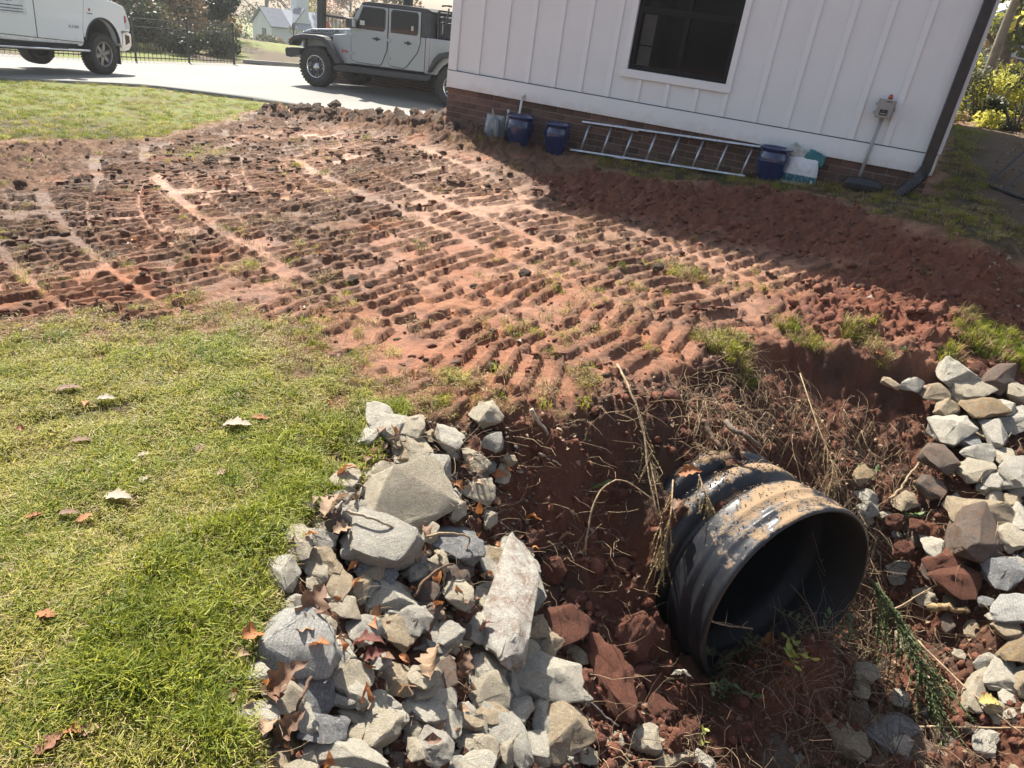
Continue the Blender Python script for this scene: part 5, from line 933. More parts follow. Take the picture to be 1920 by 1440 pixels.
# alarm box with beacon, conduit
ab = place_h('alarm_box', 4.665, .03, 1.20, 'grey alarm box with a red beacon on the white siding', 'electrical box')
gm = simple('box_grey_plastic', (.33, .34, .31), .55, (.28, .29, .27), 12)
MB().box((-.068, -.07, 0), (.082, .0, .155)).build('enclosure', gm, ab, bevel=.006); MB().box((-.070, -.087, -.004), (.070, -.071, .159)).build('lid', gm, ab, bevel=.005)
for z_ in (.035, .11): MB().box((-.086, -.084, z_-.014), (-.0705, -.055, z_+.014)).build('hinge', gm, ab, bevel=.003)
MB().box((.0835, -.075, .06), (.094, -.04, .10)).build('latch', gm, ab, bevel=.003)
MB().box((-.034, -.0905, .018), (.036, -.0875, .068)).build('name_plate', simple('plate_black', (.02, .02, .022), .4), ab)
MB().box((-.028, -.0925, .030), (.030, -.0908, .036)).build('plate_lettering', simple('plate_print', (.45, .45, .45), .5), ab); MB().box((-.003, -.0925, .046), (.004, -.0908, .053)).build('plate_mark', simple('plate_print', (.45, .45, .45), .5), ab)
MB().box((0.0, -.0900, .136), (.048, -.0872, .146)).build('lid_recess', simple('plate_dark', (.08, .08, .08), .5), ab)
mb = MB(); mb.lathe([(.0, .205), (.010, .203), (.018, .195), (.021, .18), (.021, .160), (0, .160)], 20, 'z', (.02, -.04, 0)); mb.build('beacon', simple('beacon_red', (.42, .03, .02), .25, coat=.6), ab, smooth=True)
cb = MB(); z0 = .60; cb.tube([(4.672, -.05, 1.198), (4.66, -.055, .9), (4.648, -.06, z0)], .0165, 14); cb.tube([(4.672, -.05, 1.198), (4.672, -.05, 1.17)], .022, 14); o = cb.build('conduit', simple('grey_pvc', (.36, .37, .38), .5), None, smooth=True); o.matrix_world = HM; tag(o, 'grey conduit running from the alarm box down to the black basin', 'pipe')
vb = place_h('pump_basin', 4.70, .16, hg(4.70, .16)+.015, 'black ribbed plastic basin lid on the grass by the brick', 'basin', .05)
mb = MB(); mb.V = []; prof = [(.175, .0, .11), (.175, .055, .11), (.155, .085, .095), (.11, .10, .06)]
n = 8; V = []; 
for hx, hz, hy in prof:
    c_ = .05
    for sx, sy, cx, cy in ((1, 1, 0, 0), (-1, 1, 0, 0), (-1, -1, 0, 0), (1, -1, 0, 0)):
        if sx*sy > 0: V += [(sx*hx, sy*(hy-c_*.6), hz), (sx*(hx-c_*.6), sy*hy, hz)]
        else: V += [(sx*(hx-c_*.6), sy*hy, hz), (sx*hx, sy*(hy-c_*.6), hz)]
F = [tuple(range(8))[::-1], tuple(range(24, 32))]+[(i*8+k, i*8+(k+1) % 8, (i+1)*8+(k+1) % 8, (i+1)*8+k) for i in range(3) for k in range(8)]
mb.add(V, F); mb.build('lid', plastic_black, vb, bevel=.006)
for k in range(9): MB().box((-.15+k*.034, -.119, .004), (-.138+k*.034, -.111, .05)).build('rib', plastic_black, vb)

# blue glazed pots
potm, t, b = nt('blue_glaze'); b.inputs['Roughness'].default_value = .18; b.inputs['Coat Weight'].default_value = .7; c = mixc(t, (.008, .018, .075), (.012, .032, .12), ramp(t, noise(t, 7, 4), [(.4, (0,)*3), (.65, (1,)*3)])); c = mixc(t, c, (.16, .18, .26), ramp(t, noise(t, 18, 6, .7), [(.63, (0,)*3), (.75, (.6,)*3)])); t.links.new(c, b.inputs['Base Color'])
def pot(s, out, z, r, h, label, ridges=False):
    p = hw(s, out, z); o = empty('glazed_pot', p, label=label, cat='pot')
    pr = [(.0, .0), (r*.62, 0), (r*.66, .01), (r*.80, h*.30), (r*.93, h*.58), (r*.95, h*.72), (r*.86, h*.84), (r*.84, h*.90), (r*.98, h*.955), (r*1.0, h*.985), (r*.97, h), (r*.90, h*.985), (r*.80, h*.92), (r*.80, h*.8), (r*.86, h*.6), (r*.6, h*.05), (0, h*.05)]
    MB().lathe(pr, 48).build('vessel', potm, o, smooth=True)
    MB().lathe([(r*.945, h*.60), (r*.975, h*.615), (r*.945, h*.63)], 48).build('glaze_ring', potm, o, smooth=True)
    MB().lathe([(0, h*.74), (r*.80, h*.74)], 32).build('potting_soil', MT['topclod'], o)
pot(1.05, .24, .30, .165, .33, 'blue glazed pot beside the white pipes, half sunk in dirt'); pot(1.50, .22, .29, .150, .33, 'blue glazed pot between the first pot and the ladder')
pot(3.83, .19, hg(3.83, .19)-.01, .165, .335, 'blue glazed pot right of the ladder beside the feed bag')
# white vent pipes
wp = simple('white_pvc', (.72, .72, .68), .35)
o = MB().tube([(.92, -.075, .25), (.945, -.05, .80)], .0135, 14).tube([(.945, -.05, .80), (.948, -.05, .815), (.955, -.04, .823), (.962, -.028, .818)], .017, 12).build('vent_pipe', wp, None, smooth=True); o.matrix_world = HM; tag(o, 'tall white plastic pipe with an elbow on top behind the first pot', 'pipe')
o = MB().tube([(.80, -.12, .25), (.815, -.10, .60)], .0125, 14).tube([(.813, -.10, .59), (.816, -.10, .615), (.816, -.10, .65)], .0165, 12).build('vent_pipe', simple('old_pvc', (.50, .50, .46), .5), None, smooth=True); o.matrix_world = HM; tag(o, 'short off white pipe rising from the dirt beside the tied sack', 'pipe')
def sackmesh(w, h, d, seed, puff=.5, nx=22, nz=18):
    V = []; rnd = np.random.default_rng(seed)
    for k, sgn in enumerate((-1, 1)):
        for j in range(nz+1):
            for i in range(nx+1):
                u = i/nx*2-1; v = j/nz; ww = w*(1-.13*math.sin(v*PI*.5)**3*1.0); th = d*(max(0, 1-abs(u)**3)**.5)*(max(0, math.sin(min(v*1.25+.12, 1)*PI*.5+.0)*(1-v**4))**.5 if v < 1 else 0)
                nz_ = float(fbm(np.array([u*2.0+seed]), np.array([v*2.5]), 2.2, 3, seed)[0])-.5; nz2 = float(fbm(np.array([u*6.0+seed]), np.array([v*5]), 2.2, 2, seed+5)[0])-.5
                V.append((u*ww/2*(1+.02*nz_), sgn*th/2*(1+.5*nz_+.35*nz2)+(.0 if th else 0)+nz_*.02, v*h+.02*nz_*v))
    F = []; st = (nx+1)*(nz+1)
    for k in (0, 1):
        for j in range(nz):
            for i in range(nx):
                a = k*st+j*(nx+1)+i; f = (a, a+1, a+nx+2, a+nx+1); F.append(f if k == 0 else f[::-1])
    for j in range(nz):
        for i in (0, nx): a = j*(nx+1)+i; F.append((a, a+nx+1, a+nx+1+st, a+st) if i == 0 else (a, a+st, a+nx+1+st, a+nx+1))
    for i in range(nx): F.append((i, i+st, i+1+st, i+1)); a = nz*(nx+1)+i; F.append((a, a+1, a+1+st, a+st))
    return V, F
def bandmat(name, stops):
    m, t, b = nt(name); co = t.nodes.new('ShaderNodeTexCoord'); sp = t.nodes.new('ShaderNodeSeparateXYZ'); t.links.new(co.outputs['Generated'], sp.inputs[0]); r_ = ramp(t, sp.outputs[2], stops); t.nodes[-1].color_ramp.interpolation = 'CONSTANT'
    w = t.nodes.new('ShaderNodeTexWave'); w.inputs['Scale'].default_value = 26; w.bands_direction = 'Z'; w.inputs['Distortion'].default_value = 1.5; t.links.new(co.outputs['Object'], w.inputs['Vector'])
    c = mixc(t, r_, (.9, .9, .9), 1.0, 'MULTIPLY'); c = mixc(t, r_, mixc(t, r_, (.55, .58, .60), .35), ramp(t, noise(t, 40, 5), [(.5, (0,)*3), (.6, (1,)*3)])); t.links.new(c, b.inputs['Base Color']); b.inputs['Roughness'].default_value = .4; return m
fb = place_h('feed_bag', 4.11, .17, hg(4.11, .17)-.01, 'white bag with a teal band standing on the grass by the brick', 'bag', .05)
V, F = sackmesh(.34, .26, .13, 4); o = raw('sack', V, F, bandmat('bag_print', [(0, (.65, .68, .68)), (.07, (.012, .13, .17)), (.32, (.66, .68, .68))]), fb, smooth=True); o.rotation_euler = (R(-9), 0, 0)
MB().box((-.16, -.068, .0), (.165, -.058, .012)).build('stitched_hem', simple('hem', (.7, .72, .72), .6), fb, bevel=.002)
MB().box((.115, -.0795, .03), (.135, -.0745, .065)).build('printed_label', simple('lab', (.6, .63, .66), .5), fb)
cbg = place_h('crumpled_bag', 4.10, .13, hg(4.11, .17)+.215, 'crumpled cream and teal empty bag lying over the standing bag', 'bag', .1)
V, F = sackmesh(.24, .13, .08, 9); o = raw('cream_panel', V, F, simple('bag_cream', (.52, .50, .42), .5, (.20, .25, .24), 25, .3, 60), cbg, smooth=True); o.rotation_euler = (R(-25), R(32), 0); o.location = (-.09, 0, .0)
V, F = sackmesh(.20, .12, .09, 12); o = raw('teal_panel', V, F, simple('bag_teal', (.01, .11, .12), .35, (.02, .17, .17), 14, .3, 60), cbg, smooth=True); o.rotation_euler = (R(-30), R(18), 0); o.location = (.095, -.01, -.01)
tb = place_h('tied_sack', .72, .22, .28, 'grey plastic sack tied around the short pipe at the left', 'bag')
V, F = sackmesh(.26, .30, .16, 21); raw('sack', V, F, simple('sack_grey', (.13, .17, .20), .35, (.30, .34, .36), 10, .4, 50), tb, smooth=True)
MB().tube(smooth_curve([(-.03, -.04, .36), (0, -.06, .30), (.05, -.05, .27), (.10, -.03, .20)]), .012, 8).build('tied_neck', simple('sack_neck', (.26, .25, .22), .6), tb, smooth=True)
MB().tube(smooth_curve([(.06, -.07, .26), (.075, -.09, .12), (.06, -.08, -.02)]), .035, 10).build('hanging_fold', simple('sack_fold', (.16, .19, .21), .4), tb, smooth=True)
# aluminium ladder on its side against the brick
ld = empty('ladder', (0, 0, 0), label='aluminium ladder lying on its side against the brick base', cat='ladder'); ld.matrix_world = HM
T0, T1, B0, B1 = Vector((1.715, -.035, .655)), Vector((3.665, -.035, .738)), Vector((1.66, -.150, .355)), Vector((3.60, -.150, .445))
def rail(name, a, b_):
    d = (b_-a).normalized(); nrm = (T0-B0).normalized(); w = d.cross(nrm).normalized(); mb = MB(); 
    for (o1, o2, p1, p2) in ((-.010, .010, -.028, -.024), (-.010, -.007, -.028, .028), (.007, .010, -.028, .028)) if False else ((-.011, .011, -.030, .030),):
        V = []
        for p in (a, b_):
            for i, j in ((o1, p1), (o2, p1), (o2, p2), (o1, p2)): V.append(p+nrm*i+w*j)
        mb.add(V, [(0, 3, 2, 1), (4, 5, 6, 7), (0, 1, 5, 4), (1, 2, 6, 5), (2, 3, 7, 6), (3, 0, 4, 7)])
    return mb.build(name, alu, ld, bevel=.003)
rail('rail', T0, T1); rail('rail', B0, B1)
for k in range(8):
    q = .045+k*.131; MB().tube([B0.lerp(B1, q+.015), T0.lerp(T1, q)], .0135, 12).build('rung', alu, ld, smooth=True)
for a, b_ in ((T0, T1), (B0, B1)):
    p = a.lerp(b_, .305); mb = MB(); mb.box((p.x-.065, p.y-.045, p.z-.012), (p.x+.065, p.y-.031, p.z+.004)); mb.build('rung_lock', alu, ld, bevel=.003)
hose = MB().tube(smooth_curve([(-.9+x_, -.3, 0) if False else (2.2+x_, -.26+.02*math.sin(x_*9), hg(2.2+x_, .26)+.02) for x_ in np.linspace(-.35, 1.6, 12)]), .011, 8)

# ------------------------------------------------------------------ vehicles
def tyre(parent, r, w, y0, name='wheel', chunky=False, rimr=.55, style='six', x=0, z=None, steer=0, far=False, rim_m=None, lip_m=None):
    o = empty(name, (x, y0+w/2, r if z is None else z), (0, 0, steer)); o.parent = parent; h = w/2
    fl = -1 if not far else 1
    prof = [(rimr*r, -h*.80), (rimr*r*1.05, -h*.92), (r*.80, -h*1.02), (r*.93, -h*.96), (r*.985, -h*.80), (r, -h*.4), (r, 0), (r, h*.4), (r*.985, h*.80), (r*.93, h*.96), (r*.80, h*1.02), (rimr*r*1.05, h*.92), (rimr*r, h*.80)]
    t_ = MB().lathe(prof, 48, 'y').build('tyre', rubber, o, smooth=True)
    mb = MB(); nb = 36 if chunky else 44
    for k in range(nb):
        a = 2*PI*k/nb
        for row_, (ya, yb) in enumerate(((-h*1.0, -h*.52), (-h*.42, h*.02), (h*.06, h*.48), (h*.55, h*1.0))):
            a2 = a+(row_ % 2)*PI/nb; ca, sa = math.cos(a2), math.sin(a2); tw = PI*r/nb*.62; d = .013 if chunky else .007; r0 = r-.012-(.010 if row_ in (0, 3) else 0); V = []
            for rr_ in (r0, r+d-(.008 if row_ in (0, 3) else 0)):
                for yy in (ya, yb):
                    for tt in (-tw, tw): V.append((rr_*ca-tt*sa, yy, rr_*sa+tt*ca))
            mb.add(V, [(0, 1, 3, 2), (4, 6, 7, 5), (0, 4, 5, 1), (2, 3, 7, 6), (0, 2, 6, 4), (1, 5, 7, 3)])
    mb.build('tread_blocks', rubber, o)
    R0 = rimr*r; f = fl*h*.62
    MB().lathe([(R0*1.02, fl*h*.86), (R0*1.0, fl*h*.90), (R0*.95, fl*h*.88), (R0*.91, fl*h*.70), (R0*.90, -fl*h*.5), (0, -fl*h*.5)], 48, 'y').build('rim', lip_m, o, smooth=True)
    mb = MB()
    def spoke(a, w0, w1, r0_, r1_, y_, th=.03):
        ca, sa = math.cos(a), math.sin(a); V = []
        for rr_, ww in ((r0_, w0), (r1_, w1)):
            for yy in (y_, y_-fl*th):
                for tt in (-ww, ww): V.append((rr_*ca-tt*sa, yy, rr_*sa+tt*ca))
        mb.add(V, [(0, 1, 3, 2), (4, 6, 7, 5), (0, 4, 5, 1), (2, 3, 7, 6), (0, 2, 6, 4), (1, 5, 7, 3)])
    if style == 'six':
        for k in range(6): spoke(2*PI*k/6+.26, .045, .034, .06, R0*.93, f)
    else:
        for k in range(5):
            for s_ in (-.16, .16): spoke(2*PI*k/5+.3+s_*1.15, .018, .021, .05, R0*.93, f)
            spoke(2*PI*k/5+.3+PI/5, .012, .020, .05, R0*.93, f+fl*-.01)
    mb.build('spokes', rim_m, o, bevel=.006)
    mb = MB(); mb.lathe([(0, f+fl*.018), (.035, f+fl*.016), (.045, f+fl*.004), (.085, f-fl*.002), (.09, f-fl*.03)], 24, 'y')
    for k in range(6 if style == 'six' else 5): a = 2*PI*k/(6 if style == 'six' else 5); mb.tube([(.065*math.cos(a), f-fl*.01, .065*math.sin(a)), (.065*math.cos(a), f+fl*.016, .065*math.sin(a))], .010, 8)
    mb.build('hub', lip_m if style != 'six' else rim_m, o, smooth=True)
    MB().lathe([(R0*.60, -fl*h*.15), (R0*.60, -fl*h*.3)], 32, 'y').build('brake_disc', simple('brake', (.12, .12, .12), .5, metal=.6), o) if False else None
    return o
paint_w, t, b = nt('white_truck_paint'); b.inputs['Roughness'].default_value = .35; b.inputs['Coat Weight'].default_value = .8; b.inputs['Coat Roughness'].default_value = .05
co = t.nodes.new('ShaderNodeTexCoord'); sp = t.nodes.new('ShaderNodeSeparateXYZ'); t.links.new(co.outputs['Object'], sp.inputs[0]); mr = t.nodes.new('ShaderNodeMapRange'); t.links.new(sp.outputs[2], mr.inputs[0]); mr.inputs[1].default_value = .95; mr.inputs[2].default_value = .50; ad = t.nodes.new('ShaderNodeMath'); ad.operation = 'MULTIPLY'; t.links.new(mr.outputs[0], ad.inputs[0]); t.links.new(noise(t, 14, 7, .8), ad.inputs[1])
t.links.new(mixc(t, (.72, .74, .76), (.30, .25, .19), ramp(t, ad.outputs[0], [(.25, (0,)*3), (.62, (.9,)*3)])), b.inputs['Base Color'])
paint_s, t, b = nt('silver_jeep_paint'); b.inputs['Roughness'].default_value = .38; b.inputs['Metallic'].default_value = .55; b.inputs['Coat Weight'].default_value = .8; b.inputs['Coat Roughness'].default_value = .06; b.inputs['Base Color'].default_value = (.36, .375, .405, 1)
dark_trim = simple('dark_trim_plastic', (.030, .031, .034), .6, (.045, .045, .048), 9); under = simple('underbody', (.012, .012, .012), .9); dglass, t, b = nt('tinted_glass'); b.inputs['Base Color'].default_value = (.012, .014, .018, 1); b.inputs['Roughness'].default_value = .05; b.inputs['Coat Weight'].default_value = .6
chrome = simple('chrome', (.65, .65, .66), .12, (.6, .6, .6), metal=1); rim_grey = simple('rim_grey', (.30, .29, .28), .35, (.22, .21, .2), 9, metal=.8); rim_dark = simple('rim_dark', (.07, .07, .075), .4, metal=.5); soft = simple('soft_top_canvas', (.055, .058, .065), .85, (.04, .042, .048), 6, .4, 200)
orange_l = simple('amber_lens', (.6, .16, .04), .2); red_l = simple('red_lens', (.45, .04, .04), .2); clear_l = simple('clear_lens', (.6, .62, .64), .1, coat=1)
def text(s, size, mat, parent, loc, rot, name='lettering', depth=.001, sx=1.0, shear=0, bold=0):
    c = bpy.data.curves.new(name, 'FONT'); c.body = s; c.size = size; c.extrude = depth; c.offset = bold; c.shear = shear; o = bpy.data.objects.new(name, c); COL.objects.link(o); o.parent = parent; o.location = loc; o.rotation_euler = rot; c.materials.append(mat); dg = bpy.context.evaluated_depsgraph_get(); me = bpy.data.meshes.new_from_object(o.evaluated_get(dg)); bpy.data.objects.remove(o); o = bpy.data.objects.new(name, me); COL.objects.link(o); o.parent = parent; o.location = loc; o.rotation_euler = rot; o.scale = (sx, 1, 1); return o
def arch(cx, cz, r, a0, a1, n=12, sx=1.0): return [(cx+r*sx*math.cos(R(a0+(a1-a0)*k/n)), cz+r*math.sin(R(a0+(a1-a0)*k/n))) for k in range(n+1)]
def off(poly, d):   # crude polygon inset
    n = len(poly); out = []
    for i in range(n):
        a, b_, c_ = Vector(poly[i-1]), Vector(poly[i]), Vector(poly[(i+1) % n]); e1 = (b_-a).normalized(); e2 = (c_-b_).normalized(); n1 = Vector((-e1.y, e1.x)); n2 = Vector((-e2.y, e2.x)); m = (n1+n2); m = m/max(.3, m.length)
        m.normalize(); k = max(.5, m.dot(n1)); out.append(tuple(b_+m*d/k))
    return out
# --- silver jeep type pickup: local x rearward, y away from the camera
zj = -.386; JP = empty('pickup_truck', (-5.43, 17.32, drv(-5.43, 17.32)), (0, 0, -.322), 'silver off road pickup with a black soft top parked behind the house corner', 'pickup')
_pz = (drv(-2.12, 16.21)-drv(-5.43, 17.32))/3.487; JP.rotation_euler[1] = -math.atan(_pz)
YS, YF = .13, 1.75
body = [(-.40, .66), (-.40, 1.13), (.55, 1.20), (.78, 1.28), (.78, .57), (.62, .57)]+arch(.0, .42, .58, 20, 160, 10)+[(-.52, .66)]
MB().prism([(-.46, .72), (-.46, 1.12), (.74, 1.22), (.74, .72)], .34, 1.54).build('engine_bay', paint_s, JP, bevel=.04, seg=3)
MB().prism([(-.50, 1.06), (-.47, 1.125), (-.30, 1.175), (.20, 1.225), (.78, 1.285), (.78, 1.15), (-.46, 1.05)], .30, 1.58).build('hood', paint_s, JP, bevel=.03, seg=3)
fp = [(.36, .95), (.40, 1.12), (.74, 1.17), (.86, 1.28), (.86, .57), (.60, .57), (.48, .80)]
MB().prism(fp, YS+.02, YF-.02).build('cowl_panel', paint_s, JP, bevel=.012)
MB().prism([(.84, .58), (.84, 1.30), (2.70, 1.30), (2.70, .62)], YS+.012, YF-.012).build('cab_tub', paint_s, JP, bevel=.02)
bedp = [(2.715, .60), (2.715, 1.305), (4.62, 1.305), (4.62, .66), (3.98, .66)]+arch(3.487, .42, .50, 20, 160, 10)+[(2.98, .60)]
MB().prism(bedp, YS, YF).build('bed', paint_s, JP, bevel=.02)
MB().box((2.818, YS-.012, .66), (2.834, YS+.01, 1.30)).build('bed_edge_highlight', chrome, JP, bevel=.005)  # bright strip added as the highlight on the bed's front edge
d1 = [(.875, .70), (.93, .655), (1.04, .635), (1.58, .635), (1.65, .67), (1.775, .95), (1.785, 1.30), (1.79, 1.775), (1.15, 1.775), (.875, 1.30)]
d2 = [(1.82, .72), (1.87, .66), (2.20, .645), (2.27, .68), (2.52, .98), (2.585, 1.18), (2.585, 1.775), (1.815, 1.775)]
w1 = [(1.02, 1.325), (1.68, 1.325), (1.72, 1.37), (1.725, 1.70), (1.69, 1.735), (1.19, 1.735), (1.03, 1.40)]
w2 = [(1.885, 1.33), (2.49, 1.33), (2.52, 1.37), (2.52, 1.70), (2.49, 1.74), (1.92, 1.74), (1.885, 1.70)]
for y_, sg in ((YS, 1), (YF, -1)):
    for dd, ww in ((d1, w1), (d2, w2)):
        yo = y_-.010*sg; a, b_ = sorted((yo, yo+.05*sg)); MB().prism(off(dd, -.010), *sorted((y_+.004*sg, y_+.0115*sg))).build('door_seam', under, JP); door = MB().prism(dd, a, b_).build('door', paint_s, JP, bevel=.008)
        a, b_ = sorted((yo-.004*sg, yo+.01*sg)); MB().prism(ww, a, b_).build('window_pane', dglass, door, bevel=.002)
        a, b_ = sorted((yo-.0025*sg, yo+.01*sg)); MB().prism(off(ww, -.018), a, b_).build('window_seal', dark_trim, door)
        hx = 1.44 if dd is d1 else 2.22; a, b_ = sorted((yo-.035*sg, yo-.001*sg)); MB().box((hx, a, 1.135), (hx+.17, b_, 1.168)).build('handle', dark_trim, door, bevel=.012); MB().lathe([(0, a if sg > 0 else b_), (.035, yo-.004*sg), (.04, yo)], 16, 'y', (hx+.085, 0, 1.15)).build('handle_cup', dark_trim, door, smooth=True)
        for hz in (.80, 1.16): a, b_ = sorted((yo-.018*sg, yo-.001*sg)); MB().box((dd[0][0]-.045, a, hz-.028), (dd[0][0]+.07, b_, hz+.028)).build('hinge', paint_s, door, bevel=.006)
cabs = MB().prism([(.80, 1.30), (1.135, 1.79), (1.18, 1.80), (2.60, 1.80), (2.60, 1.30)], YS+.05, YF-.05).build('cabin_frame', under, JP)
MB().prism([(.795, 1.28), (.845, 1.28), (1.175, 1.765), (1.155, 1.80), (1.13, 1.80)], YS-.005, YS+.06).build('windshield_pillar', paint_s, JP, bevel=.01); MB().prism([(.795, 1.28), (.845, 1.28), (1.175, 1.765), (1.155, 1.80), (1.13, 1.80)], YF-.06, YF+.005).build('windshield_pillar', paint_s, JP, bevel=.01)
MB().prism([(.788, 1.30), (.80, 1.30), (1.135, 1.79), (1.122, 1.79)], YS+.06, YF-.06).build('windshield', dglass, JP)
MB().prism([(1.11, 1.782), (1.14, 1.825), (1.30, 1.855), (2.20, 1.862), (2.72, 1.85), (2.86, 1.80), (2.80, 1.782), (1.3, 1.779)], YS+.0, YF-.0).build('soft_top', soft, JP, bevel=.015)
MB().prism([(2.59, 1.307), (2.59, 1.78), (2.80, 1.78), (2.84, 1.307)], YS+.01, YF-.01).build('soft_top_quarter', soft, JP, bevel=.015)
# bed rack with gear
rk = MB(); 
for x_ in (2.95, 3.6, 4.3):
    for y_ in (.2, 1.68): rk.box((x_, y_-.02, 1.307), (x_+.04, y_+.02, 1.82))
    rk.box((x_, .18, 1.82), (x_+.04, 1.70, 1.85))
rk.box((2.9, .18, 1.60), (4.5, .215, 1.63)); rk.box((2.9, 1.66, 1.60), (4.5, 1.695, 1.63)); rk.build('bed_rack', black_metal, JP, bevel=.004)
MB().box((2.90, .30, 1.31), (3.60, 1.50, 1.74)).build('rack_bag', soft, JP, bevel=.05, seg=3)
MB().tube([(3.20, .17, 1.90), (3.17, .16, 1.60), (3.10, .16, 1.35)], .020, 8).tube([(3.05, .15, 1.93), (3.15, .15, 1.95), (3.27, .15, 1.94)], .018, 8).build('carry_bar', black_metal, JP, smooth=True)
text('RHINO', .055, clear_l, JP, (3.00, .155, 1.38), (R(90), R(-82), 0), 'strap_lettering') if False else MB().box((3.02, .268, 1.40), (3.035, .298, 1.66)).build('pale_strap', simple('strap_white', (.5, .5, .5), .6), JP)
# flares, bumper, step, lights
fl = [(-.70, .86), (-.66, .93), (-.54, 1.01), (-.30, 1.06), (.02, 1.075), (.24, 1.06), (.34, 1.00), (.68, .585), (.60, .55), (.54, .55), (.27, .90), (.16, .965), (-.10, .98), (-.40, .955), (-.58, .88), (-.62, .80), (-.69, .78)]
for a, b_ in ((-.015, .36), (1.52, 1.895)): MB().prism(fl, a, b_).build('fender_flare', dark_trim, JP, bevel=.02, seg=3)
rfl = [(2.84, .64), (2.90, .64), (3.06, .86), (3.18, .955), (3.30, .985), (3.75, .985), (3.88, .93), (4.06, .66), (4.13, .66), (3.96, 1.00), (3.84, 1.07), (3.28, 1.09), (3.10, 1.04), (2.98, .92)]
for a, b_ in ((-.005, .20), (1.68, 1.885)): MB().prism(rfl, a, b_).build('rear_flare', dark_trim, JP, bevel=.02, seg=3)
MB().prism([(-.78, .55), (-.80, .70), (-.74, .745), (-.40, .755), (-.40, .62), (-.66, .54)], -.02, 1.90).build('front_bumper', dark_trim, JP, bevel=.02, seg=3)
MB().box((-.50, .26, .72), (-.465, 1.62, 1.10)).build('grille', paint_s, JP, bevel=.01)
for y_ in (.0, 1.74): MB().box((-.712, y_, .885), (-.64, y_+.14, .93)).build('turn_signal', orange_l, JP, bevel=.01)
for y_ in (.45, 1.43): MB().lathe([(0, -.53), (.085, -.525), (.09, -.50)], 24, 'x', (0, y_, .98)).build('headlight', clear_l, JP, smooth=True)
for a, b_ in ((.02, .14), (1.74, 1.86)): MB().prism([(.50, .40), (.46, .49), (.62, .53), (2.80, .57), (2.92, .60), (2.92, .50), (2.80, .46)], a, b_).build('rock_rail', dark_trim, JP, bevel=.015)
MB().box((-.30, .35, .36), (4.5, 1.53, .64)).build('chassis', under, JP, bevel=.03)
MB().tube([(0, .2, .42), (0, 1.68, .42)], .05, 10).tube([(3.487, .2, .42), (3.487, 1.68, .42)], .05, 10).build('axle', under, JP, smooth=True)
mir = MB().box((.86, -.10, 1.31), (1.02, .10, 1.50)).build('mirror', dark_trim, JP, bevel=.03, seg=3)
MB().box((1.025, -.08, 1.335), (1.029, .05, 1.475)).build('mirror_glass', clear_l, mir)
MB().box((1.10, YS-.0165, 1.385), (1.22, YS-.0145, 1.475)).build('window_reflection_patch', simple('reflection_pale', (.55, .58, .55), .4), JP); MB().box((2.37, YS-.0165, 1.40), (2.42, YS-.0145, 1.49)).build('window_sticker', simple('reflection_pale2', (.5, .42, .36), .4), JP)  # pale patch on the front door window is a painted reflection
MB().lathe([(0, YS+.015), (.028, YS+.016), (.032, YS+.022)], 20, 'y', (.72, 0, 1.19)).build('round_badge', clear_l, JP, smooth=True)
blk_print = simple('print_dark', (.03, .035, .05), .5); red_print = simple('print_red', (.45, .03, .03), .5)
text('GLADIATOR', .095, blk_print, JP, (-.30, .294, 1.105), (R(90), -R(4), 0), 'hood_lettering', sx=1.42, bold=.0012)
text('Jeep', .095, red_print, JP, (.62, YS+.013, .80), (R(90), 0, 0), 'fender_lettering', sx=1.0, bold=.0012)
MB().lathe([(.0, YS-.006), (.09, YS-.006), (.095, YS-.001)], 24, 'y', (3.08, 0, 1.20)).build('fuel_door', paint_s, JP)
tyre(JP, .42, .27, 0, 'wheel', True, .56, 'ten', 0, None, 0, False, rim_dark, chrome); tyre(JP, .42, .27, 0, 'wheel', True, .56, 'ten', 3.487, None, 0, False, rim_dark, chrome)
tyre(JP, .42, .27, 1.61, 'wheel', True, .56, 'ten', 0, None, 0, True, rim_dark, chrome); tyre(JP, .42, .27, 1.61, 'wheel', True, .56, 'ten', 3.487, None, 0, True, rim_dark, chrome)
# --- white work pickup: local x forward, y away
TP = empty('pickup_truck', (-10.03, 16.83, drv(-10.03, 16.83)), (0, 0, 1.422), 'white work pickup with a chrome bumper parked at the left', 'pickup')
pt = -.045; TP.rotation_euler[1] = -math.atan(pt)
bodyT = [(.96, .93), (.93, 1.10), (.86, 1.34), (.78, 1.44), (.50, 1.50), (.10, 1.56), (-.42, 1.62), (-4.9, 1.62), (-4.95, .80), (-4.4, .70)]+[(q[0], q[1]) for q in arch(-3.81, .50, .56, 20, 160, 10)][::-1]+[(-3.15, .62), (-.60, .56), (-.54, .60), (-.50, .80)]+arch(.06, .62, .52, 170, 12, 12)+[(.64, .60), (.66, .93)]
MB().prism(bodyT, .045, 1.93).build('body', paint_w, TP, bevel=.05, seg=4)
MB().prism([(-.45, 1.58), (-.95, 2.02), (-2.8, 2.04), (-3.05, 1.58)], .16, 1.80).build('cab', paint_w, TP, bevel=.08, seg=3)
cabw = MB().prism([(-.62, 1.62), (-1.0, 1.95), (-1.75, 1.96), (-1.75, 1.62)], .145, .17).build('side_window', dglass, TP, bevel=.01); MB().prism([(-1.82, 1.62), (-1.82, 1.96), (-2.75, 1.96), (-2.9, 1.62)], .145, .17).build('side_window', dglass, TP, bevel=.01)
df = [(-.535, .64), (-1.755, .68), (-1.755, 1.60), (-.40, 1.60), (-.44, 1.40), (-.52, .95)]; dr = [(-1.775, .68), (-2.98, .72), (-2.98, 1.60), (-1.775, 1.60)]
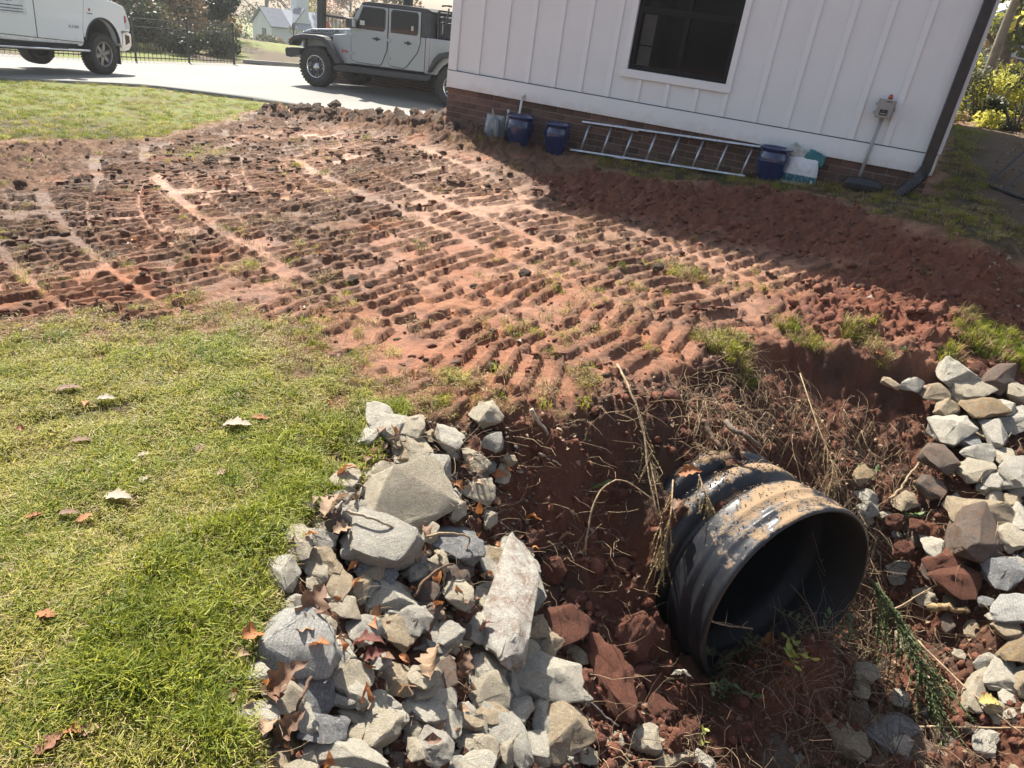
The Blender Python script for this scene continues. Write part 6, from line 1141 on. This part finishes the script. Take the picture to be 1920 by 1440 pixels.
for dd in (df, dr):
    MB().prism(off(dd[::-1], -.009), .0405, .0445).build('door_seam', under, TP)
    d_ = MB().prism(dd[::-1], .034, .07).build('door', paint_w, TP, bevel=.010, seg=3); MB().box((dd[1][0]+.17, .000, 1.43), (dd[1][0]+.40, .033, 1.47)).build('handle', dark_trim, d_, bevel=.012)
for z_, zz in ((.80, .812),): pass
# wheel opening liner, mud, flap
MB().prism(arch(.06, .62, .515, -10, 190, 14)[::-1]+[(-.42, .45), (.52, .45)][::1], .22, .9).build('wheel_well', under, TP)
MB().prism(arch(.06, .62, .545, 5, 172, 14)+arch(.06, .62, .515, 172, 5, 14), .036, .10).build('arch_lip', dark_trim, TP)
MB().box((.56, .06, .22), (.60, .34, .60)).build('mud_flap', dark_trim, TP, bevel=.01)
MB().box((-3.1, -.10, .47), (-.52, .05, .515)).build('side_step', chrome, TP, bevel=.02, seg=3)
MB().box((-1.62, -.105, .514), (-1.12, -.02, .524)).build('step_pad', dark_trim, TP, bevel=.004); MB().box((-2.9, .30, .42), (.4, 1.6, .66)).build('chassis', under, TP)
MB().box((-2.85, .0, .515), (-.75, .30, .60)).build('rocker', under, TP)
bp = MB().prism([(.64, .60), (.70, .90), (.90, .925), (1.02, .86), (1.00, .62), (.90, .53), (.74, .50)], .06, 1.92).build('front_bumper', chrome, TP, bevel=.03, seg=3)
MB().prism([(.80, .64), (.80, .86), (.92, .83), (.93, .70)], .052, .075).build('bumper_recess', dark_trim, bp)
hl = MB().prism([(.80, .98), (.78, 1.14), (.80, 1.27), (.90, 1.22), (.95, 1.08), (.955, .98)], .036, .40).build('headlight', clear_l, TP, bevel=.015); MB().prism([(.785, 1.10), (.785, 1.25), (.825, 1.24), (.83, 1.11)], .030, .05).build('side_marker', red_l, hl)
MB().box((.94, .42, .98), (.99, 1.56, 1.35)).build('grille', dark_trim, TP, bevel=.02)
silv = simple('badge_silver', (.32, .32, .33), .3, metal=.7)
text('RAM', .080, silv, TP, (-.93, .0325, .905), (R(90), R(0), 0), 'door_lettering', sx=1.75, bold=.002)
text('Cummins', .042, blk_print, TP, (-.36, .0435, 1.205), (R(90), 0, 0), 'fender_lettering', bold=.001); MB().lathe([(0, .0415), (.03, .042), (.03, .046)], 16, 'y', (-.28, 0, 1.29)).build('fender_badge', red_print, TP)
sgn = MB().box((-2.62, .0310, 1.06), (-1.96, .0335, 1.60)).build('magnet_sign', simple('sign_white', (.66, .68, .72), .5), TP)
pur = simple('print_purple', (.06, .03, .20), .5); grp = simple('print_grey', (.10, .11, .15), .5)
text('LAWN', .075, pur, TP, (-2.56, .0300, 1.505), (R(90), 0, 0), 'sign_lettering', sx=1.1, bold=.002) if False else None
for k, (a, b_, z_) in enumerate(((-2.56, -2.28, 1.50), (-2.52, -2.28, 1.43), (-2.56, -2.30, 1.38))): MB().box((a, .0285, z_), (b_, .0305, z_+.032)).build('sign_print', pur, sgn)
text('810-0049', .085, grp, sgn, (-2.60, .0290, 1.275), (R(90), 0, 0), 'sign_lettering', bold=.001)
for z_ in (1.205, 1.15, 1.10): MB().box((-2.58, .0290, z_), (-2.04, .0305, z_+.018)).build('sign_print', grp, sgn)
MB().box((-.98, -.20, 1.58), (-.80, .10, 1.90)).build('mirror', dark_trim, TP, bevel=.04, seg=3)
tyre(TP, .42, .28, .03, 'wheel', False, .60, 'six', .06, None, 0, False, rim_grey, rim_grey); tyre(TP, .42, .28, 1.66, 'wheel', False, .60, 'six', .06, None, 0, True, rim_grey, rim_grey)
tyre(TP, .42, .28, .03, 'wheel', False, .60, 'six', -3.74, None, 0, False, rim_grey, rim_grey); tyre(TP, .42, .28, 1.66, 'wheel', False, .60, 'six', -3.74, None, 0, True, rim_grey, rim_grey)

# ------------------------------------------------------------------ screened porch behind the silver pickup
PO = empty('screened_porch', (-6.35, 20.0, drv(-6.35, 20.0)-.05), (0, 0, -.36), 'dark framed porch on a brick base behind the silver pickup', 'porch')
brp = simple('porch_brick', (.16, .085, .06), .9, (.10, .06, .05), 8, .5, 60)
MB().box((.06, .10, -.3), (7.9, 3.0, .56)).build('brick_core', mortar, PO)
mp = None
for r_ in range(8):
    for c_ in range(38):
        x_ = .05+c_*.206+(.103 if r_ % 2 else 0)
        if x_ > 7.7: continue
        if mp is None: o = MB().box((0, 0, 0), (.196, .08, .0575)).build('brick', brp, PO); mp = o.data
        else: o = bpy.data.objects.new('brick', mp); COL.objects.link(o); o.parent = PO
        o.location = (x_, .075+random.uniform(-.002, .002), .02+r_*.0675)
MB().box((-.02, .0, .56), (8.0, 3.1, .63)).build('coping', simple('porch_cap', (.22, .20, .19), .8), PO, bevel=.01)
for x_ in (.06, 2.6, 5.2, 7.7): MB().box((x_, .12, .635), (x_+.17, .29, 3.35)).build('post', black_metal, PO, bevel=.008)
for z_ in (.80, 1.62): MB().box((.24, .18, z_), (7.69, .23, z_+.05)).build('rail', black_metal, PO)
for k in range(60): MB().box((.34+k*.122, .195, .851), (.354+k*.122, .209, 1.619)).build('baluster', black_metal, PO) if not any(abs(.34+k*.122-q) < .2 and .34+k*.122-q > -.02 for q in (2.6, 5.2)) else None
MB().box((-.3, -.3, 3.36), (8.2, 3.4, 3.52)).build('roof', simple('porch_roof', (.07, .07, .075), .8), PO, bevel=.02)
# ------------------------------------------------------------------ black metal fence beyond the driveway
def fence(P, hgt, label, spacing=.125):
    root = empty('metal_fence', (P[0][0], P[0][1], float(base(P[0][0], P[0][1])[0])), label=label, cat='fence'); o0 = root.location.copy(); bm0 = None
    def bar(n, a, b_, t_):
        return MB().tube([Vector(a)-o0, Vector(b_)-o0], t_, 4).build(n, black_metal, root)
    for i in range(len(P)):
        z = float(base(*P[i])[0])+.05; bar('post', (*P[i], z-.1), (*P[i], z+hgt+.08), .035 if i < len(P)-1 else .04); q = MB().lathe([(.045, 0), (.03, .03), (0, .045)], 8, 'z', Vector((*P[i], z+hgt+.08))-o0).build('post_cap', black_metal, root)
        if i < len(P)-1:
            z2 = float(base(*P[i+1])[0])+.05; L = math.hypot(P[i+1][0]-P[i][0], P[i+1][1]-P[i][1]); n = int(L/spacing)
            for h_ in (.10, hgt-.22, hgt): bar('rail', (*P[i], z+h_), (*P[i+1], z2+h_), .016)
            for k in range(1, n):
                t_ = k/n; x_ = P[i][0]+(P[i+1][0]-P[i][0])*t_; y_ = P[i][1]+(P[i+1][1]-P[i][1])*t_; zz = z+(z2-z)*t_; bar('picket', (x_, y_, zz+.03), (x_, y_, zz+hgt-.01), .0095)
    return root
fence([(-17.4, 18.3), (-15.7, 19.75), (-14.1, 21.2), (-12.51, 22.62), (-11.6, 24.1), (-10.74, 25.5)], 1.16, 'black metal picket fence along the far edge of the driveway')
# leaning fence panel on the slope at the right edge
fr_ = empty('fence_panel', (4.5, 7.6, 0), label='black metal fence panel leaning on the slope at the right edge', cat='fence')
b0, b1 = Vector((4.46, 7.60, .70)), Vector((4.92, 6.25, .62)); up_ = Vector((.75, .55, .62)).normalized()*1.25; O = Vector((4.5, 7.6, 0))
MB().tube([b0-O, b1-O], .018, 6).build('rail', black_metal, fr_); MB().tube([b0+up_-O, b1+up_-O], .013, 6).build('rail', black_metal, fr_)
for k in range(8): p = b0.lerp(b1, k/7); MB().tube([p-O, p+up_-O], .012, 6).build('picket', black_metal, fr_)

# ------------------------------------------------------------------ neighbouring house, lamp post, flag
nhm = simple('neighbour_white', (.50, .53, .57), .7, (.46, .49, .53), 1); nroof_shaded = simple('neighbour_roof_shaded', (.10, .12, .16), .8, (.07, .085, .12), 2, .5, 6); nroof2 = simple('neighbour_roof_light', (.28, .31, .35), .8, (.24, .27, .31), 2)
NH = empty('neighbour_house', (-30.9, 83.5, -5.05), (0, 0, .85), 'small white gabled house with a roof part painted in shade beyond the far lawn', 'house')
MB().box((0, 0, 0), (7.5, 4.2, 2.55)).build('wall', nhm, NH); g2 = MB(); g2.add([(0, 0, 2.55), (0, 4.2, 2.55), (0, 2.1, 4.0), (.2, 0, 2.55), (.2, 4.2, 2.55), (.2, 2.1, 4.0)], [(0, 2, 1), (3, 4, 5), (0, 3, 5, 2), (1, 2, 5, 4), (0, 1, 4, 3)]); g2.build('gable', nhm, NH)
for (x0, x1, mm) in ((-.25, 2.3, nroof_shaded), (2.302, 7.7, nroof2)): MB().add([(x0, -.3, 2.42), (x1, -.3, 2.42), (x1, 2.1, 4.12), (x0, 2.1, 4.12), (x0, -.3, 2.55), (x1, -.3, 2.55), (x1, 2.1, 4.25), (x0, 2.1, 4.25), (x0, 4.5, 2.42), (x1, 4.5, 2.42), (x0, 4.5, 2.55), (x1, 4.5, 2.55)], [(4, 5, 6, 7), (0, 3, 2, 1), (0, 1, 5, 4), (0, 4, 7, 3), (1, 2, 6, 5), (7, 6, 11, 10), (3, 8, 9, 2), (8, 10, 11, 9), (3, 7, 10, 8), (2, 9, 11, 6)]).build('roof', mm, NH)  # left part of the roof coloured darker to paint its shading
w_ = MB().box((-.06, 1.2, 1.0), (-.005, 2.0, 2.2)).build('window', black_metal, NH); MB().box((4.4, -.06, 1.0), (5.2, -.005, 2.0)).build('window', black_metal, NH)
MB().box((3.9, 1.4, 3.0), (5.3, 2.8, 5.6)).build('chimney', nhm, NH); MB().prism([(2.9, 3.1), (5.0, 3.1), (4.0, 4.5)], 0.2, 2.0).build('dormer', nhm, NH); MB().add([(2.7, .0, 3.05), (4.0, .0, 4.6), (4.0, 2, 4.6), (2.7, 2, 3.05), (2.7, 0, 2.9), (4, 0, 4.42), (4, 2, 4.42), (2.7, 2, 2.9)], [(0, 1, 2, 3), (4, 7, 6, 5), (0, 4, 5, 1)]).build('dormer_roof', nroof_shaded, NH)
LP_ = empty('lamp_post', (-21.7, 63.5, -3.85), label='black lamp post with lantern on the far lawn', cat='lamp post')
MB().lathe([(.14, 0), (.12, .3), (.06, .4), (.05, 2.1), (.07, 2.15)], 12).build('post', black_metal, LP_, smooth=True)
for dx in (-.32, .32): MB().tube([(0, 0, 1.95), (dx*.6, 0, 2.0), (dx, 0, 2.12)], .025, 6).build('arm', black_metal, LP_); MB().lathe([(.05, 2.12), (.11, 2.2), (.13, 2.48), (.0, 2.62)], 6, 'z', (dx, 0, 0)).build('lantern', simple('lantern_glass', (.35, .37, .38), .3), LP_)
MB().lathe([(.05, 2.15), (.12, 2.3), (.15, 2.62), (.0, 2.85)], 6).build('lantern', black_metal, LP_)
FG = empty('garden_flag', (-18.2, 60, -3.6), label='orange garden flag beside the neighbouring house', cat='flag'); MB().tube([(0, 0, 0), (0, 0, 3.6)], .03, 6).build('pole', black_metal, FG)
MB().add([(.03, 0, 3.5), (.75, .1, 2.6), (.7, .05, 2.0), (.03, 0, 2.4), (.03, .03, 3.5), (.75, .13, 2.6), (.7, .08, 2.0), (.03, .03, 2.4)], [(0, 1, 2, 3), (7, 6, 5, 4), (0, 4, 5, 1), (1, 5, 6, 2), (2, 6, 7, 3)]).build('cloth', simple('flag_orange', (.75, .17, .06), .7), FG)
MB().add([(.7, 0, 2.9), (1.1, 0, 3.2), (1.5, .1, 2.9), (1.1, .1, 2.5), (.7, .05, 2.9), (1.1, .05, 3.2), (1.5, .15, 2.9), (1.1, .15, 2.5)], [(0, 1, 2, 3), (7, 6, 5, 4), (0, 4, 5, 1), (1, 5, 6, 2), (2, 6, 7, 3), (3, 7, 4, 0)]).build('bird_house', nhm, FG)
N2 = empty('neighbour_house', (13.9, 30, .9), (0, 0, .35), 'pale house half hidden behind the trees at the upper right', 'house')
MB().box((0, 0, -1), (9, 6, 2.2)).build('wall', simple('pale_wall', (.55, .58, .62), .7), N2)
MB().prism([(-.4, 2.1), (-.4, 2.25), (4.5, 4.2), (9.4, 2.25), (9.4, 2.1), (4.5, 4.0)], -.4, 6.4).build('roof', simple('pale_metal_roof', (.40, .45, .52), .5), N2)
for x_ in (1.2, 3.6): MB().box((x_, -.05, .6), (x_+.9, -.005, 1.7)).build('window', black_metal, N2)
# kerb and street beyond the driveway
def strip(name, P, Wd, h_, m_, kind='structure', thick=.12):
    V = []; F = []
    P = polyl(P, 40)
    for i, p in enumerate(P):
        d = P[min(i+1, 39)]-P[max(i-1, 0)]; d /= np.linalg.norm(d); nn = np.array([-d[1], d[0]])*Wd/2
        for q in (p-nn, p+nn): z = float(base(q[0], q[1])[0])+h_; V += [(q[0], q[1], z-thick), (q[0], q[1], z)]
    for i in range(39): a = i*4; F += [(a+1, a+5, a+7, a+3), (a, a+4, a+5, a+1), (a+3, a+7, a+6, a+2)]
    return tag(raw(name, V, F, m_), kind=kind)
strip('kerb', [(-11.4, 27.9), (-9.0, 28.6), (-6.0, 28.2)], .5, .16, simple('kerb_concrete', (.42, .40, .36), .85))
strip('road', [(-60, 44), (-30, 30), (-17.5, 22.8)], 4.5, .05, simple('side_road', (.42, .40, .35), .9), thick=.02)

# ------------------------------------------------------------------ trees and shrubs
TM = {'autumn': leafmat('foliage_autumn', [(0, (.10, .055, .03)), (.45, (.20, .13, .06)), (.8, (.30, .19, .10)), (1, (.38, .16, .09))], .35, nscale=.9),
      'dull': leafmat('foliage_dull', [(0, (.035, .045, .022)), (.5, (.075, .085, .04)), (1, (.15, .15, .07))], .3, nscale=.9),
      'dark': leafmat('foliage_dark', [(0, (.018, .028, .016)), (.6, (.04, .055, .03)), (1, (.07, .08, .04))], .2, nscale=.9),
      'gold': leafmat('foliage_gold', [(0, (.24, .26, .05)), (.5, (.52, .50, .10)), (1, (.72, .60, .16))], .6, nscale=1.2),
      'rust': leafmat('foliage_rust', [(0, (.20, .05, .03)), (.6, (.38, .12, .06)), (1, (.45, .24, .08))], .4, nscale=1.2)}
bark = simple('bark', (.12, .10, .085), .95, (.07, .055, .045), 7, .8, 30); bark2 = simple('bark_pale', (.22, .19, .16), .95, (.14, .12, .10), 7, .6, 30)
def cloud(name, clumps, n, ls, mat, parent):
    cl = np.array([c[:3] for c in clumps]); rr = np.array([c[3] for c in clumps]); w = rr**2/np.sum(rr**2); k = RNG.choice(len(cl), n, p=w); d = RNG.normal(0, 1, (n, 3)); d /= np.linalg.norm(d, axis=1, keepdims=True); P = cl[k]+d*(rr[k]*RNG.random(n)**.45)[:, None]*np.array([1, 1, .75])
    a = RNG.normal(0, 1, (n, 3)); a /= np.linalg.norm(a, axis=1, keepdims=True); b_ = np.cross(a, RNG.normal(0, 1, (n, 3))); b_ /= np.linalg.norm(b_, axis=1, keepdims=True); s = (ls*RNG.uniform(.6, 1.4, n))[:, None]; c = np.cross(a, b_)
    V = np.stack([P-a*s*.5, P+b_*s*.28+c*s*.08, P+a*s*.5, P-b_*s*.28+c*s*.08], 1).reshape(-1, 3); o = npmesh(name, V, np.arange(n*4).reshape(-1, 4), mat, parent, smooth=False); return o
def tree(x, y, z, h, cr, kinds, label, cat='tree', n=3500, ls=.16, low=.35, group=None, bk=bark, lean=(0, 0)):
    root = empty('shrub' if cat == 'shrub' else 'tree', (x, y, z), label=label, cat=cat, group=group); mb = MB(); rnd = random.Random(int(x*100+y*31)); cl = []
    if cat == 'shrub':
        for k in range(6): a = rnd.uniform(0, 6.28); mb.tube([(0, 0, -.1), (math.cos(a)*cr*.25, math.sin(a)*cr*.25, h*.35), (math.cos(a)*cr*.6, math.sin(a)*cr*.6, h*.8)], .018, 5, taper=.4)
        for k in range(9): a = rnd.uniform(0, 6.28); q = rnd.random()**.6; cl.append((math.cos(a)*cr*q*.8, math.sin(a)*cr*q*.8, h*rnd.uniform(.15, .85), cr*rnd.uniform(.25, .5)))
    else:
        tr_ = (.018 if bk is bark2 else .035)*h**.8+.02; top = Vector((lean[0]*h+rnd.uniform(-.3, .3), lean[1]*h+rnd.uniform(-.3, .3), h*.85)); pts = [Vector((0, 0, -.2)), top*.33+Vector((rnd.uniform(-.1, .1), 0, 0)), top*.66, top]; mb.tube(smooth_curve(pts, 3), tr_, 9, taper=.3)
        for k in range(13):
            q = rnd.uniform(low, .95); p = top*q; a = rnd.uniform(0, 6.28); L = cr*rnd.uniform(.5, 1.0)*(1.25-.6*q); e = p+Vector((math.cos(a)*L, math.sin(a)*L, L*rnd.uniform(.1, .7))); mb.tube([p, p.lerp(e, .5)+Vector((0, 0, .1*L)), e], tr_*.35*(1.2-q), 6, taper=.3)
            cl.append((*e, cr*rnd.uniform(.22, .42))); cl.append((*p.lerp(e, .55), cr*rnd.uniform(.15, .3)))
    mb.build('stem' if cat == 'shrub' else 'trunk', bk, root, smooth=True)
    for i, k in enumerate(kinds): o = cloud('foliage' if cat == 'shrub' else 'crown', [c for j, c in enumerate(cl) if j % len(kinds) == i], n//len(kinds), ls, TM[k], root)
    return root
SHL = ['dark green shrub right behind the fence, nearest the white truck', 'olive brown shrub behind the left fence panel', 'dull green shrub behind the middle of the fence', 'brown and olive thicket shrub behind the middle of the fence', 'low dull shrub behind the right fence panel', 'brown autumn shrub near the end of the fence', 'narrow dark conical evergreen near the end of the fence', 'deep brown thicket far behind the middle fence panel', 'deep brown thicket far behind the left fence panel', 'wide dark thicket beyond the end of the fence', 'rounded dull shrub on the far lawn edge', 'brown shrub between fence end and far lawn', 'large dark shrub partly hidden by the white truck', 'shrub seen over the hood of the white truck', 'low shrub at the left corner of the neighbouring house', 'small shrub below the gable window of the neighbouring house', 'smallest shrub in front of the neighbouring house wall']
SHR = ['small yellow shrub nearest the house corner on the right slope', 'yellow and olive shrub at the foot of the slender tree', 'round bright yellow shrub in the middle of the right slope', 'olive tinted shrub low at the right edge', 'yellow green shrub behind the small shrub by the house corner', 'taller yellow green shrub under the slender tree', 'low olive shrub where the shaded slope begins', 'largest yellow and brown shrub at the upper right edge', 'low dull green shrub on the brown mulch slope']
bz = lambda x, y: float(base(x, y)[0])
def at_ratio(q, Y): return q*Y, Y
shr = [(-.575, 27, 1.6, 1.5, ['dark', 'dull']), (-.545, 30, 1.8, 1.7, ['autumn', 'dull']), (-.52, 28, 1.5, 1.5, ['dull', 'dark']), (-.50, 33, 2.3, 2.0, ['autumn', 'dull']), (-.475, 29, 1.8, 1.6, ['dull']), (-.46, 35, 2.4, 2.0, ['autumn']), (-.445, 31, 2.6, 1.0, ['dark']), (-.49, 40, 3.0, 2.6, ['dark', 'autumn']), (-.54, 41, 3.2, 3.0, ['dark', 'autumn']), (-.485, 44, 3.4, 2.8, ['dark', 'autumn']), (-.445, 55, 1.8, 2.0, ['dull', 'autumn']), (-.462, 41, 2.0, 1.8, ['autumn', 'dark']), (-.60, 33, 3.0, 2.6, ['dark', 'dull']), (-.64, 28, 2.2, 2.0, ['dark', 'autumn']), (-.385, 70, 1.5, 2.0, ['dull']), (-.37, 74, 1.6, 1.6, ['dull', 'autumn']), (-.355, 76, 1.2, 1.4, ['dull'])]
for i, (q, Y, h_, r_, kk) in enumerate(shr):
    x_, y_ = at_ratio(q, Y); tree(x_, y_, bz(x_, y_), h_, r_, kk, SHL[i], 'shrub', 2600, .09+.0016*Y, group='thicket behind the black fence' if Y < 50 else 'shrubs at the neighbouring house')
trs = [(-.565, 34, 9, 3.2, ['autumn', 'dark']), (-.50, 37, 10, 3.6, ['autumn', 'dull']), (-.50, 39, 10, 3.4, ['autumn']), (-.475, 47, 9, 3.2, ['autumn', 'dull']), (-.51, 46, 11, 4, ['dark', 'autumn']), (-.54, 48, 12, 4.5, ['dark', 'autumn']), (-.61, 40, 11, 4.2, ['dark', 'autumn'])]
for i, (q, Y, h_, r_, kk) in enumerate(trs):
    x_, y_ = at_ratio(q, Y); tree(x_, y_, bz(x_, y_), h_, r_, kk, 'autumn tree rising out of the thicket behind the fence', 'tree', 4200, .2, .12, 'autumn trees behind the fence')
for q, Y, h_, r_, kk, lb in ((-.268, 104, 10, 4.5, ['rust', 'autumn'], 'red leaved tree right of the neighbouring house'), (-.325, 95, 12, 5, ['autumn', 'gold'], 'yellowish tree behind the roof of the neighbouring house'), (-.375, 98, 13, 6, ['autumn', 'dull'], 'tall brown tree behind the neighbouring house'), (-.225, 60, 9, 3.2, ['autumn', 'dull'], 'brown tree seen through the porch'), (-.34, 96, 12, 6, ['dull', 'autumn'], 'dull green tree behind the chimney of the neighbouring house')):
    x_, y_ = at_ratio(q, Y); tree(x_, y_, bz(x_, y_) if Y < 90 else -5.3, h_, r_, kk, lb, 'tree', 3600, .3, .08)
for q, Y, h_, r_ in ((-.235, 33, 2.8, 1.1), (-.215, 31, 2.8, 1.4), (-.19, 34, 3.2, 1.8), (-.16, 31, 3, 1.9)):
    x_, y_ = at_ratio(q, Y); tree(x_, y_, bz(x_, y_), h_, r_, ['autumn', 'dark'], 'brown autumn shrub seen through the dark porch', 'shrub', 2600, .15, group='shrubs behind the porch')
# right hand slope
tree(6.95, 13.0, bz(6.95, 13.0)-.1, 5.2, 1.25, ['gold'], 'slender tree with yellow green leaves at the upper right', 'tree', 2600, .11, .38, bk=bark2, lean=(.03, 0))
tree(8.4, 14.8, bz(8.4, 14.8)-.1, 6.0, 1.6, ['gold', 'dull'], 'second yellow green tree at the right edge with a leaning trunk', 'tree', 2600, .12, .30, bk=bark2, lean=(.06, 0))
for i, (x_, y_, h_, r_, kk) in enumerate([(5.75, 12.0, .8, .55, ['gold']), (6.3, 11.6, .95, .6, ['gold', 'dull']), (6.9, 11.9, 1.0, .6, ['gold']), (7.4, 11.2, 1.1, .7, ['dull', 'gold']), (6.1, 12.8, 1.0, .7, ['gold']), (7.0, 13.6, 1.2, .8, ['gold', 'dull']), (6.35, 10.7, .5, .5, ['dull', 'gold']), (8.2, 12.8, 1.3, .9, ['gold', 'autumn']), (7.0, 10.3, .5, .5, ['dull'])]):
    tree(x_, y_, bz(x_, y_)-.05, h_, r_, kk, SHR[i], 'shrub', 2200, .055, group='sunlit shrubs on the right slope')
for i, (x_, y_, h_, r_) in enumerate([(10.5, 19, 6, 2.4), (13, 22, 7, 3), (16, 26, 9, 4), (9, 38, 9, 4), (13, 45, 10, 5), (22, 40, 10, 5)]): tree(x_, y_, bz(x_, y_) if y_ < 30 else 0, h_, r_, ['gold', 'autumn'] if i % 2 else ['gold', 'dull'], 'yellowing tree beyond the right slope', 'tree', 2600, .2, .15, 'trees beyond the right slope')
# trees behind the photographer, mirrored in the window
for i, (x_, y_, h_) in enumerate([(-7, -14, 11), (-1, -17, 12), (5, -13, 10), (11, -16, 12), (17, -11, 11), (-14, -12, 11)]): tree(x_, y_, -.5, h_, 4.2, ['dark', 'autumn'], 'tree standing on the opposite side of the yard', 'tree', 3000, .34, .05, 'trees opposite the house')

# thin volume added to stand in for lens glare at the upper left
hz = MB().box((-110, -32, -9.2), (75, 130, 19)).build('glare_veil'); m = bpy.data.materials.new('glare_veil'); m.use_nodes = True; t = m.node_tree; t.nodes.remove(t.nodes['Principled BSDF'])
pv = t.nodes.new('ShaderNodeVolumePrincipled'); pv.inputs['Color'].default_value = (.92, .93, .95, 1); pv.inputs['Density'].default_value = .0009; pv.inputs['Anisotropy'].default_value = .45; t.links.new(pv.outputs[0], t.nodes['Material Output'].inputs['Volume']); hz.data.materials.append(m); tag(hz, 'thin added volume veiling yard and trees in place of lens glare', kind='stuff')
